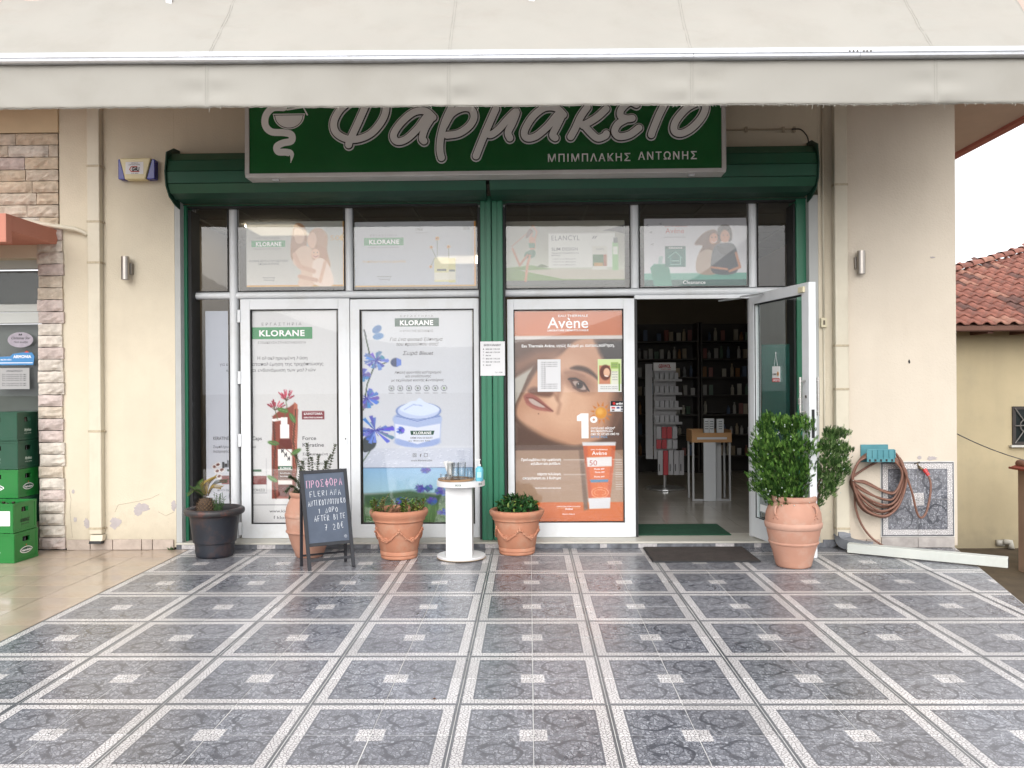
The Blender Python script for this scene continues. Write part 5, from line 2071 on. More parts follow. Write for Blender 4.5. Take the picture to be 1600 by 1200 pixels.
# opening hours on the green post
o, f = paper(750.5, 533.5, 789, 587, GY0 - .0095, 'white opening hours notice on the green post between the doors', 'notice', 'hours_notice')
w = MB()
text_px(w, 'ΩΡΑΡΙΟ ΦΑΡΜΑΚΕΙΟΥ', 756, 783, 540.6, 2.8, f, bold=.03, dy=.0008)
for k, y_ in enumerate((546.5, 551.5, 556.5, 561.5, 566.5, 571.5)):
    text_px(w, 'Δ Τ Τ Π Π Σ'.split()[k], 754.5, 756.5, y_, 2.4, f, dy=.0008)
    text_px(w, ('08:00-14:00  17:30-21:00' if k in (0, 1, 3, 4) else '08:00-14:00'), 759, 781 if k in (0, 1, 3, 4) else 767, y_, 2.2, f, bold=.02, dy=.0008)
text_px(w, 'Τηλ. 22380', 773, 785, 582.6, 1.6, f, dy=.0008)
part('lettering', w, inkgrey, o)

# ------------------------------------------------------------------ neighbouring shop at the left
GYN = .10
ns = thing('neighbour_shopfront', 'grey framed window of the drinks shop at the far left, under the salmon canopy', 'shopfront', (X(20, GYN), GYN, .02))
nfm = mat('grey_white_frame', (.50, .52, .50), .45, var=.04)
nx0, nx1 = X(-130, GYN), X(63, GYN) + .03
for (za, zb, yy) in ((Z(420, GYN, 30), Z(404, GYN, 30), GYN), (Z(505, GYN, 30), Z(488, GYN, 30), GYN), (Z(487, GYN, 30), Z(475, GYN, 30), GYN + .012)):
    w = MB()
    w.box(nx0, nx1, yy, GYN + .06, za, zb - .001)
    part('frame_bar', w, nfm, ns, bevel=.003)
w = MB()
w.box(nx0, nx1, GYN + .02, GYN + .05, Z(475, GYN, 30) + .001, Z(420, GYN, 30) - .001)
part('glass_pane', w, glass, ns)
w = MB()
w.box(nx0, nx1, GYN + .02, GYN + .05, .03, Z(505, GYN, 30) - .001)
part('glass_pane', w, glass, ns)
w = MB()
w.box(nx0, nx1, GYN + .14, GYN + .16, Z(475, GYN, 30), Z(420, GYN, 30))
part('dark_blind', w, mat('dark_olive', (.020, .026, .016), .7), ns)
w = MB()
w.box(nx0, nx1, GYN + .14, GYN + .16, .03, Z(505, GYN, 30))
part('grey_blind', w, mat('grey_green_blind', (.075, .09, .08), .7, var=.1), ns)
w = MB()
w.box(nx0, XL - .005, -.018, .12, Z(404, .0, 30), Z(350, 0, 30))
part('lintel', w, cream, ns)
w = MB()
zc0, zc1 = Z(378, -.76, 11), Z(333, -.76, 11)
w.box(-9, X(11, -.76), -.76, -.68, zc0, zc1)
w2 = MB()
cs = thing('salmon_canopy', 'salmon painted concrete canopy sticking out over the drinks shop window at the far left', 'canopy', (X(11, -.76) - .4, -.4, zc0))
sal = mat('salmon_canopy_paint', (.52, .215, .155), .8, var=.05, bump=.08)
part('front_beam', w, sal, cs, bevel=.004)
w2.box(-9, X(11, -.76), -.679, -.021, zc0 + .10, zc1 - .002)
part('slab', w2, sal, cs)
w = MB()
P = smooth_path([(X(44, -.05), -.07, Z(346, -.05, 44)), (X(90, -.05), -.07, Z(354, -.05, 90)), (X(120, -.05), -.06, Z(358, -.05, 120)), (X(138, -.05), -.04, Z(366, -.05, 138))], 6)
w.tube(P, .020, 10)
solo('drain_pipe', 'short cream pipe running from the salmon canopy into the left downpipe', 'pipe', w, pipe_m, smooth=True)

# stickers and notice on its glass
SYn = GYN + .018
f, _ = sheet_map(12, 519, 52, 543, SYn)
ov = thing('oval_sticker', 'oval silver sticker on the drinks shop window', 'sticker', f(32, 531))
w = MB()
w.prism([(f(32 + 20 * math.cos(t), 0)[0], f(0, 531 + 12 * math.sin(t))[2]) for t in np.linspace(0, 6.283, 25)[:-1]], SYn, SYn - .0015, 'y')
part('backing', w, mat('silver_sticker', (.34, .31, .36), .5, var=.15, vscale=20), ov)
w = MB()
text_px(w, 'Christmas Star', 18, 48, 530, 4, f, shear=.3, dy=.002)
text_px(w, 'Ποτά & κάβα', 22, 44, 536, 3, f, dy=.002)
w.add([f(29, 524, .002), f(30, 521, .002), f(32, 523, .002), f(34, 521, .002), f(35, 524, .002)], [(0, 1, 2, 3, 4)])
part('lettering', w, ink, ov)
f, _ = sheet_map(-20, 548, 54, 571, SYn)
bs = thing('blue_sticker', 'blue brand sticker with white lettering on the drinks shop window', 'sticker', f(20, 560))
w = MB()
w.prism([(f(a_, 0)[0], f(0, b_)[2]) for a_, b_ in [(-20, 558), (16, 557), (20, 553), (36, 551), (50, 551), (54, 557), (52, 570.5), (-20, 570.5)]], SYn, SYn - .0015, 'y')
part('backing', w, mat('blue_sticker_film', (.05, .22, .48), .4), bs)
w = MB()
w.add([f(38, 551, .002), f(42, 548, .002), f(46, 551, .002)], [(0, 1, 2)])
part('peak', w, inkorange, bs)
w = MB()
text_px(w, 'ARMONIA', 21, 49, 559.5, 4.5, f, bold=.03, dy=.002)
text_px(w, 'φρέσκο γάλα', 1, 18, 563, 2.4, f, bold=.02, dy=.002)
w.add([f(-20, 566.5, .002), f(51, 566.5, .002), f(51, 567.6, .002), f(-20, 567.6, .002)], [(0, 1, 2, 3)])
part('lettering', w, inkwhite, bs)
o, f = paper(-10, 575, 46, 608, SYn - .001, 'grey printed sheet taped to the drinks shop window above the crates', base=(186, 186, 186), gain=.75)
w = MB()
text_px(w, 'ΑΝΑΚΟΙΝΩΣΗ', 10, 35, 581, 3, f, bold=.02, dy=.0008)
for y_ in (586, 589, 592, 595, 600, 603): text_px(w, 'Σας ενημερώνουμε ότι από', 3, 41, y_, 2, f, dy=.0008)
part('lettering', w, inkgrey, o)


# crates ---------------------------------------------------------------------------
def crate(cx, cy, z, rot, col, label, words, plate, m_word, size=(.40, .30, .243), group='beer crates stacked outside the drinks shop'):
    t = thing('beer_crate', label, 'crate', (cx, cy, z), group)
    T = Matrix.Translation((cx, cy, z)) @ Matrix.Rotation(rot, 4, 'Z')
    sx_, sy_, h = size
    body = MB()
    body.T = T
    hx_, hy_ = sx_ / 2, sy_ / 2
    tk = .012
    # long sides (front/back) and short sides (with hand slots)
    for s in (-1, 1):
        y0_ = s * hy_
        y1_ = s * (hy_ - tk)
        body.box(-hx_, -.055, y0_, y1_, .004, h - .004)
        body.box(.055, hx_, y0_, y1_, .004, h - .004)
        body.box(-.055, .055, y0_, y1_, .004, h - .085)
        body.box(-.055, .055, y0_, y1_, h - .045, h - .004)
        x0_ = s * hx_
        x1_ = s * (hx_ - tk)
        a = hy_ - tk - .0005
        body.box(x0_, x1_, -a, -.045, .004, h - .004)
        body.box(x0_, x1_, .045, a, .004, h - .004)
        body.box(x0_, x1_, -.045, .045, .004, h - .085)
        body.box(x0_, x1_, -.045, .045, h - .045, h - .004)
    body.box(-hx_ + tk, hx_ - tk, -hy_ + tk, hy_ - tk, .004, .014)
    part('body', body, col, t, bevel=.002)
    b = MB()
    b.T = T
    e = .004
    for (x0_, x1_, y0_, y1_) in ((-hx_ - e, hx_ + e, -hy_ - e, -hy_ - .0004), (-hx_ - e, hx_ + e, hy_ + .0004, hy_ + e), (-hx_ - e, -hx_ - .0004, -hy_, hy_), (hx_ + .0004, hx_ + e, -hy_, hy_)):
        for (za, zb) in ((0, .018), (h - .020, h - .003)):
            b.box(x0_, x1_, y0_, y1_, za, zb)
    for s in (-1, 1):
        for q in (-1, 1):
            b.box(s * (hx_ + .0004), s * (hx_ + .003), q * (hy_ - .022), q * hy_, .019, h - .021)
            b.box(q * (hx_ - .022), q * hx_, s * (hy_ + .0004), s * (hy_ + .003), .019, h - .021)
    part('rim', b, col, t)
    # bottles inside: necks seen in the slots
    nb = MB()
    nb.T = T
    for i in range(4):
        for j in range(3):
            nb.lathe([(.029, .016), (.029, .12), (.013, .17), (.012, .215), (.014, .217), (.014, .225)], ((i - 1.5) * .088, (j - 1) * .085, 0), 8)
    part('bottles', nb, mat('brown_bottle', (.03, .014, .006), .15, spec=.6), t, smooth=True)['kind'] = 'stuff'
    for face in ('x', 'y'):
        def mf(px, py, off=0., face=face):
            # px,py centred mm-like units: 1 unit = 1 mm
            if face == 'x':
                return tuple(T @ Vector((hx_ + .0012 + off, px / 1000, h * .36 - py / 1000)))
            return tuple(T @ Vector((px / 1000, -hy_ - .0012 - off, h * .36 - py / 1000)))
        if plate:
            pl = MB()
            P = [mf(65 * math.cos(t_) * (1 + .12 * abs(math.cos(t_)) ** 8), 22 * math.sin(t_) + 2, 0) for t_ in np.linspace(0, 6.283, 21)[:-1]]
            pl.add(P, [tuple(range(20))])
            part('logo_oval', pl, inkdgreen if plate == 1 else inkwhite, t)
            pl = MB()
            P = [mf(72 * math.cos(t_) * (1 + .12 * abs(math.cos(t_)) ** 8), 28 * math.sin(t_) + 2, -.0006) for t_ in np.linspace(0, 6.283, 21)[:-1]]
            pl.add(P, [tuple(range(20))])
            part('logo_edge', pl, inkwhite, t)
            pl = MB()
            s5 = [mf((10 if k % 2 == 0 else 4) * math.cos(k * math.pi / 5 - math.pi / 2), -38 + (10 if k % 2 == 0 else 4) * math.sin(k * math.pi / 5 - math.pi / 2), .0004) for k in range(10)]
            pl.add(s5, [tuple(range(10))])
            part('star', pl, inkorange, t)
        wd = MB()
        text_px(wd, words, -60 if len(words) > 6 else -50, 60 if len(words) > 6 else 50, 12, 26 if not plate else 19, mf, bold=.03, shear=.25 if not plate else 0, dy=.0008)
        part('lettering', wd, m_word, t)
        if not plate:
            wd = MB()
            text_px(wd, 'HELLENIC LAGER BEER', -50, 50, 34, 7, mf, bold=.02, dy=.0008)
            part('small_lettering', wd, m_word, t)
    return t


ccx, ccy = X(27, -.24) - .2, -.24 + .15
cg_d = mat('dark_green_crate', (.010, .065, .035), .4, var=.1, dirt=(.03, .06, .045), dscale=6, damt=.4)
cg_b = mat('bright_green_crate', (.010, .17, .028), .4, var=.1, dirt=(.03, .12, .04), dscale=6, damt=.4)
cw = mat('ivory_crate', (.52, .49, .38), .5, var=.05, dirt=(.3, .28, .22), dscale=6, damt=.4)
lg = mat('pale_crate_print', (.45, .55, .48), .6)
for k, (c_, lab, wd, pl, mw) in enumerate(((cw, 'ivory beer crate at the very bottom of the back stack', 'Kaiser', 0, ink),
                                           (cg_d, 'dark green beer crate directly on top of the ivory crate', 'Mythos', 0, lg),
                                           (cg_b, 'bright green beer crate in the middle of the back stack, under two dark ones', 'Heineken', 1, inkwhite),
                                           (cg_d, 'dark green beer crate resting on the bright green one in the back stack', 'Mythos', 0, lg),
                                           (cg_d, 'dark green beer crate, topmost of the back stack', 'Mythos', 0, lg))):
    crate(ccx + random.uniform(-.004, .004), ccy, .001 + k * .2445, random.uniform(-.015, .015), c_, lab, wd, pl, mw)
crate(X(25, -.55) - .205, -.405, .001, -.06, cg_b, 'bright green beer crate on the floor in front of the back stack', 'Heineken', 1, inkwhite)
crate(X(23, -.55) - .205, -.405, .2455, -.05, cg_b, 'bright green beer crate with a white paper label, on top of the front crate', 'ΚΟΚΚΙΝΟΣ', 0, ink)
w = MB()
w.box(X(0, -.56) - .05, X(20, -.56), -.5635, -.562, Z(822, -.56, 10), Z(799, -.56, 10))
solo('paper_label', 'white paper label hanging on the upper front beer crate', 'label', w, inkwhite)


# ------------------------------------------------------------------ downpipes
def downpipe(px0, px1, zb, zt, yf, brackets, label):
    t = thing('downpipe', label, 'downpipe', ((X(px0, yf) + X(px1, yf)) / 2, yf, zb))
    w = MB()
    w.box(X(px0, yf), X(px1, yf), yf, yf + .068, zb, zt)
    part('pipe', w, pipe_m, t, bevel=.008)
    for q in brackets:
        w = MB()
        z_ = Z(q, yf, px0)
        w.box(X(px0, yf) - .003, X(px1, yf) + .004, yf - .003, yf + .068, z_ - .010, z_ + .010)
        w.box(X(px1, yf) + .004, X(px1, yf) + .016, yf + .045, yf + .065, z_ - .006, z_ + .006)
        part('bracket', w, mat('rusty_bracket', (.45, .38, .27), .6, var=.2, vscale=30), t, bevel=.001)
    return t


dl = downpipe(137.5, 157, Z(835, -.07, 147), ZS - .002, -.07, (259, 346, 410, 674, 826), 'cream rectangular downpipe on the left pilaster with a black outlet')
w = MB()
x0_, x1_ = X(140, -.07), X(159, -.07)
w.prism([(-.071, Z(836, -.07, 147)), (-.085, Z(845, -.07, 147)), (-.03, Z(845, -.07, 147)), (-.004, Z(836, -.07, 147))], x0_, x1_, 'x')
part('shoe', w, pipe_m, dl)
w = MB()
w.prism([(-.088, Z(845.2, -.07, 147)), (-.10, Z(849, -.07, 147)), (-.04, Z(850, -.07, 147)), (-.028, Z(845.2, -.07, 147))], x0_ - .004, x1_ - .006, 'x')
part('outlet', w, rubber, dl)
dr = downpipe(1306, 1326.5, Z(838, -.09, 1316), ZS - .002, -.09, (288, 540, 608, 826), 'cream rectangular downpipe beside the hose, joined to a white pipe lying on the tiles')
w = MB()
x0_, x1_ = X(1306, -.09), X(1327, -.09)
elb = mat('grey_elbow', (.20, .21, .23), .55, var=.1)
P0 = [Vector(((x0_ + x1_) / 2, -.056, Z(838, -.09, 1316) + .01)), Vector(((x0_ + x1_) / 2, -.06, .12)), Vector(((x0_ + x1_) / 2 + .01, -.09, .065)), Vector(((x0_ + x1_) / 2 + .07, -.18, .05)), Vector(((x0_ + x1_) / 2 + .16, -.27, .05))]
def rect_sweep(path, w_, h_, mb):
    """rectangular pipe swept along a path (w_ sideways, h_ upwards)"""
    n = len(path)
    vs, fs = [], []
    for i, p_ in enumerate(path):
        d = (path[min(i + 1, n - 1)] - path[max(i - 1, 0)]).normalized()
        hd = Vector((d.x, d.y, 0))
        if hd.length < .3: hd = Vector((.35, -.9, 0))
        hd.normalize()
        s_ = hd.cross(Vector((0, 0, 1)))
        u_ = s_.cross(d).normalized()
        for a_, b_ in ((-1, -1), (1, -1), (1, 1), (-1, 1)):
            vs.append(p_ + s_ * a_ * w_ / 2 + u_ * b_ * h_ / 2)
    for i in range(n - 1):
        for k in range(4):
            fs.append((i * 4 + k, i * 4 + (k + 1) % 4, (i + 1) * 4 + (k + 1) % 4, (i + 1) * 4 + k))
    fs += [(3, 2, 1, 0), tuple((n - 1) * 4 + k for k in range(4))]
    mb.add(vs, fs)


w = MB()
rect_sweep([Vector(q) for q in smooth_path([tuple(p_) for p_ in P0], 4)], .105, .085, w)
part('elbow', w, elb, dr, bevel=.006)
w = MB()
e0 = Vector((fl(1334, 866)[0] + .0, fl(1334, 866)[1] + .04, .047))
e1 = Vector((fl(1580, 890)[0], fl(1580, 890)[1] + .04, .047))
nse = (e1 - e0).normalized()
rect_sweep([e0 - nse * .03, e0 + (e1 - e0) * .5, e1], .088, .075, w)
part('floor_pipe', w, mat('pale_grey_pipe', (.56, .58, .54), .45, var=.04, vscale=6, dirt=(.40, .38, .32), dscale=4, damt=.3), dr, bevel=.004)
w = MB()
rect_sweep([e1 - nse * .0, e1 + nse * .0015], .076, .063, w)
part('pipe_mouth', w, rubber, dr)

# ------------------------------------------------------------------ wall things
# conduit with junction box
t = thing('electric_conduit', 'thin cream cable conduit with a small junction box beside the open door', 'conduit', (X(1289, 0), -.01, .6))
w = MB()
xc = X(1288, -.01)
w.tube([(xc, -.011, .62), (xc, -.011, Z(512, 0, 1288))], .0085, 8)
w.tube([(xc, -.011, Z(497, 0, 1288)), (xc - .003, -.011, 3.9)], .0085, 8)
part('conduit', w, pipe_m, t, smooth=True)['kind'] = 'stuff'
w = MB()
w.box(X(1283.5, -.03), X(1292.5, -.03), -.036, -.001, Z(512, 0, 1288), Z(497, 0, 1288))
part('junction_box', w, mat('ivory_box', (.60, .54, .38), .5), t, bevel=.003)
w = MB()
w.box(X(1286.5, -.03), X(1289.5, -.03), -.0385, -.0365, Z(508, 0, 1288), Z(501, 0, 1288))
part('switch', w, mat('brown_switch', (.12, .09, .06), .5), t)
t = thing('electric_cable', 'thin cable clipped along the wall to the right end of the green shutter', 'cable', (X(1190, 0), -.01, 3.5))
w = MB()
for k, q in enumerate((1137, 1168, 1180, 1226)): pass
w.tube([(X(1130, -.01), -.012, Z(203.5, 0, 1130)), (X(1240, -.01), -.012, Z(202.5, 0, 1240))], .007, 6)
part('cable_run', w, mat('painted_cable', (.40, .33, .24), .6), t)
w = MB()
w.tube([Vector(q) for q in smooth_path([(X(1240, -.02), -.02, Z(203, 0, 1240)), (X(1252, -.02), -.05, Z(205, 0, 1252)), (X(1262, -.1), -.12, Z(213, -.1, 1262)), (X(1266, -.2), -.2, Z(222, -.2, 1266))], 6)], .006, 6)
part('black_cable', w, black_m, t)
for q in (1168, 1226, 1243):
    w = MB()
    w.box(X(q - 2, 0), X(q + 2, 0), -.024, -.002, Z(207, 0, q), Z(199, 0, q))
    part('clip', w, mat('painted_cable', (.4, .33, .24)), t)

# alarm box
AY_ = -.085
t = thing('alarm_box', 'cream and blue alarm siren box high on the left wall', 'alarm', (X(214, 0), -.04, Z(283, 0, 214)))
zA, zB = Z(280, AY_, 214), Z(247, AY_, 214)
xa, xb, xc_, xd = X(185, 0), X(193, AY_), X(233, AY_), X(243.5, 0)
w = MB()
w.prism([(X(189, AY_), zB), (X(238, AY_), zB), (X(229, AY_), zA), (X(197, AY_), zA)], AY_, -.001, 'y')
part('cover', w, mat('alarm_cream', (.66, .58, .34), .4, var=.03), t, bevel=.008)
blue = mat('alarm_blue', (.015, .018, .25), .25)
w = MB()
w.prism([(X(185.5, AY_), zB - .003), (X(188.6, AY_), zB - .003), (X(196.5, AY_), zA + .002), (X(185.5, AY_), zA + .006)], AY_ + .014, -.001, 'y')
part('lens', w, blue, t, bevel=.006)
w = MB()
w.prism([(X(238.4, AY_), zB - .003), (X(243, AY_), zB - .006), (X(243, AY_), zA + .006), (X(229.6, AY_), zA + .002)], AY_ + .014, -.001, 'y')
part('lens', w, blue, t, bevel=.006)
f, _ = sheet_map(196, 253, 224, 272, AY_ - .0015)
w = MB()
w.add([f(196, 253), f(224, 253), f(224, 272), f(196, 272)], [(0, 1, 2, 3)])
part('label_plate', w, mat('label_white', (.72, .72, .74), .5), t)
w = MB()
ribbon(w, [(214, 260.5), (205, 260.5), (202.5, 264.5), (205, 268), (217, 268)], 1.7, f, .0008)
part('red_logo', w, mat('red_print', (.4, .05, .04)), t)
w = MB()
text_px(w, 'G4U', 206, 218, 267, 6, f, bold=.05, shear=.1, dy=.0014)
text_px(w, 'ΣΥΣΤΗΜΑΤΑ', 205, 216, 255.6, 1.4, f, dy=.001)
text_px(w, 'ΑΣΦΑΛΕΙΑΣ 24 ΩΡΕΣ', 201, 219, 258.2, 1.6, f, dy=.001)
text_px(w, '210 000', 205, 216, 271.4, 1.2, f, dy=.001)
part('lettering', w, ink, t)

# wall lamps
def wall_lamp(px, py0, py1, side, label):
    Yl = -.075
    x_ = X(px, Yl)
    z0_, z1_ = Z(py1, Yl, px), Z(py0, Yl, px)
    t = thing('wall_lamp', label, 'wall lamp', (x_, Yl, z0_), 'brushed steel up and down wall lamps')
    w = MB()
    w.lathe([(.028, .006), (.031, 0), (.034, 0), (.034, z1_ - z0_), (.031, z1_ - z0_), (.028, z1_ - z0_ - .006)], (x_, Yl, z0_), 24)
    part('lamp_tube', w, mat('satin_steel', (.36, .33, .30), .32, metal=.85, var=.08, vscale=30), t, smooth=True, auto=40)
    w = MB()
    w.box(x_ + side * .012, x_ + side * .042, -.052, -.001, z0_ + .05, z0_ + .15)
    part('mount', w, mat('satin_steel_dark', (.25, .23, .21), .4, metal=.7), t, bevel=.003)
    for s_ in (.0062, z1_ - z0_ - .0092):
        w = MB()
        w.lathe([(.0001, s_), (.027, s_), (.027, s_ + .003), (.0001, s_ + .003)], (x_, Yl, z0_), 16, cap=False)
        part('lens', w, mat('lamp_glass', (.3, .32, .3), .1), t)


wall_lamp(197, 401, 437, 1, 'steel cylinder wall lamp on the left wall, below the blue alarm box')
wall_lamp(1347, 392, 428, -1, 'steel cylinder wall lamp on the right wall, above the hose')

# hose holder, hose, tap
t = thing('hose_holder', 'teal plastic hose holder screwed to the right wall', 'hose holder', (X(1371, -.05), -.05, Z(722, -.05, 1371)))
teal = mat('teal_plastic', (.07, .24, .28), .5, var=.12, vscale=10, dirt=(.12, .25, .27), dscale=10, damt=.4)
w = MB()
w.box(X(1344, -.03), X(1387, -.03), -.034, -.0215, Z(722, -.03, 1365), Z(694.5, -.03, 1365))
part('back_plate', w, teal, t, bevel=.004)
hx0, hx1 = X(1353.5, -.20), X(1397, -.20)
w = MB()
w.box(hx0, hx1, -.205, -.193, Z(722, -.2, 1375), Z(702, -.2, 1375))
for k in range(6):
    x_ = hx0 + (hx1 - hx0) * k / 5
    w.box(x_ - .004, x_ + .004, -.214, -.2055, Z(716, -.2, 1375), Z(703, -.2, 1375))
part('front_plate', w, teal, t, bevel=.002)
w = MB()
n_ = 8
cxh, rz = (hx0 + hx1) / 2, .04
w.prism([(hx0 + .01 + (hx1 - hx0 - .02) * k / n_, Z(716, -.2, 1375) + .045 * math.sin(math.pi * k / n_)) for k in range(n_ + 1)], -.1925, -.0345, 'y')
part('cradle', w, teal, t)
w = MB()
for k in range(5):
    x_ = hx0 + (hx1 - hx0) * (k + .5) / 5
    w.box(x_ - .008, x_ + .008, -.2075, -.2052, Z(721, -.2, 1375), Z(717.5, -.2, 1375))
part('slots', w, rubber, t)['kind'] = 'stuff'
rh = random.Random(21)
path = []


def hp(px, py, y): return (X(px, y), y, Z(py, y, px))


loops = 13
for k in range(loops):
    y_ = -.05 - .0105 * k
    rx_l = rh.uniform(30, 38)
    rx_r = rh.uniform(26, 44)
    bot = rh.uniform(766, 808)
    lean = rh.uniform(-4, 6)
    lp = [(1374 + rh.uniform(-2, 2), 706), (1396, 712 + k * .6), (1396 + rx_r * .45, 740 + rh.uniform(-6, 6)), (1386 + rx_r * .42, (740 + bot) / 2 + 14), (1378 + lean, bot),
          (1348 + rh.uniform(-4, 4), bot - 14), (1338 - rx_l * .2, 752 + rh.uniform(-4, 4)), (1342 - rx_l * .08, 724), (1354, 709 + k * .4)]
    if k == 0: lp[0] = (1372, 706)
    path += [hp(a_, b_, y_ - .0015 * i) for i, (a_, b_) in enumerate(lp)]
path = path[1:]
tail1 = [hp(1360, 840, -.10), hp(1345, 820, -.09), hp(1336, 795, -.08), hp(1334, 770, -.06), hp(1332, 745, -.055)]
tail0 = [hp(1378, 853, -.16)] + tail1
end = [hp(1374, 706, -.18), hp(1398, 708, -.19), hp(1412, 735, -.18), hp(1424, 770, -.16), hp(1431, 800, -.14), hp(1438, 809, -.13), hp(1446, 800, -.12), hp(1452, 775, -.11), hp(1453, 755, -.10), hp(1450, 744, -.09)]
full = smooth_path(tail0 + path + end, 7)
w = MB()
w.tube(full, .0095, 8)
t2 = thing('garden_hose', 'brown garden hose coiled over the teal holder with a red connector', 'hose', (X(1370, -.1), -.1, Z(808, -.1, 1370)))
part('hose_pipe', w, mat('brown_hose', (.20, .095, .065), .45, var=.12, vscale=14), t2, smooth=True)
w = MB()
pa, pb = Vector(hp(1450, 743, -.09)), Vector(hp(1443, 733, -.07))
w.tube([pa, pa + (pb - pa) * .45], .016, 12)
w.tube([pa + (pb - pa) * .5, pb], .019, 12)
part('connector', w, mat('red_plastic', (.50, .035, .035), .35), t2, smooth=True, auto=40)
t3 = thing('garden_tap', 'corroded brass tap above the tiled panel on the right wall', 'tap', hp(1437, 731, -.04))
w = MB()
w.tube([hp(1434, 729, -.022), hp(1437, 731, -.05), hp(1441, 734, -.065)], .012, 10)
w.tube([hp(1434, 728, -.03), hp(1432, 724, -.03)], .006, 8)
part('body', w, mat('old_brass', (.22, .17, .10), .45, metal=.7, var=.3, vscale=40), t3, smooth=True)
w = MB()
w.tube([hp(1427, 725, -.03), hp(1436, 722, -.03)], .006, 8)
part('lever', w, mat('dark_iron', (.08, .07, .06), .5, metal=.5), t3, smooth=True)
w = MB()
w.lathe([(.03, 0), (.034, .003), (.02, .006)], (0, 0, 0), 14)

# ------------------------------------------------------------------ door mats
w = MB()
w.box(.965, 1.825, -.605, -.03, .002, .014)
t = thing('door_mat', 'dark brown ribbed mat on the tiles in front of the open door', 'door mat', (1.4, -.3, .002))
part('backing', w, rubber, t, bevel=.003)
w = MB()
for k in range(46):
    y_ = -.598 + k * .0124
    w.box(.975, 1.815, y_, y_ + .0075, .0142, .018)
part('ribs', w, mat('mat_brown', (.045, .036, .032), .95, var=.2, vscale=8, bump=.5, bscale=200), t)['kind'] = 'stuff'
w = MB()
w.box(.94, 1.80, .27, .86, .059, .068)
solo('door_mat', 'dark green mat lying just inside the open door', 'door mat', w, mat('green_mat', (.008, .06, .03), .95, var=.2, vscale=6, bump=.6, bscale=150), bevel=.003)


# ------------------------------------------------------------------ pots
def lathe_part(name, prof, c, m, parent, seg=48, **k):
    w = MB()
    w.lathe(prof, c, seg, cap=False)
    return part(name, w, m, parent, smooth=True, auto=50, **k)


soil_m = mat('potting_soil', (.035, .024, .016), .95, var=.3, vscale=30, bump=.8, bscale=60)


def soil(t, c, r, z):
    w = MB()
    n_ = 28
    rr = random.Random(int(c[0] * 100))
    vs = [(c[0], c[1], z + .012)]
    for ring in (.35, .7, 1.):
        for k in range(n_):
            a_ = 2 * math.pi * k / n_
            vs.append((c[0] + r * ring * math.cos(a_), c[1] + r * ring * math.sin(a_), z + (.010 * rr.uniform(-1, 1) if ring < 1 else 0)))
    fs = [(0, 1 + k, 1 + (k + 1) % n_) for k in range(n_)]
    for q in range(2):
        for k in range(n_):
            fs.append((1 + q * n_ + k, 1 + (q + 1) * n_ + k, 1 + (q + 1) * n_ + (k + 1) % n_, 1 + q * n_ + (k + 1) % n_))
    w.add(vs, fs)
    part('soil', w, soil_m, t)


# black planter with worn rim
bx, by = X(334, -.28), -.28
t = thing('black_planter', 'weathered black plastic planter with a worn reddish rim at the left of the doors', 'planter', (bx, by, 0))
bp_m = mat('weathered_black', (.016, .019, .027), .5, var=.3, vscale=5, dirt=(.11, .05, .03), dscale=6, damt=.5, bump=.08, bscale=40)
lathe_part('body', [(.001, .001), (.142, .001), (.150, .006), (.156, .03), (.158, .07), (.163, .12), (.176, .126), (.190, .25), (.203, .355), (.195, .357), (.18, .34), (.17, .30), (.001, .30)], (bx, by, 0), bp_m, t)
lathe_part('rim', [(.203, .356), (.224, .352), (.240, .362), (.246, .382), (.242, .400), (.226, .410), (.206, .408), (.196, .396), (.196, .358)], (bx, by, 0),
           mat('worn_rim', (.035, .033, .035), .5, var=.3, vscale=9, dirt=(.20, .05, .025), dscale=12, damt=.8), t)
soil(t, (bx, by), .19, .355)

# urn behind the chalkboard
ux, uy = X(482, -.31), -.31
t = thing('terracotta_urn', 'bulging terracotta urn half hidden behind the chalkboard', 'pot', (ux, uy, 0))
lathe_part('body', [(.001, .001), (.105, .001), (.112, .008), (.150, .11), (.178, .20), (.186, .215), (.184, .225), (.194, .30), (.196, .36), (.188, .42), (.165, .475), (.150, .50), (.158, .515), (.166, .53), (.160, .545), (.140, .545), (.135, .52), (.13, .47), (.001, .47)], (ux, uy, 0), terra_pale, t)
lathe_part('band', [(.187, .208), (.194, .215), (.193, .226), (.187, .230)], (ux, uy, 0), terra_pale, t)
lathe_part('band', [(.196, .338), (.2015, .345), (.200, .366), (.193, .372)], (ux, uy, 0), terra_pale, t)
soil(t, (ux, uy), .134, .515)


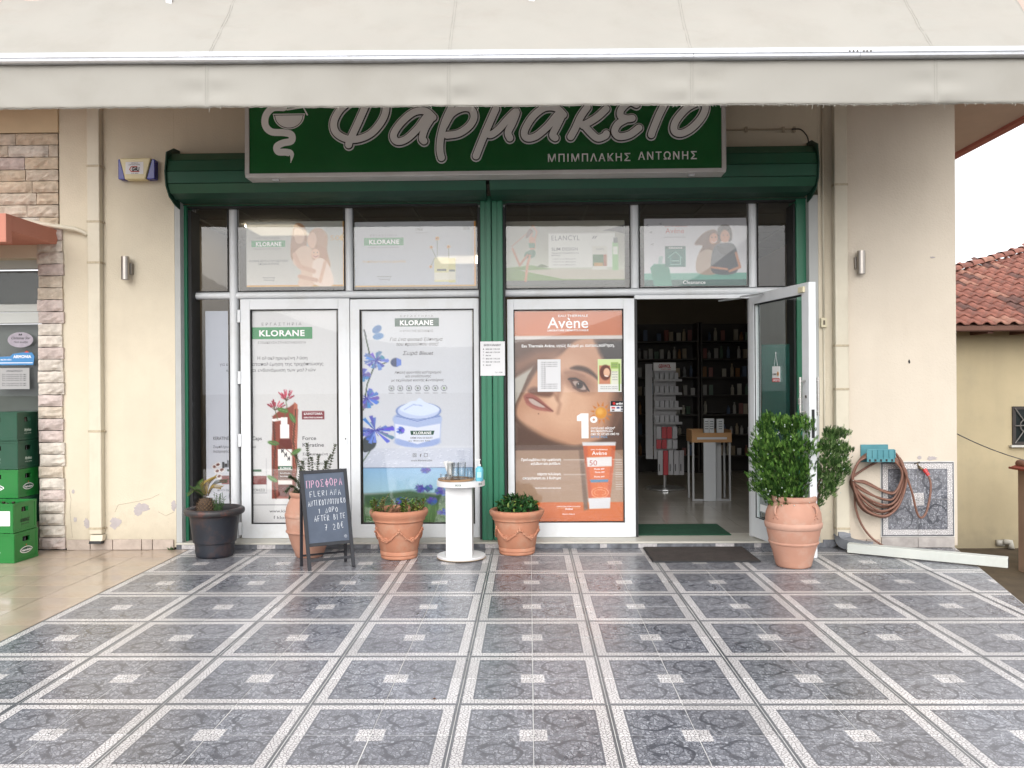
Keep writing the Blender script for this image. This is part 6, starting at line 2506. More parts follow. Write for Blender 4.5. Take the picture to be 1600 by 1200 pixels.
def garland_pot(px, Yc, label, rt, rb, h, seed):
    cx_ = X(px, Yc)
    t = thing('terracotta_pot', label, 'pot', (cx_, Yc, 0), 'terracotta pots with moulded garlands')
    s_ = h / .40
    lathe_part('body', [(.001, .001), (rb - .008, .001), (rb, .008), (rb + .001, .024 * s_), (rb - .003, .03 * s_), (rb + .005, .036 * s_), (rb + .006, .060 * s_), (rb + .002, .066 * s_), (rb + .008, .074 * s_), (rt - .045, .265 * s_), (rt - .040, .30 * s_), (rt - .055, .31 * s_)], (cx_, Yc, 0), terra, t)
    lathe_part('rim', [(rt - .041, .300 * s_), (rt - .025, .312 * s_), (rt - .026, .326 * s_), (rt - .010, .345 * s_), (rt, .368 * s_), (rt + .001, .384 * s_), (rt - .006, .396 * s_), (rt - .022, .40 * s_), (rt - .034, .392 * s_), (rt - .042, .35 * s_), (rt - .05, .31 * s_)], (cx_, Yc, 0), terra, t)
    w = MB()
    r_ = random.Random(seed)
    for g_ in range(5):
        a0 = g_ * 2 * math.pi / 5 - math.pi / 2 + .15
        # swag
        P = []
        for k in range(13):
            u_ = k / 12
            a_ = a0 + u_ * 2 * math.pi / 5
            z_ = (.245 - .085 * math.sin(math.pi * u_)) * s_
            rad = rb + .008 + (rt - .053 - rb) * (z_ / s_ - .074) / .191 + .004
            P.append((cx_ + rad * math.cos(a_), Yc + rad * math.sin(a_), z_))
            for q in range(2):
                w.sphere((P[-1][0] + r_.uniform(-.006, .006), P[-1][1] + r_.uniform(-.004, .004), z_ + r_.uniform(-.012, .012)), r_.uniform(.006, .012), 6, 4)
        w.tube(P, [.004 + .008 * math.sin(math.pi * k / 12) for k in range(13)], 6)
        a_ = a0 + math.pi / 5
        z_ = .165 * s_
        rad = rb + .008 + (rt - .053 - rb) * (z_ / s_ - .074) / .191 + .006
        c0 = (cx_ + rad * math.cos(a_), Yc + rad * math.sin(a_), z_)
        tang = Vector((-math.sin(a_), math.cos(a_), 0))
        for q in range(7):
            p_ = Vector(c0) + tang * .016 * math.cos(q * .9) + Vector((0, 0, .016 * math.sin(q * .9)))
            w.sphere(p_, .0105, 6, 4)
        w.sphere(Vector(c0) + Vector((math.cos(a_), math.sin(a_), 0)) * .006, .011, 8, 5)
    o = part('garland', w, terra, t, smooth=True)
    soil(t, (cx_, Yc), rt - .045, .345 * s_)
    return cx_, Yc, .345 * s_, t


p1 = garland_pot(622, -.36, 'large terracotta garland pot between the chalkboard and the white table', .242, .150, .405, 1)
p2 = garland_pot(806, -.20, 'terracotta garland pot with a bushy green shrub in front of the green post', .232, .150, .375, 2)

# pale jar by the open door
jx, jy = X(1238, -.74), -.74
t = thing('terracotta_jar', 'large pale terracotta jar with small handles beside the open door', 'pot', (jx, jy, 0))
jr = [(.001, .001), (.120, .001), (.130, .006), (.136, .02), (.160, .12), (.180, .18), (.197, .26), (.208, .32), (.211, .37), (.206, .42), (.190, .465), (.172, .495), (.166, .505), (.172, .513), (.176, .525), (.173, .545), (.160, .552), (.150, .545), (.146, .51), (.15, .47), (.001, .47)]
lathe_part('body', jr, (jx, jy, 0), terra_pale, t, seg=64)
lathe_part('band', [(.204, .300), (.2125, .306), (.218, .33), (.2165, .345), (.210, .352)], (jx, jy, 0), mat('terracotta_band', (.48, .28, .21), .8, var=.08, vscale=12), t, seg=64)
lathe_part('band', [(.182, .180), (.189, .188), (.190, .196), (.186, .203)], (jx, jy, 0), terra_pale, t, seg=64)
for a_ in (R(-55), R(-145), R(60)):
    w = MB()
    P = [(jx + (r_) * math.cos(a_), jy + r_ * math.sin(a_), z_) for r_, z_ in ((.176, .478), (.197, .485), (.214, .465), (.216, .435), (.206, .415))]
    w.tube(smooth_path(P, 5), .0085, 8)
    tg = Vector((-math.sin(a_), math.cos(a_), 0))
    for sgn in (-1, 1):
        c0 = Vector((jx + .209 * math.cos(a_), jy + .209 * math.sin(a_), .408))
        w.tube([c0, c0 + tg * sgn * .016 - Vector((0, 0, .008)), c0 + tg * sgn * .02 - Vector((0, 0, .022))], .005, 6)
    part('handle', w, terra_pale, t, smooth=True)
soil(t, (jx, jy), .15, .525)


# ------------------------------------------------------------------ plants
def plant(name, label, loc, cat='plant'):
    return thing(name, label, cat, loc)


leaf_m = mat_attr('leaf', rough=.45, spec=.35, trans=.25)
leaf_dull = mat_attr('dull_leaf', rough=.6, spec=.2, trans=.2)
bark = mat('bark', (.09, .06, .04), .9, var=.3, vscale=20, bump=.6, bscale=60)


def rv(n_): 
    v = rng.normal(size=(n_, 3))
    return v / np.linalg.norm(v, axis=1)[:, None]


# thuja in the pale jar: clumps of flat sprays
t = plant('thuja_bush', 'dense green conifer bush with two crowns growing in the pale terracotta jar', (jx, jy, .53), 'bush')
YT = jy


def pxw(px, py, Y): return np.array([X(px, Y), Y, Z(py, Y, px)])


clumps = []
main = [(1192, 690, 18), (1200, 668, 16), (1222, 662, 14), (1238, 672, 18), (1255, 668, 14), (1186, 715, 16), (1208, 710, 24), (1235, 705, 24), (1258, 700, 18), (1190, 742, 18), (1212, 740, 24), (1240, 740, 24), (1262, 732, 18),
        (1184, 764, 10), (1200, 768, 16), (1222, 772, 20), (1248, 768, 20), (1268, 756, 14), (1206, 788, 7), (1216, 782, 9), (1255, 785, 7), (1180, 700, 9), (1178, 725, 8), (1203, 655, 9), (1251, 656, 8), (1175, 745, 6)]
side = [(1305, 682, 13), (1318, 680, 9), (1296, 700, 15), (1312, 706, 13), (1290, 722, 14), (1306, 728, 13), (1316, 740, 9), (1285, 745, 13), (1302, 752, 12), (1288, 770, 12), (1280, 788, 8), (1300, 766, 7), (1284, 705, 7)]
P, D, N_, Ln, Wd, C_ = [], [], [], [], [], []
for grp, base_px, cols, dens in ((main, (1235, 800), ((.025, .07, .012), (.08, .18, .03), (.18, .32, .07)), 1.0), (side, (1262, 810), ((.035, .08, .02), (.09, .17, .045), (.18, .27, .10)), 1.6)):
    B = pxw(base_px[0], base_px[1], YT)
    for (px, py, r_) in grp:
        rad = r_ / 203
        for rep in range(2):
            yo = YT + rng.uniform(-.12, .12)
            c = pxw(px, py, YT)
            c[1] = yo
            n_ = int(680 * (r_ / 16) ** 2 * dens)
            # spray centres in the clump, leaf chains pointing up and outward
            for s_ in range(max(4, n_ // 9)):
                o_ = rv(1)[0] * rad * (rng.random() ** .4)
                p0 = c + o_
                d_ = (p0 - B)
                d_ /= np.linalg.norm(d_)
                d_ = d_ * .5 + o_ / rad * .35 + rv(1)[0] * .25 + np.array([0, 0, .5])
                d_ /= np.linalg.norm(d_)
                nn = rv(1)[0]
                side_ = np.cross(d_, nn)
                side_ /= np.linalg.norm(side_) + 1e-9
                L_ = rng.uniform(.028, .052)
                tone = rng.random() ** 1.3
                dep = np.clip(np.linalg.norm(o_) / rad, .2, 1)
                k0 = cols[0] if tone < .4 else (cols[1] if tone < .82 else cols[2])
                cc = np.array(k0) * rng.uniform(.8, 1.2)
                for q in range(9):
                    u_ = q / 8
                    if q == 0:
                        P.append(p0); D.append(d_); Ln.append(L_); Wd.append(.005)
                    else:
                        sg_ = 1 if q % 2 else -1
                        P.append(p0 + d_ * L_ * u_ * .85)
                        D.append(d_ * .8 + side_ * sg_ * .75 + rv(1)[0] * .12)
                        Ln.append(L_ * (.50 - .26 * u_))
                        Wd.append(.0058)
                    N_.append(nn + rv(1)[0] * .2)
                    C_.append(cc * rng.uniform(.85, 1.15))
leaves('foliage', P, D, N_, Ln, Wd, C_, leaf_dull, t)
w = MB()
for k, (a_, b_) in enumerate((((1230, 800), (1205, 700)), ((1235, 800), (1230, 690)), ((1240, 800), (1252, 700)), ((1245, 800), (1262, 740)), ((1262, 806), (1292, 720)), ((1264, 806), (1305, 700)))):
    A, B = pxw(a_[0], a_[1], YT), pxw(b_[0], b_[1], YT + .03 * (k % 3 - 1))
    M_ = (A + B) / 2 + np.array([.01 * (k % 2), .02, 0])
    w.tube(smooth_path([(jx + (k - 2.5) * .02, jy, .52), A, M_, B], 5), [.011 - .008 * i / 15 for i in range(16)], 6)
part('stem', w, bark, t, smooth=True)
w = MB()
for k in range(46):
    g_ = main[rng.integers(len(main))] if k % 4 else side[rng.integers(len(side))]
    c = pxw(g_[0] + rng.uniform(-g_[2], g_[2]) * .8, g_[1] + rng.uniform(-g_[2], g_[2]) * .8, YT)
    w.sphere((c[0], jy - .15 - rng.uniform(0, .03), c[2]), rng.uniform(.0035, .0055), 6, 4)
part('cones', w, mat('pale_cones', (.40, .46, .42), .7), t)['kind'] = 'stuff'

# rosemary in the urn
t = plant('rosemary_plant', 'grey-green rosemary with upright stems in the urn behind the chalkboard', (ux, uy, .53))
P, D, N_, Ln, Wd, C_ = [], [], [], [], [], []
w = MB()
stems = [((482, 775), (470, 740), (462, 712)), ((484, 775), (482, 730), (479, 694)), ((488, 775), (494, 745), (497, 712)), ((492, 775), (512, 735), (523, 696)), ((486, 775), (505, 748), (508, 722)),
         ((476, 775), (462, 752), (452, 745)), ((474, 775), (458, 770), (452, 778)), ((490, 775), (488, 750), (486, 716)), ((480, 775), (466, 758), (470, 730)), ((494, 775), (520, 760), (530, 735)), ((478, 775), (460, 765), (462, 790)), ((472, 772), (455, 760), (446, 768)),
         ((486, 775), (476, 748), (472, 722)), ((496, 775), (502, 742), (516, 712))]
for k, s_ in enumerate(stems):
    yo = uy + rng.uniform(-.10, .04)
    pts = [pxw(a_, b_, uy + (yo - uy) * i / 2) for i, (a_, b_) in enumerate(s_)]
    pth = smooth_path(pts, 10)
    w.tube(pth, .0022, 5)
    for i in range(1, len(pth)):
        for q in range(15):
            d_ = pth[i] - pth[i - 1]
            d_ = d_ / (np.linalg.norm(d_) + 1e-9)
            o_ = rv(1)[0]
            o_ -= d_ * o_.dot(d_)
            o_ /= np.linalg.norm(o_)
            P.append(pth[i] + rv(1)[0] * .002)
            D.append(o_ * .8 + d_ * .65)
            N_.append(rv(1)[0])
            Ln.append(rng.uniform(.016, .028))
            Wd.append(.0052)
            C_.append(np.array((.085, .11, .06)) * rng.uniform(.6, 1.35))
leaves('foliage', P, D, N_, Ln, Wd, C_, leaf_dull, t)
part('stem', w, bark, t)['kind'] = 'stuff'


def blade_leaf(mb_, p_, d_, n_, L_, W_, bend=.2, seg=4, tip=.8):
    d_ = np.array(d_, float); d_ /= np.linalg.norm(d_) + 1e-9
    s_ = np.cross(d_, n_); s_ /= np.linalg.norm(s_) + 1e-9
    n2 = np.cross(s_, d_)
    vs, fs = [], []
    for i in range(seg + 1):
        u_ = i / seg
        wd = W_ / 2 * (math.sin(math.pi * (u_ ** tip) * .96 + .06)) ** .8
        c = np.array(p_) + d_ * L_ * u_ - n2 * bend * L_ * u_ * u_
        vs += [tuple(c + s_ * wd + n2 * wd * .25), tuple(c), tuple(c - s_ * wd + n2 * wd * .25)]
    for i in range(seg):
        a_ = i * 3
        fs += [(a_, a_ + 1, a_ + 4, a_ + 3), (a_ + 1, a_ + 2, a_ + 5, a_ + 4)]
    mb_.add(vs, fs)


def leafy(name, parent, specs, cols, m=None):
    """specs: list of (p,d,n,L,W,bend,colour index); one mesh with tint attribute"""
    mb_ = MB()
    tint = []
    for (p_, d_, n_, L_, W_, bd, ci) in specs:
        k0 = len(mb_.v)
        blade_leaf(mb_, p_, d_, n_, L_, W_, bd)
        c = np.array(cols[ci]) * rng.uniform(.8, 1.2)
        tint += [tuple(c)] * (len(mb_.v) - k0)
    o = root_loc(parent)
    me = bpy.data.meshes.new(name)
    me.from_pydata([(v[0] - o[0], v[1] - o[1], v[2] - o[2]) for v in mb_.v], [], mb_.f)
    at = me.attributes.new('tint', 'FLOAT_COLOR', 'POINT')
    at.data.foreach_set('color', np.concatenate([np.array(tint), np.ones((len(tint), 1))], 1).ravel())
    return link(name, me, m or leaf_m, parent, smooth=True)


# bushy shrub in pot 2
cx_, cy_, cz_, _ = p2
t = plant('leafy_shrub', 'low bushy shrub with glossy green rosettes in the pot by the green post', (cx_, cy_, cz_))
sp_, w = [], MB()
for k in range(120):
    a_, r_ = rng.uniform(0, 6.28), math.sqrt(rng.random()) * .19
    hgt = .155 * (1 - (r_ / .24) ** 2) + rng.uniform(-.03, .02)
    c = np.array([cx_ + r_ * math.cos(a_), cy_ + r_ * math.sin(a_), cz_ + max(.02, hgt)])
    ax = np.array([math.cos(a_) * r_ * 3.2, math.sin(a_) * r_ * 3.2, .8]) + rv(1)[0] * .25
    ax /= np.linalg.norm(ax)
    w.tube([(cx_ + r_ * .3 * math.cos(a_), cy_ + r_ * .3 * math.sin(a_), cz_ - .01), tuple(c)], .0025, 4)
    for q in range(9):
        b_ = rv(1)[0]
        b_ -= ax * b_.dot(ax)
        b_ /= np.linalg.norm(b_)
        d_ = b_ * (1.0 if q < 6 else .55) + ax * (.25 if q < 6 else .9)
        sp_.append((c - ax * .012 * (q % 3), d_, ax, rng.uniform(.032, .05), rng.uniform(.014, .02), .25, 2 if (rng.random() < .06) else int(rng.random() < .4)))
leafy('foliage', t, sp_, ((.018, .075, .018), (.04, .13, .03), (.22, .30, .07)))
part('stem', w, bark, t)['kind'] = 'stuff'

# jade / sedum mix in pot 1
cx_, cy_, cz_, _ = p1
t = plant('succulent_plants', 'small yellow-green succulents and trailing stems in the pot beside the white table', (cx_, cy_, cz_))
sp_, w = [], MB()


def sprig(base, tip, nlf, L_, ci, wd=.016, bare=.2):
    pts = smooth_path([base, (np.array(base) + np.array(tip)) / 2 + rv(1)[0] * .012, tip], 6)
    w.tube(pts, .003, 5)
    ax = np.array(tip) - np.array(base)
    ax /= np.linalg.norm(ax)
    for q in range(nlf):
        u_ = bare + (1 - bare) * q / (nlf - 1)
        p_ = np.array(pts[min(len(pts) - 1, int(u_ * (len(pts) - 1)))])
        b_ = rv(1)[0]
        b_ -= ax * b_.dot(ax)
        b_ /= np.linalg.norm(b_)
        sp_.append((p_, b_ + ax * .6, ax, L_ * rng.uniform(.7, 1.15), wd * rng.uniform(.8, 1.2), .05, ci if rng.random() < .8 else (ci + 1) % 4))


def pw(px, py, dy=0.): return pxw(px, py, cy_ + dy)


sprig(pw(590, 806, -.1), pw(597, 778, -.08), 18, .026, 0)
sprig(pw(592, 806, -.05), pw(606, 772, -.03), 14, .022, 1)
sprig(pw(600, 806, -.08), pw(612, 786, -.06), 14, .024, 1)
sprig(pw(586, 806, -.02), pw(586, 786, 0), 12, .022, 1)
for k in range(36):
    x_ = rng.uniform(585, 662)
    h_ = rng.uniform(8, 24)
    dy = rng.uniform(-.14, .12)
    sprig(pw(x_, 806, dy), pw(x_ + rng.uniform(-8, 8), 802 - h_, dy + rng.uniform(-.03, .03)), 16, .032, int(rng.integers(1, 4)) if k % 4 else 1, wd=.022)
leafy('foliage', t, sp_, ((.34, .42, .08), (.16, .28, .05), (.07, .17, .035), (.14, .15, .04)))
part('stem', w, mat('reddish_stem', (.12, .06, .035), .7), t)['kind'] = 'stuff'
w = MB()
P_ = np.array(pw(618, 806, -.06))
for k in range(40):
    a_, r_ = rng.uniform(0, 6.28), rng.uniform(0, .06)
    w.tube([P_ + [r_ * math.cos(a_), r_ * math.sin(a_) * .8, .02], P_ + [r_ * .6 * math.cos(a_ + .6), r_ * .6 * math.sin(a_ + .6), .055]], .005, 5)
part('dry_clump', w, mat('dry_leaves', (.15, .07, .035), .9, var=.3, vscale=30), t)['kind'] = 'stuff'

# cycad stump and small plant in the black planter
t = plant('cycad_plant', 'stunted cycad with a scaly trunk and few yellowed fronds in the black planter', (bx, by, .36))
tx, ty = X(321, by - .04), by - .04
w = MB()
prof_ = [(.055, 0), (.066, .03), (.068, .07), (.060, .11), (.045, .135), (.02, .145)]
w.lathe(prof_, (tx, ty, .35), 16)
part('trunk', w, mat('cycad_trunk', (.07, .045, .03), .95, var=.3, vscale=30, bump=.5, bscale=50), t)
w = MB()
for ring in range(9):
    z_ = .355 + ring * .0155
    rr = .062 + .008 * math.sin(ring / 8 * 3.1) - (.03 * max(0, ring - 6) / 3)
    for k in range(14):
        a_ = (k + .5 * (ring % 2)) * 2 * math.pi / 14
        c = Vector((tx + rr * math.cos(a_), ty + rr * math.sin(a_), z_))
        d_ = Vector((math.cos(a_), math.sin(a_), .9)).normalized()
        s_ = Vector((-math.sin(a_), math.cos(a_), 0))
        w.add([c + s_ * .010, c - s_ * .010, c + d_ * .024, c - Vector((0, 0, .008)) + d_ * .006], [(0, 1, 2), (0, 3, 1), (0, 2, 3), (1, 3, 2)])
part('scales', w, mat('cycad_scale', (.16, .10, .055), .9, var=.4, vscale=40), t)['kind'] = 'stuff'
sp_ = []
w = MB()
fr_ = [((321, 775), (308, 764), (293, 772), 1), ((322, 775), (318, 758), (329, 749), 2), ((324, 775), (336, 756), (352, 752), 3), ((320, 776), (306, 768), (297, 762), 0), ((323, 775), (330, 762), (344, 762), 2), ((322, 775), (326, 756), (336, 746), 2), ((321, 775), (312, 760), (316, 752), 1)]
for k, (a_, b_, c_, ci) in enumerate(fr_):
    dy = (-.05, -.02, .02, -.08, -.06, .0, .03)[k]
    pth = smooth_path([pxw(*a_, ty), pxw(*b_, ty + dy / 2), pxw(*c_, ty + dy)], 12)
    w.tube(pth, .0025, 5)
    for i in range(2, len(pth)):
        dd = pth[i] - pth[i - 1]
        dd /= np.linalg.norm(dd) + 1e-9
        sd = np.cross(dd, np.array([0, -.5, .9]))
        sd /= np.linalg.norm(sd)
        for s_ in (-1, 1):
            sp_.append((pth[i], sd * s_ + dd * .7 + np.array([0, 0, .25]), np.array([0, -.4, 1.]), .045 * (1 - .5 * abs(i / len(pth) - .45)), .006, .1, ci))
leafy('fronds', t, sp_, ((.06, .12, .03), (.07, .13, .035), (.30, .21, .05), (.05, .07, .04)))
part('rachis', w, bark, t)['kind'] = 'stuff'
t = plant('small_herb', 'small fine-leaved green herb beside the cycad in the black planter', (X(340, by), by - .05, .36))
sp_ = []
w = MB()
for k in range(34):
    x_ = rng.uniform(328, 350)
    dy = rng.uniform(-.12, .02)
    b0, b1 = pxw(338 + (x_ - 338) * .4, 802, by + dy), pxw(x_, rng.uniform(770, 794), by + dy)
    w.tube([b0, b1], .0013, 4)
    for q in range(10):
        p_ = b0 + (b1 - b0) * (.25 + .75 * q / 9)
        sp_.append((p_, rv(1)[0] + (b1 - b0) / np.linalg.norm(b1 - b0) * .8, rv(1)[0], .017, .0045, .1, int(rng.integers(0, 2))))
leafy('foliage', t, sp_, ((.05, .12, .035), (.03, .075, .02)))
part('stem', w, mat('green_stem', (.05, .09, .03), .7), t)['kind'] = 'stuff'
# weed at the wall foot
t = plant('wall_weed', 'tiny weed growing from the joint at the foot of the left wall', (X(267, -.02), -.03, 0))
sp_ = [((X(267, -.02) + rng.uniform(-.02, .02), -.03 + rng.uniform(-.02, .01), .004), rv(1)[0] * .6 + np.array([0, -.1, .7]), rv(1)[0], rng.uniform(.015, .035), .008, .2, 0) for k in range(26)]
leafy('foliage', t, sp_, ((.05, .11, .03),))

# ------------------------------------------------------------------ chalkboard
FL = Vector((*fl(483, 892), 0)); FR = Vector((*fl(553.5, 885), 0))
TLc = Vector((X(468, -.80, 737), -.80, Z(736.5, -.80, 468))); TRc = Vector((X(541, -.63, 731), -.63, Z(731.5, -.63, 541)))
U = (FR - FL)
Wb = (TRc - TLc).length
U = ((FR - FL).normalized() + (TRc - TLc).normalized()).normalized()
V = ((TLc + TRc) / 2 - (FL + FR) / 2)
Hb = V.length
V.normalize()
N3 = U.cross(V).normalized()     # towards the viewer is -N3 or N3
if N3.y > 0: N3 = -N3
O3 = (FL + FR) / 2 - U * Wb / 2
t = thing('chalkboard', 'black A-frame chalkboard with an offer handwritten in chalk', 'chalkboard', (O3.x, O3.y, 0))


def cb(a_, b_, c_=0.): return O3 + U * a_ + V * b_ + N3 * c_


def cbox(mb_, a0, a1, b0, b1, c0, c1):
    vs = [cb(a_, b_, c_) for c_ in (c0, c1) for a_, b_ in ((a0, b0), (a1, b0), (a1, b1), (a0, b1))]
    mb_.add(vs, [(0, 1, 2, 3), (7, 6, 5, 4), (0, 4, 5, 1), (1, 5, 6, 2), (2, 6, 7, 3), (3, 7, 4, 0)])


bw = mat('black_stained_wood', (.022, .023, .028), .5, var=.15, vscale=12, bump=.1, bscale=60)
fwd = .026
zb0 = Hb * .235
w = MB(); cbox(w, 0, fwd, 0, Hb, -.012, .012); part('leg', w, bw, t, bevel=.002)
w = MB(); cbox(w, Wb - fwd, Wb, 0, Hb, -.012, .012); part('leg', w, bw, t, bevel=.002)
w = MB(); cbox(w, fwd + .0005, Wb - fwd - .0005, Hb - fwd, Hb, -.011, .011); part('top_rail', w, bw, t, bevel=.002)
w = MB(); cbox(w, fwd + .0005, Wb - fwd - .0005, zb0, zb0 + fwd, -.011, .011); part('bottom_rail', w, bw, t, bevel=.002)
w = MB(); cbox(w, fwd + .0005, Wb - fwd - .0005, Hb * .085, Hb * .085 + .02, -.009, .009); part('cross_bar', w, bw, t, bevel=.002)
w = MB(); cbox(w, fwd + .0005, Wb - fwd - .0005, zb0 + fwd + .0005, Hb - fwd - .0005, -.004, .004)
part('board', w, mat('chalkboard_slate', (.075, .095, .135), .6, var=.14, vscale=5, dirt=(.13, .15, .19), dscale=4, damt=.5), t)
RLp, RRp = Vector((*fl(471, 885), 0)), Vector((*fl(540, 877.5), 0))
for A, B in ((RLp, cb(.013, Hb * .93, -.02)), (RRp, cb(Wb - .013, Hb * .93, -.02))):
    w = MB()
    w.tube([A + Vector((0, 0, .0)), B], .013, 4)
    part('rear_leg', w, bw, t)
w = MB()
w.tube([RLp * .88 + cb(.013, Hb * .93, -.02) * .12, RRp * .88 + cb(Wb - .013, Hb * .93, -.02) * .12], .008, 4)
part('rear_bar', w, bw, t)
GL = {'Π': [[(0, 0), (0, 1), (.75, 1), (.75, 0)]], 'Ρ': [[(0, 0), (0, 1), (.5, 1), (.65, .78), (.5, .5), (0, .5)]], 'Ο': [[(.35, 1), (.05, .8), (0, .4), (.25, 0), (.6, .1), (.75, .5), (.6, .9), (.35, 1)]],
      'Σ': [[(.7, 1), (0, 1), (.4, .5), (0, 0), (.7, 0)]], 'Φ': [[(.4, 1.1), (.4, -.1)], [(.4, .85), (.05, .6), (.15, .25), (.4, .18), (.7, .3), (.75, .65), (.4, .85)]], 'Α': [[(0, 0), (.35, 1), (.7, 0)], [(.14, .38), (.56, .38)]],
      'F': [[(.6, 1), (0, 1), (0, 0)], [(0, .5), (.45, .5)]], 'L': [[(0, 1), (0, 0), (.55, 0)]], 'E': [[(.6, 1), (0, 1), (0, 0), (.6, 0)], [(0, .5), (.45, .5)]], 'R': [[(0, 0), (0, 1), (.5, 1), (.6, .75), (.45, .5), (0, .5), (.6, 0)]],
      'I': [[(.1, 1), (.1, 0)]], 'N': [[(0, 0), (0, 1), (.6, 0), (.6, 1)]], 'T': [[(0, 1), (.7, 1)], [(.35, 1), (.35, 0)]], 'K': [[(0, 1), (0, 0)], [(.6, 1), (0, .45), (.6, 0)]], 'Υ': [[(0, 1), (.32, .5), (.65, 1)], [(.32, .5), (.32, 0)]],
      'Δ': [[(0, 0), (.35, 1), (.75, 0), (0, 0)]], 'Ω': [[(0, 0), (.25, 0), (.05, .5), (.2, .95), (.5, 1), (.7, .6), (.5, 0), (.75, 0)]], 'B': [[(0, 0), (0, 1), (.5, .9), (.5, .6), (0, .5), (.55, .4), (.55, .08), (0, 0)]],
      '1': [[(.0, .75), (.25, 1), (.25, 0)]], '7': [[(0, 1), (.6, 1), (.2, 0)], [(.15, .5), (.5, .5)]], '2': [[(0, .8), (.25, 1), (.55, .8), (.45, .5), (0, 0), (.6, 0)]], '0': [[(.3, 1), (.05, .6), (.1, .1), (.4, 0), (.6, .4), (.5, .9), (.3, 1)]],
      '€': [[(.6, .9), (.3, 1), (.1, .7), (.1, .3), (.3, 0), (.6, .1)], [(-.05, .6), (.45, .6)], [(-.05, .42), (.4, .42)]], 'B2': []}
for a_, b_ in zip('ΑΕΙΝΤΚΒ', 'ΑEINTKB'):
    GL[a_] = GL[b_]
GL['A'] = GL['Α']


def chalk(mb_, s_, x0, x1, y0, hgt, m_w=.0034):
    """letters between fractions x0..x1 of the board width, baseline fraction y0 of the board height"""
    bw_, bh_ = Wb - 2 * fwd, Hb - 2 * fwd - zb0
    n_ = len(s_)
    st_ = (x1 - x0) / n_
    rr = random.Random(s_)
    for i, ch in enumerate(s_):
        if ch not in GL: continue
        ox, oy = x0 + i * st_, y0 + rr.uniform(-.006, .006) + (i / n_) * .012
        sc_ = rr.uniform(.92, 1.08)
        for s2 in GL[ch]:
            pts = [(fwd + (ox + q[0] * st_ * .82) * bw_ + rr.uniform(-.001, .001), zb0 + fwd + (oy + q[1] * hgt * sc_) * bh_ + rr.uniform(-.001, .001)) for q in s2]
            ribbon(mb_, pts, m_w, lambda a_, b_, c_=0: tuple(cb(a_, b_, .0046 + .00002 * i + c_)), 0.)


pink = mat('pink_chalk', (.60, .36, .48), .95, var=.15, vscale=90)
whc = mat('white_chalk', (.62, .64, .68), .95, var=.2, vscale=90)
w = MB(); chalk(w, 'ΠΡΟΣΦΟΡΑ', .06, .98, .80, .10, .0052); part('pink_lettering', w, pink, t)
w = MB()
chalk(w, 'FLERIANA', .12, .92, .665, .075)
chalk(w, 'ΑΝΤΙΚΟΥΝΟΥΠΙΚΟ', .06, 1.0, .535, .075)
chalk(w, '1 ΔΩΡΟ', .30, .80, .42, .065)
chalk(w, 'AFTER BITE'.replace('A', 'Α'), .18, .97, .31, .075)
chalk(w, '7 20€', .42, .92, .17, .085)
part('white_lettering', w, whc, t)
w = MB()
pts = [((Wb - fwd) * .915 + .010 * math.cos(q), zb0 + fwd + .034 + .010 * math.sin(q)) for q in np.linspace(0, 6.283, 15)[:-1]]
ribbon(w, pts, .0018, lambda a_, b_, c_=0: tuple(cb(a_, b_, .0048)), closed=True)
ribbon(w, [((Wb - fwd) * .915 - .003, zb0 + fwd + .029), ((Wb - fwd) * .915 - .003, zb0 + fwd + .040), ((Wb - fwd) * .915 + .004, zb0 + fwd + .037), ((Wb - fwd) * .915 - .002, zb0 + fwd + .034)], .0016, lambda a_, b_, c_=0: tuple(cb(a_, b_, .0048)))
part('maker_mark', w, whc, t)

# ------------------------------------------------------------------ white round table with glasses
TY = -.40
tx = X(719, TY)
zt = Z(750, TY, 718)
t = thing('round_table', 'white round-topped display table between the two garland pots', 'table', (tx, TY, 0))
w = MB(); w.lathe([(.001, .012), (.198, .012), (.200, .016), (.200, .028), (.196, .032), (.001, .032)], (tx, TY, 0), 48, cap=False); part('base', w, white_m, t, smooth=True, auto=40)
w = MB(); w.lathe([(.199, .008), (.201, .0085), (.201, .0115), (.199, .0118)], (tx, TY, 0), 48, cap=False)
w.lathe([(.001, .0075), (.199, .0075), (.199, .0118), (.001, .0118)], (tx, TY, 0), 48, cap=False)
part('base_edge', w, mat('chipboard', (.36, .25, .14), .8, var=.2, vscale=60), t)
for k in range(4):
    a_ = R(45 + 90 * k)
    w = MB(); w.lathe([(.001, 0), (.016, 0), (.016, .0073), (.001, .0073)], (tx + .15 * math.cos(a_), TY + .15 * math.sin(a_), 0), 10, cap=False); part('foot', w, white_m, t)
w = MB()
xa, xb = X(695, TY - .1), X(733.5, TY - .1)
w.box(xa, xb, TY - .10, TY + .10, .0325, zt - .045)
part('column', w, white_m, t, bevel=.002)
w = MB()
w.box(xb + .0005, xb + .012, TY - .104, TY + .104, .0325, zt - .045)
part('side_panel', w, white_m, t, bevel=.001)
w = MB(); w.lathe([(.001, zt - .044), (.196, zt - .044), (.198, zt - .042), (.198, zt - .002), (.195, zt), (.001, zt)], (tx, TY, 0), 64, cap=False); part('table_top', w, white_m, t, smooth=True, auto=40)
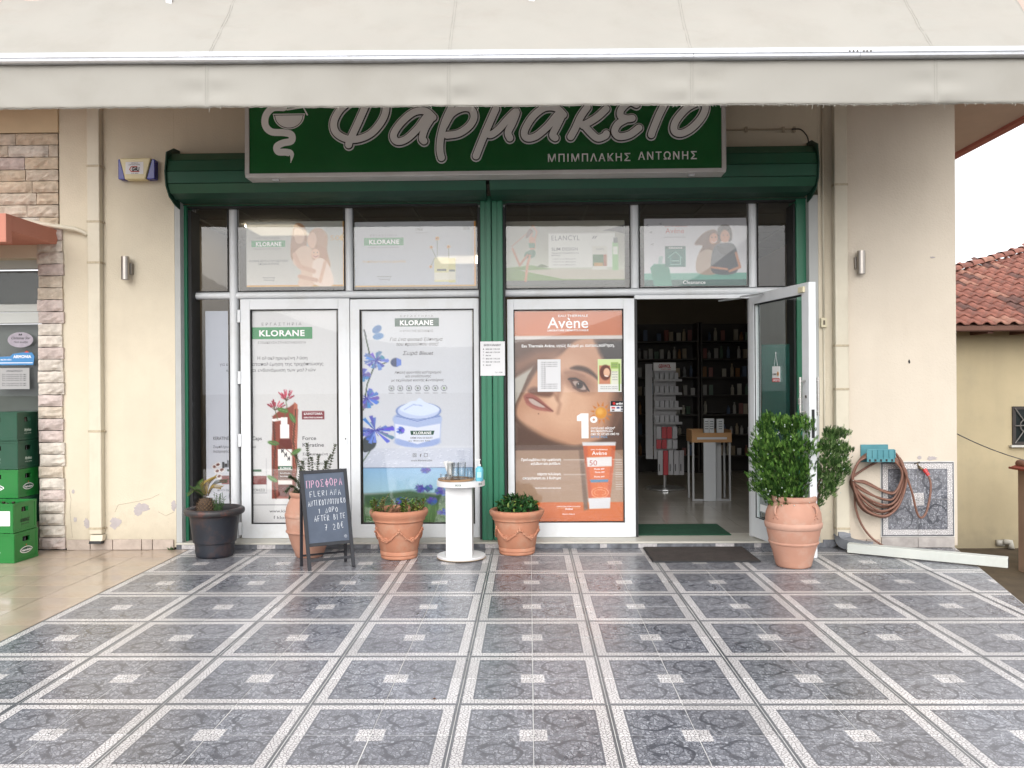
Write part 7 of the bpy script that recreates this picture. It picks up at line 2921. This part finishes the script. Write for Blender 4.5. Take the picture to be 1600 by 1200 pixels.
for ang0, wdt in ((-92, .24), (-32, .24)):
    w = MB()
    tw = MB()

    def cyl(px, py, off=0.):
        a_ = R(ang0) + (px - 30) / 60 * wdt
        r_ = .1985 + off
        return (tx + r_ * math.cos(a_), TY + r_ * math.sin(a_), zt - .022 - py / 1000)
    vs, fs = [], []
    for i in range(13):
        vs += [cyl(i * 5, -7, .0004), cyl(i * 5, 7, .0004)]
    w.add(vs, [(2 * i, 2 * i + 2, 2 * i + 3, 2 * i + 1) for i in range(12)])
    part('logo_bar', w, inkdgreen, t)
    text_px(tw, 'KLORANE', 5, 55, 4.5, 9, cyl, bold=.03, dy=.001, space=1.1)
    part('lettering', tw, inkwhite, t)
ZT = zt + .0005
# tray
cxt, cyt = X(712, TY), TY - .02
t = thing('round_tray', 'round wooden tray on the white table', 'tray', (cxt, cyt, ZT))
w = MB(); w.lathe([(.001, 0), (.140, 0), (.148, .004), (.150, .014), (.147, .016), (.143, .008), (.001, .007)], (cxt, cyt, ZT), 40, cap=False)
part('board', w, mat('tray_wood', (.34, .20, .10), .5, var=.2, vscale=14), t, smooth=True, auto=40)
w = MB(); w.tube([(cxt - .03, cyt - .135, ZT + .018), (cxt + .02, cyt - .12, ZT + .019), (cxt + .045, cyt - .13, ZT + .020)], .004, 6)
part('handle_strap', w, mat('dark_strap', (.06, .035, .02), .7), t)
gl = mat_glass('clear_glass', (.975, .985, .985), 1.6, .02)
gls = [(692, -.09, .028, .052, 'low glass tumbler at the front left of the tray'), (703, .02, .036, .135, 'tall glass full of white paper cups on the tray'), (710, -.03, .030, .135, 'tall plain drinking glass in the middle of the tray'),
       (720.5, -.02, .034, .140, 'widest tall drinking glass on the tray'), (733, .03, .026, .085, 'short glass behind the blue bottle on the tray'), (699, -.10, .024, .045, 'small glass jar beside the low tumbler on the tray')]
for k, (px, dy, r_, h_, lab) in enumerate(gls):
    gx, gy = X(px, TY + dy), TY + dy
    zz = ZT + .0085
    w = MB()
    w.lathe([(.001, 0), (r_ * .82, 0), (r_ * .85, .004), (r_, h_), (r_ - .002, h_), (r_ * .82 - .001, .008), (.001, .008)], (gx, gy, zz), 24, cap=False)
    solo('drinking_glass', lab, 'glass', w, gl, origin=(gx, gy, zz), group='glasses on the round tray', smooth=True)
gx, gy = X(703, TY + .02), TY + .02
t = thing('paper_cups', 'stack of white paper cups leaning out of a tall glass', 'paper cups', (gx, gy, ZT + .02))
for k, (dx, tl) in enumerate(((-.018, -.25), (.004, -.12), (.014, -.02))):
    w = MB()
    w.T = Matrix.Translation((gx + dx * .4, gy - k * .004, ZT + .022)) @ Matrix.Rotation(tl, 4, 'Y')
    w.lathe([(.008, 0), (.009, .004), (.020, .125), (.0215, .135 - k * .006), (.019, .135 - k * .006), (.008, .006)], (0, 0, 0), 16)
    part('cup', w, mat('white_paper', (.74, .74, .74), .8), t, smooth=True, auto=40)
# sanitiser
sx_, sy_ = X(748, TY - .07), TY - .07
t = thing('pump_bottle', 'blue hand gel bottle with a white pump at the right edge of the white table', 'bottle', (sx_, sy_, ZT))
w = MB(); w.lathe([(.001, 0), (.030, 0), (.033, .004), (.033, .095), (.028, .108), (.014, .116), (.012, .120), (.001, .120)], (sx_, sy_, ZT), 24, cap=False)
part('bottle_body', w, mat('blue_gel', (.13, .46, .58), .2, spec=.6), t, smooth=True, auto=50)
w = MB(); w.lathe([(.001, .1205), (.014, .1205), (.014, .135), (.005, .136), (.005, .168), (.001, .168)], (sx_, sy_, ZT), 16, cap=False)
w.box(sx_ - .032, sx_ + .010, sy_ - .007, sy_ + .007, ZT + .1685, ZT + .178)
part('pump', w, white_m, t)
w = MB(); w.box(sx_ - .018, sx_ + .018, sy_ - .0335, sy_ - .0325, ZT + .03, ZT + .075); part('bottle_label', w, mat('pale_blue_label', (.35, .60, .66), .5), t)

# ------------------------------------------------------------------ things on the open door
t = thing('open_sign', 'small hanging white and red sign on the glass of the open door', 'sign', tuple(TD @ Vector((.47, -.012, 1.45))))


def dmap(px, py, off=0.):   # millimetres on the door's outer face: origin at sign centre
    return tuple(TD @ Vector((.45 + px / 1000, -.012 - off, 1.50 - py / 1000)))


w = MB()
w.T = TD
w.box(.45 - .065, .45 + .065, -.0115, -.008, 1.50 - .065, 1.50 + .065)
part('plate', w, mat('sign_white', (.72, .72, .72), .4), t)
w = MB(); w.add([dmap(-65, 34, .0008), dmap(65, 34, .0008), dmap(65, 65, .0008), dmap(-65, 65, .0008)], [(0, 1, 2, 3)])
part('red_band', w, mat('sign_red', (.45, .015, .02), .4), t)
w = MB(); text_px(w, 'ΑΝΟΙΚΤΟ', -52, 52, 59, 17, dmap, bold=.035, dy=.0014); part('white_lettering', w, inkwhite, t)
w = MB(); text_px(w, 'KORRES', -54, 12, 8, 15, dmap, bold=.03, dy=.001); part('lettering', w, ink, t)
w = MB(); w.add([dmap(36 + 14 * math.cos(q), -2 + 20 * math.sin(q), .001) for q in np.linspace(0, 6.283, 19)[:-1]], [tuple(range(18))]); part('round_mark', w, mat('amber_print', (.55, .25, .02), .5), t)
w = MB(); w.add([dmap(36 + 6 * math.cos(q), -2 + 9 * math.sin(q), .0014) for q in np.linspace(0, 6.283, 13)[:-1]], [tuple(range(12))]); part('round_mark_core', w, mat('amber_dark', (.2, .06, .01), .5), t)
w = MB(); w.tube([dmap(-30, -65), dmap(0, -170, .0), dmap(30, -65)], .0015, 5); w.tube([dmap(0, -170), dmap(0, -185)], .004, 6); part('cord', w, mat('cord_white', (.5, .5, .5), .7), t)
t = thing('push_sticker', 'small push sticker beside the handle of the open door', 'sticker', tuple(TD @ Vector((DW - .15, -.006, 1.27))))
w = MB(); w.T = TD; w.box(DW - .215, DW - .108, -.0062, -.0048, 1.255, 1.305); part('film', w, mat('sticker_pale', (.55, .56, .55), .5), t)


def smp(px, py, off=0.): return tuple(TD @ Vector((DW - .215 + px / 1000, -.0064 - off, 1.305 - py / 1000)))


w = MB(); text_px(w, 'ΩΘΗΣΑΤΕ', 6, 101, 38, 26, smp, bold=.03, dy=.0006); part('lettering', w, ink, t)
t = thing('door_leaflet', 'pale leaflet stuck low on the glass of the open door', 'leaflet', tuple(TD @ Vector((.25, -.006, .3))))
w = MB(); w.T = TD; w.box(.13, .36, -.0062, -.0048, .30, .52); part('sheet', w, mat('leaflet_grey', (.30, .33, .33), .6, var=.3, vscale=25), t)
w = MB(); w.T = TD; w.box(.14, .35, -.0075, -.0064, .31, .37); part('white_band', w, inkwhite, t)
w = MB(); w.T = TD; w.tube([(.30, -.0078, .34), (.30, -.0098, .34)], .02, 14); part('red_mark', w, mat('sign_red', (.45, .015, .02)), t)

# ------------------------------------------------------------------ shop interior
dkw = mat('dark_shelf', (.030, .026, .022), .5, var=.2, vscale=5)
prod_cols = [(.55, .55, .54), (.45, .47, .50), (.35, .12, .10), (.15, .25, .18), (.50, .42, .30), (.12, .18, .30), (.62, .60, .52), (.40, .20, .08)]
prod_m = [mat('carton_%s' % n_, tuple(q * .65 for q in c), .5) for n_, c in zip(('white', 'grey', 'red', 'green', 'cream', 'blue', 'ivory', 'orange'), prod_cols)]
box_me = {}
bot_me = {}
for k, m_ in enumerate(prod_m):
    b_ = MB(); b_.box(-.03, .03, -.02, .02, 0, .13); me = b_.mesh('carton'); me.materials.append(m_); box_me[k] = me
    b_ = MB(); b_.lathe([(.001, 0), (.026, 0), (.026, .10), (.012, .125), (.012, .15), (.001, .15)], (0, 0, 0), 10, cap=False); me = b_.mesh('bottle'); me.materials.append(m_); bot_me[k] = me


def shelf_unit(x0, x1, zs, label, seed):
    t = thing('wall_shelf', label, 'shelf unit', ((x0 + x1) / 2, 5.7, .06))
    w = MB(); w.box(x0, x1, 5.90, 5.92, .06, 2.35); part('back_panel', w, dkw, t)
    for xx in (x0, x1 - .03):
        w = MB(); w.box(xx, xx + .03, 5.55, 5.899, .06, 2.35); part('side_panel', w, dkw, t)
    r_ = random.Random(seed)
    cn = ('white', 'grey', 'red', 'green', 'cream', 'blue', 'ivory', 'orange')
    od = ('first', 'second', 'third', 'fourth', 'fifth', 'sixth', 'seventh', 'eighth', 'ninth', 'tenth', 'eleventh', 'twelfth')
    for zi, z_ in enumerate(zs):
        nth = 0
        w = MB(); w.box(x0 + .031, x1 - .031, 5.55, 5.899, z_, z_ + .022); part('shelf', w, dkw, t)
        xx = x0 + .08
        while xx < x1 - .08:
            if r_.random() < .86:
                k = r_.choice((0, 0, 1, 4, 6, 3, 5, 2, 7))
                bt_ = r_.random() < .45
                sc_ = r_.uniform(.8, 1.35)
                o = bpy.data.objects.new('bottle' if bt_ else 'carton', (bot_me if bt_ else box_me)[k])
                COL.objects.link(o)
                o.location = (xx, 5.64 + r_.uniform(-.02, .05), z_ + .0225)
                o.scale = (1, 1, sc_)
                o.rotation_euler = (0, 0, r_.uniform(-.2, .2))
                tag(o, '%s %s, %s from the left on the %s shelf up, %s back shelf unit' % (cn[k], 'bottle' if bt_ else 'carton', od[nth], od[zi], 'left' if seed == 3 else 'right'), 'bottle' if bt_ else 'carton', 'products on the dim shelves at the back of the shop')
                nth += 1
            xx += r_.uniform(.07, .12)
    return t


YB = 5.6
sA0, sA1 = X(992, YB), X(1092, YB)
sB0, sB1 = X(1094, YB), X(1180, YB)
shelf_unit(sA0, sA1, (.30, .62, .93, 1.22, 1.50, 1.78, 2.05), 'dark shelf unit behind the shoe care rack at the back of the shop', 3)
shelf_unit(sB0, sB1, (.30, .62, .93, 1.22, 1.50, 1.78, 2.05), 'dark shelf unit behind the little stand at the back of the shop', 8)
# display rack
YR = 3.6
rx0, rx1 = X(1021, YR), X(1056, YR)
rz0, rz1 = .06, Z(566, YR, 1038)
t = thing('display_rack', 'tall white foot care display rack with hanging packs inside the shop', 'display rack', ((rx0 + rx1) / 2, YR, .06))
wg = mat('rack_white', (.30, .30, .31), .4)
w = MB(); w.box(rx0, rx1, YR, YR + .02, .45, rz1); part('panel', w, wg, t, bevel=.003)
w = MB(); w.box(rx0 - .10, rx0 - .01, YR + .02, YR + .04, .45, rz1 - .02); part('side_wing', w, wg, t)
w = MB(); w.tube([((rx0 + rx1) / 2, YR + .04, .08), ((rx0 + rx1) / 2, YR + .04, .6)], .02, 10); part('pole', w, alu, t)
w = MB(); w.lathe([(.001, 0), (.26, 0), (.26, .015), (.001, .02)], ((rx0 + rx1) / 2, YR + .04, .065), 24, cap=False); part('base', w, alu, t)
f, _ = sheet_map(1021, 566, 1056, 580, YR - .003)
w = MB(); w.add([f(1021, 567), f(1056, 567), f(1056, 579), f(1021, 579)], [(0, 1, 2, 3)]); part('header', w, white_m, t)
w = MB(); text_px(w, 'GEHWOL', 1029, 1048, 574.6, 5.4, f, bold=.04, dy=.002); text_px(w, 'FOOT CARE', 1033, 1048, 577.8, 1.6, f, dy=.002); part('red_lettering', w, mat('sign_red', (.45, .015, .02)), t)
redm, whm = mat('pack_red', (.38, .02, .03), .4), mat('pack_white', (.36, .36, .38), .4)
shelves_y = [596, 617, 640, 663]
od_ = ('first', 'second', 'third', 'fourth', 'fifth')
for si, py in enumerate(shelves_y):
    w = MB(); zz = Z(py, YR - .08, 1038); w.box(rx0 - .01, rx1 + .06, YR - .10, YR - .001, zz, zz + .008); w.box(rx0 - .01, rx1 + .06, YR - .104, YR - .1005, zz, zz + .03); part('tray_shelf', w, wg, t)
    for k in range(5):
        x_ = rx0 + .01 + k * .062
        b_ = MB(); b_.box(-.024, .024, -.015, .015, 0, .11)
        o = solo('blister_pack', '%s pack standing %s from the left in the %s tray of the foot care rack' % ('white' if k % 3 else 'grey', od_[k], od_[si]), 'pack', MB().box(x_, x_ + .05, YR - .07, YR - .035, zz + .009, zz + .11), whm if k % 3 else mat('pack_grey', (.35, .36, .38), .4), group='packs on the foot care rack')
for row, (pyb, h_) in enumerate(((664, 18), (680, 0), (690, 0))): pass
for row, (py0, py1, n_, cols_) in enumerate(((667, 685, 4, (whm, redm, redm, whm)), (687, 701, 4, (redm, redm, whm, whm)), (704, 742, 5, (whm, redm, whm, whm, whm)))):
    for k in range(n_):
        xa_ = X(1024, YR) + k * (.068 if row < 2 else .064)
        if row == 2: xa_ = X(1026, YR) + k * .068
        z0_, z1_ = Z(py1, YR - .06, 1040), Z(py0, YR - .06, 1040)
        m_ = cols_[k % len(cols_)]
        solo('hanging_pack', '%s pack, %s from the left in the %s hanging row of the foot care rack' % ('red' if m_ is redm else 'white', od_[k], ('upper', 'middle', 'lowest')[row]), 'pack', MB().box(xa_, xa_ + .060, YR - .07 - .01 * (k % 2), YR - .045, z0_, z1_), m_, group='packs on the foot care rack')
        if m_ is whm and row == 2:
            w = MB(); w.box(xa_ + .012, xa_ + .022, YR - .0835, YR - .0805, z0_ + .05, z0_ + .14)
            part('print_stripe', w, ink, t)
# small stand with tray
YS = 2.5
s0, s1 = X(1081, YS), X(1141, YS)
zb_, zt_ = .06, Z(672, YS, 1110)
t = thing('tester_stand', 'grey metal stand with a brown cardboard tray inside the shop door', 'stand', ((s0 + s1) / 2, YS, .06))
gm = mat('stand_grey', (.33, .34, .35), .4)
for xx in (s0, s1 - .02):
    for yy in (YS, YS + .28):
        w = MB(); w.box(xx, xx + .02, yy, yy + .02, .06, zt_ - .10); part('leg', w, gm, t)
w = MB(); w.box(s0 + .021, s1 - .021, YS, YS + .02, .061, .08); part('foot_bar', w, gm, t)
w = MB(); w.box(X(1098, YS), X(1117, YS), YS - .025, YS - .004, .062, Z(690, YS, 1110)); part('front_panel', w, mat('panel_grey', (.42, .44, .46), .4), t)
w = MB(); w.box(X(1118, YS + .1), X(1126, YS + .1), YS + .1, YS + .12, .062, Z(690, YS, 1110)); part('inner_panel', w, gm, t)
w = MB()
cb_m = mat('cardboard', (.34, .19, .085), .8, var=.08)
zc_ = Z(691, YS, 1110)
w.box(s0 - .01, s1 + .005, YS - .03, YS - .022, zc_, zt_ - .03)
w.box(s0 - .01, s1 + .005, YS + .30, YS + .308, zc_, zt_)
w.box(s0 - .01, s0 - .002, YS - .0215, YS + .2995, zc_, zt_)
w.box(s1 - .003, s1 + .005, YS - .0215, YS + .2995, zc_, zt_)
w.box(s0 - .0015, s1 - .0035, YS - .0215, YS + .2995, zc_, zc_ + .006)
part('cardboard_tray', w, cb_m, t)
w = MB(); w.box(s0 + .05, s1 - .05, YS - .0335, YS - .0305, zc_ + .035, zc_ + .06); part('tray_label', w, mat('panel_grey', (.4, .4, .4)), t)
for k, (px, h_, lab) in enumerate(((1103, .155, 'white striped tester carton, leftmost on the small stand'), (1111, .155, 'white striped tester carton, middle one on the small stand'), (1124.5, .15, 'white striped tester carton, rightmost on the small stand'))):
    x_ = X(px, YS + .1)
    t2 = thing('tester_carton', lab, 'carton', (x_, YS + .1, zc_ + .0065), 'tester cartons on the small stand')
    zl = Z(672, YS + .08, px) - .02
    w = MB(); w.box(x_ - .028 - (k == 2) * .012, x_ + .028 + (k == 2) * .012, YS + .08, YS + .13, zc_ + .0065, zl + h_); part('box_body', w, mat('carton_pale', (.42, .44, .45), .5), t2)
    for q in range(4):
        w = MB(); w.box(x_ - .02, x_ + .02, YS + .0775, YS + .0795, zl + .03 + q * .028, zl + .042 + q * .028); part('print_line', w, mat('print_grey', (.14, .15, .16), .6), t2)

# ------------------------------------------------------------------ the neighbour's house on the right
YH = 6.6
hw = mat('ochre_wall', (.46, .385, .245), .9, var=.09, vscale=.8, bump=.15, bscale=40, dirt=(.34, .30, .21), dscale=.9, damt=.6, streak=(.30, .26, .18))
hs_t = thing('yellow_house', 'ochre house with a clay tiled roof beyond the right corner', 'house', (9, YH, -1.3))
ze = Z(508, 6.0, 1495)
w = MB()
w.box(3.68, 14, YH, YH + .3, -1.3, ze + .25)
part('wall', w, hw, hs_t)
w = MB()
w.box(3.68, 14, YH - .003, YH - .0005, -1.3, -.45)
TAN = math.tan(R(25))


def roofp(x_, s_, off=0.):   # s_ distance up the slope
    return Vector((x_, 6.0 + s_ * math.cos(R(25)), ze + s_ * math.sin(R(25)))) + Vector((0, -math.sin(R(25)), math.cos(R(25)))) * off


w = MB()
hipx0 = 7.96 - (8.5 - 6.0) * 1.72
L_ = 6.2
vs = [roofp(hipx0, -.02, -.02), roofp(16, -.02, -.02), roofp(16, L_, -.02), roofp(hipx0 + L_ * math.cos(R(25)) * 1.72, L_, -.02)]
w.add(vs + [v - Vector((0, 0, .06)) for v in vs], [(0, 1, 2, 3), (7, 6, 5, 4), (0, 4, 5, 1), (1, 5, 6, 2), (2, 6, 7, 3), (3, 7, 4, 0)])
part('roof_deck', w, mat('roof_deck', (.14, .07, .05), .9, var=.2), hs_t)
tms = [mat('roof_tile_%s' % n_, c, .8, var=.25, vscale=6, bump=.2, bscale=40, dirt=d, dscale=9, damt=.7) for n_, c, d in (('red', (.27, .105, .075), (.08, .06, .055)), ('brick', (.22, .085, .062), (.06, .05, .045)), ('dark', (.13, .062, .05), (.04, .036, .034)), ('pale', (.33, .16, .115), (.14, .10, .08)))]
rtm = []
pw_, ln_ = .215, .36
for m_ in tms:
    b_ = MB()
    vs, fs = [], []
    nu = 8
    prof_ = [(u_ / nu * pw_, (.038 * math.sin(math.pi * min(1, u_ / nu / .55)) if u_ / nu <= .55 else -.010 * math.sin(math.pi * (u_ / nu - .55) / .45))) for u_ in range(nu + 1)]
    for yy, lift in ((0., .026), (ln_, .0)):
        for (a_, b2) in prof_: vs.append((a_, yy, b2 + lift))
    for (a_, b2) in prof_: vs.append((a_, 0, b2 + .026 - .016))
    for k in range(nu): fs.append((k, k + 1, nu + 1 + k + 1, nu + 1 + k))
    for k in range(nu): fs.append((2 * (nu + 1) + k, 2 * (nu + 1) + k + 1, k + 1, k))
    b_.add(vs, fs)
    me = b_.mesh('roof_tile', fixn=False)
    me.materials.append(m_)
    me.polygons.foreach_set('use_smooth', [True] * nu + [False] * nu)
    rtm.append(me)
rl = root_loc(hs_t)
cnt = 0
rtr = random.Random(4)
for j in range(13):
    for i in range(24):
        x_ = 6.45 + i * pw_ * .97
        s_ = j * .315
        p_ = roofp(x_, s_, 0)
        hipx = hipx0 + (p_.y - 6.0) * 1.72
        if x_ < hipx - .05: continue
        if cnt >= 299: break
        o = bpy.data.objects.new('roof_tile', rtm[rtr.choice((0, 0, 0, 1, 1, 2, 3))])
        COL.objects.link(o)
        o.parent = hs_t
        o.location = p_ - rl + Vector((0, 0, rtr.uniform(-.003, .004)))
        o.rotation_euler = (R(25) + rtr.uniform(-.01, .01), rtr.uniform(-.015, .015), rtr.uniform(-.012, .012))
        cnt += 1
tr_ = MB()
for j in range(17):
    for i in range(-14, 36):
        x_ = 6.45 + i * pw_ * .97
        s_ = j * .315
        p_ = roofp(x_, s_, 0)
        hipx = hipx0 + (p_.y - 6.0) * 1.72
        if x_ < hipx - .05 or x_ > 14: continue
        if 0 <= i < 24 and j < 13: 
            continue
        tr_.T = Matrix.Translation(p_) @ Matrix.Rotation(R(25), 4, 'X')
        pr = [(u_ / 6 * pw_, .038 * math.sin(math.pi * min(1, u_ / 6 / .55)) if u_ / 6 <= .55 else -.008) for u_ in range(7)]
        tr_.add([(a_, 0, b2 + .026) for a_, b2 in pr] + [(a_, ln_, b2) for a_, b2 in pr] + [(a_, 0, b2 + .010) for a_, b2 in pr],
                [(k, k + 1, 8 + k, 7 + k) for k in range(6)] + [(14 + k, 15 + k, k + 1, k) for k in range(6)])
tr_.T = None
part('outer_roof_tiles', tr_, tms[0], hs_t)['kind'] = 'stuff'
# hip capping tiles
ha = roofp(hipx0, 0, .03)
hb_ = roofp(hipx0 + L_ * math.cos(R(25)) * 1.72, L_, .03)
hd = (hb_ - ha)
nh = int(hd.length / .34)
hdn = hd.normalized()
for k in range(nh):
    c0 = ha + hdn * (k * .34)
    if c0.x < 6.5 or c0.x > 11: continue
    w = MB()
    sd = hdn.cross(Vector((0, 0, 1))).normalized()
    up = sd.cross(hdn)
    vs, fs = [], []
    for q, (lf, rr) in enumerate(((.0, .095), (.39, .078))):
        for a_ in np.linspace(0, math.pi, 9):
            vs.append(c0 + hdn * lf + sd * rr * math.cos(a_) + up * (rr * math.sin(a_) + (.015 if q == 0 else 0)))
    fs = [(a_, a_ + 1, a_ + 10, a_ + 9) for a_ in range(8)]
    w.add(vs, fs)
    part('hip_tile', w, tms[(0, 3, 0, 1)[k % 4]], hs_t, smooth=True)
# eaves board and rafter ends
w = MB()
w.box(3.68, 14, 6.02, 6.06, ze - .10, ze - .03)
part('fascia', w, mat('eave_brown', (.12, .05, .035), .7), hs_t)
for k in range(10):
    x_ = X(1541, 6.2) + (k - 6) * 1.27 / 2 * 1.0
    w = MB(); w.box(x_ - .045, x_ + .045, 6.065, YH - .001, ze - .13, ze - .04); part('rafter', w, mat('eave_brown', (.12, .05, .035)), hs_t)
# window
wx0, wx1, wz0, wz1 = X(1580.5, YH), X(1625, YH), Z(695, YH, 1590), Z(635, YH, 1590)
w = MB()
w.box(wx0, wx1, YH - .03, YH - .001, wz1 - .05, wz1); w.box(wx0, wx1, YH - .03, YH - .001, wz0, wz0 + .05); w.box(wx0, wx0 + .05, YH - .03, YH - .001, wz0 + .05, wz1 - .05); w.box(wx1 - .05, wx1, YH - .03, YH - .001, wz0 + .05, wz1 - .05)
wn = part('window', w, mat('dark_window_frame', (.035, .028, .025), .5), hs_t)
w = MB(); w.box(wx0 + .05, wx1 - .05, YH - .012, YH - .004, wz0 + .05, wz1 - .05); part('pane', w, mat('dark_pane', (.02, .025, .025), .1), wn)
w = MB(); w.box(wx0 - .05, wx1 + .05, YH - .08, YH - .001, wz0 - .035, wz0 - .002); part('sill', w, mat('white_sill', (.55, .54, .50), .6), wn)
w = MB()
mx_, mz_ = (wx0 + wx1) / 2, (wz0 + wz1) / 2
for P in ([(wx0 + .03, wz0 + .03), (mx_, mz_), (wx1 - .03, wz1 - .03)], [(wx0 + .03, wz1 - .03), (mx_, mz_), (wx1 - .03, wz0 + .03)], [(mx_, wz0 + .03), (mx_, wz1 - .03)], [(wx0 + .03, mz_), (wx1 - .03, mz_)]):
    w.tube([(a_, YH - .045, b_) for a_, b_ in P], .010, 5)
w.tube([(mx_ + .12 * math.cos(q), YH - .05, mz_ + .12 * math.sin(q)) for q in np.linspace(0, 6.283, 17)], .009, 5)
part('grille', w, mat('iron_grille', (.16, .15, .14), .5), wn)
# solar frame behind the ridge
w = MB()
ax_, ay_ = X(1492, 9.5), 9.5
for P in ([(1478, 424), (1496, 418), (1516, 414)], [(1478, 430), (1516, 420)], [(1496, 418), (1496, 430)], [(1516, 414), (1516, 426)]):
    w.tube([(X(a_, ay_), ay_, Z(b_, ay_, a_)) for a_, b_ in P], .025, 5)
solo('roof_antenna_frame', 'thin pale metal frame sticking up behind the clay tiled roof', 'metal frame', w, mat('pale_metal', (.5, .52, .54), .4))
# pipes low on the ochre wall
w = MB()
q0 = Vector((X(1566, YH - .05), YH - .05, Z(846, YH, 1566)))
w.tube([q0, q0 + Vector((.10, -.02, 0)), q0 + Vector((.10, -.05, -.10))], .05, 10)
w.box(q0.x - .1, q0.x + .02, YH - .06, YH - .002, q0.z - .06, q0.z + .03)
solo('wall_drain', 'short pale drain elbow low on the ochre house wall', 'drain pipe', w, mat('pale_drain', (.50, .48, .42), .6), smooth=True, )
# gate pillar at the right edge
YPp = 4.6
px0_ = X(1589.5, YPp + .36)
t = thing('gate_pillar', 'pink rendered pillar with red tile cap at the right edge', 'pillar', (px0_ + .3, YPp, -1.3))
w = MB(); w.box(px0_, px0_ + .6, YPp, YPp + .36, -1.3, Z(737, YPp, 1595)); part('shaft', w, mat('pink_pillar', (.40, .27, .20), .9, var=.1, vscale=2, dirt=(.2, .16, .12), dscale=1.5, damt=.6), t)
zc_ = Z(737, YPp, 1595)
rt_m = mat('red_roof_cap', (.26, .055, .035), .7, var=.2, vscale=8)
w = MB(); w.box(px0_ - .10, px0_ + .7, YPp - .06, YPp + .42, zc_ + .001, zc_ + .03); part('cap_slab', w, rt_m, t)
w = MB()
w.prism([(px0_ - .08, zc_ + .031), (px0_ + .3, zc_ + .17), (px0_ + .7, zc_ + .031)], YPp - .04, YPp + .40, 'y')
part('cap', w, rt_m, t)
for k in range(4):
    w = MB()
    a0 = Vector((px0_ + .02 + k * .13, YPp - .05, zc_ + .08 + k * .035))
    w.tube([a0, a0 + Vector((.0, .42, 0))], .055, 8)
    part('cap_tile', w, tms[3], t, smooth=True)
# cable
w = MB()
A, B = Vector((3.68, 1.5, Z(611, 1.5, 1494))), Vector((px0_ + .05, YPp - .03, zc_ + .11))
P = []
for k in range(15):
    u_ = k / 14
    q = A.lerp(B, u_)
    P.append(q - Vector((0, 0, .10 * math.sin(math.pi * u_))))
w.tube(P, .007, 5)
solo('overhead_cable', 'thin cable sagging from the building corner to the pink pillar', 'cable', w, mat('cable_grey', (.08, .075, .07), .6))
# fallen leaf on the tiles
lx, ly = fl(678, 1094)
w = MB()
w.add([(lx - .012, ly, .003), (lx, ly - .008, .008), (lx + .014, ly + .002, .004), (lx + .002, ly + .008, .009)], [(0, 1, 2, 3)])
solo('fallen_leaf', 'small dry brown leaf on the tiles near the middle', 'leaf', w, mat('dry_leaf', (.10, .045, .025), .8))
w = MB()
lx, ly = fl(1157, 1097)
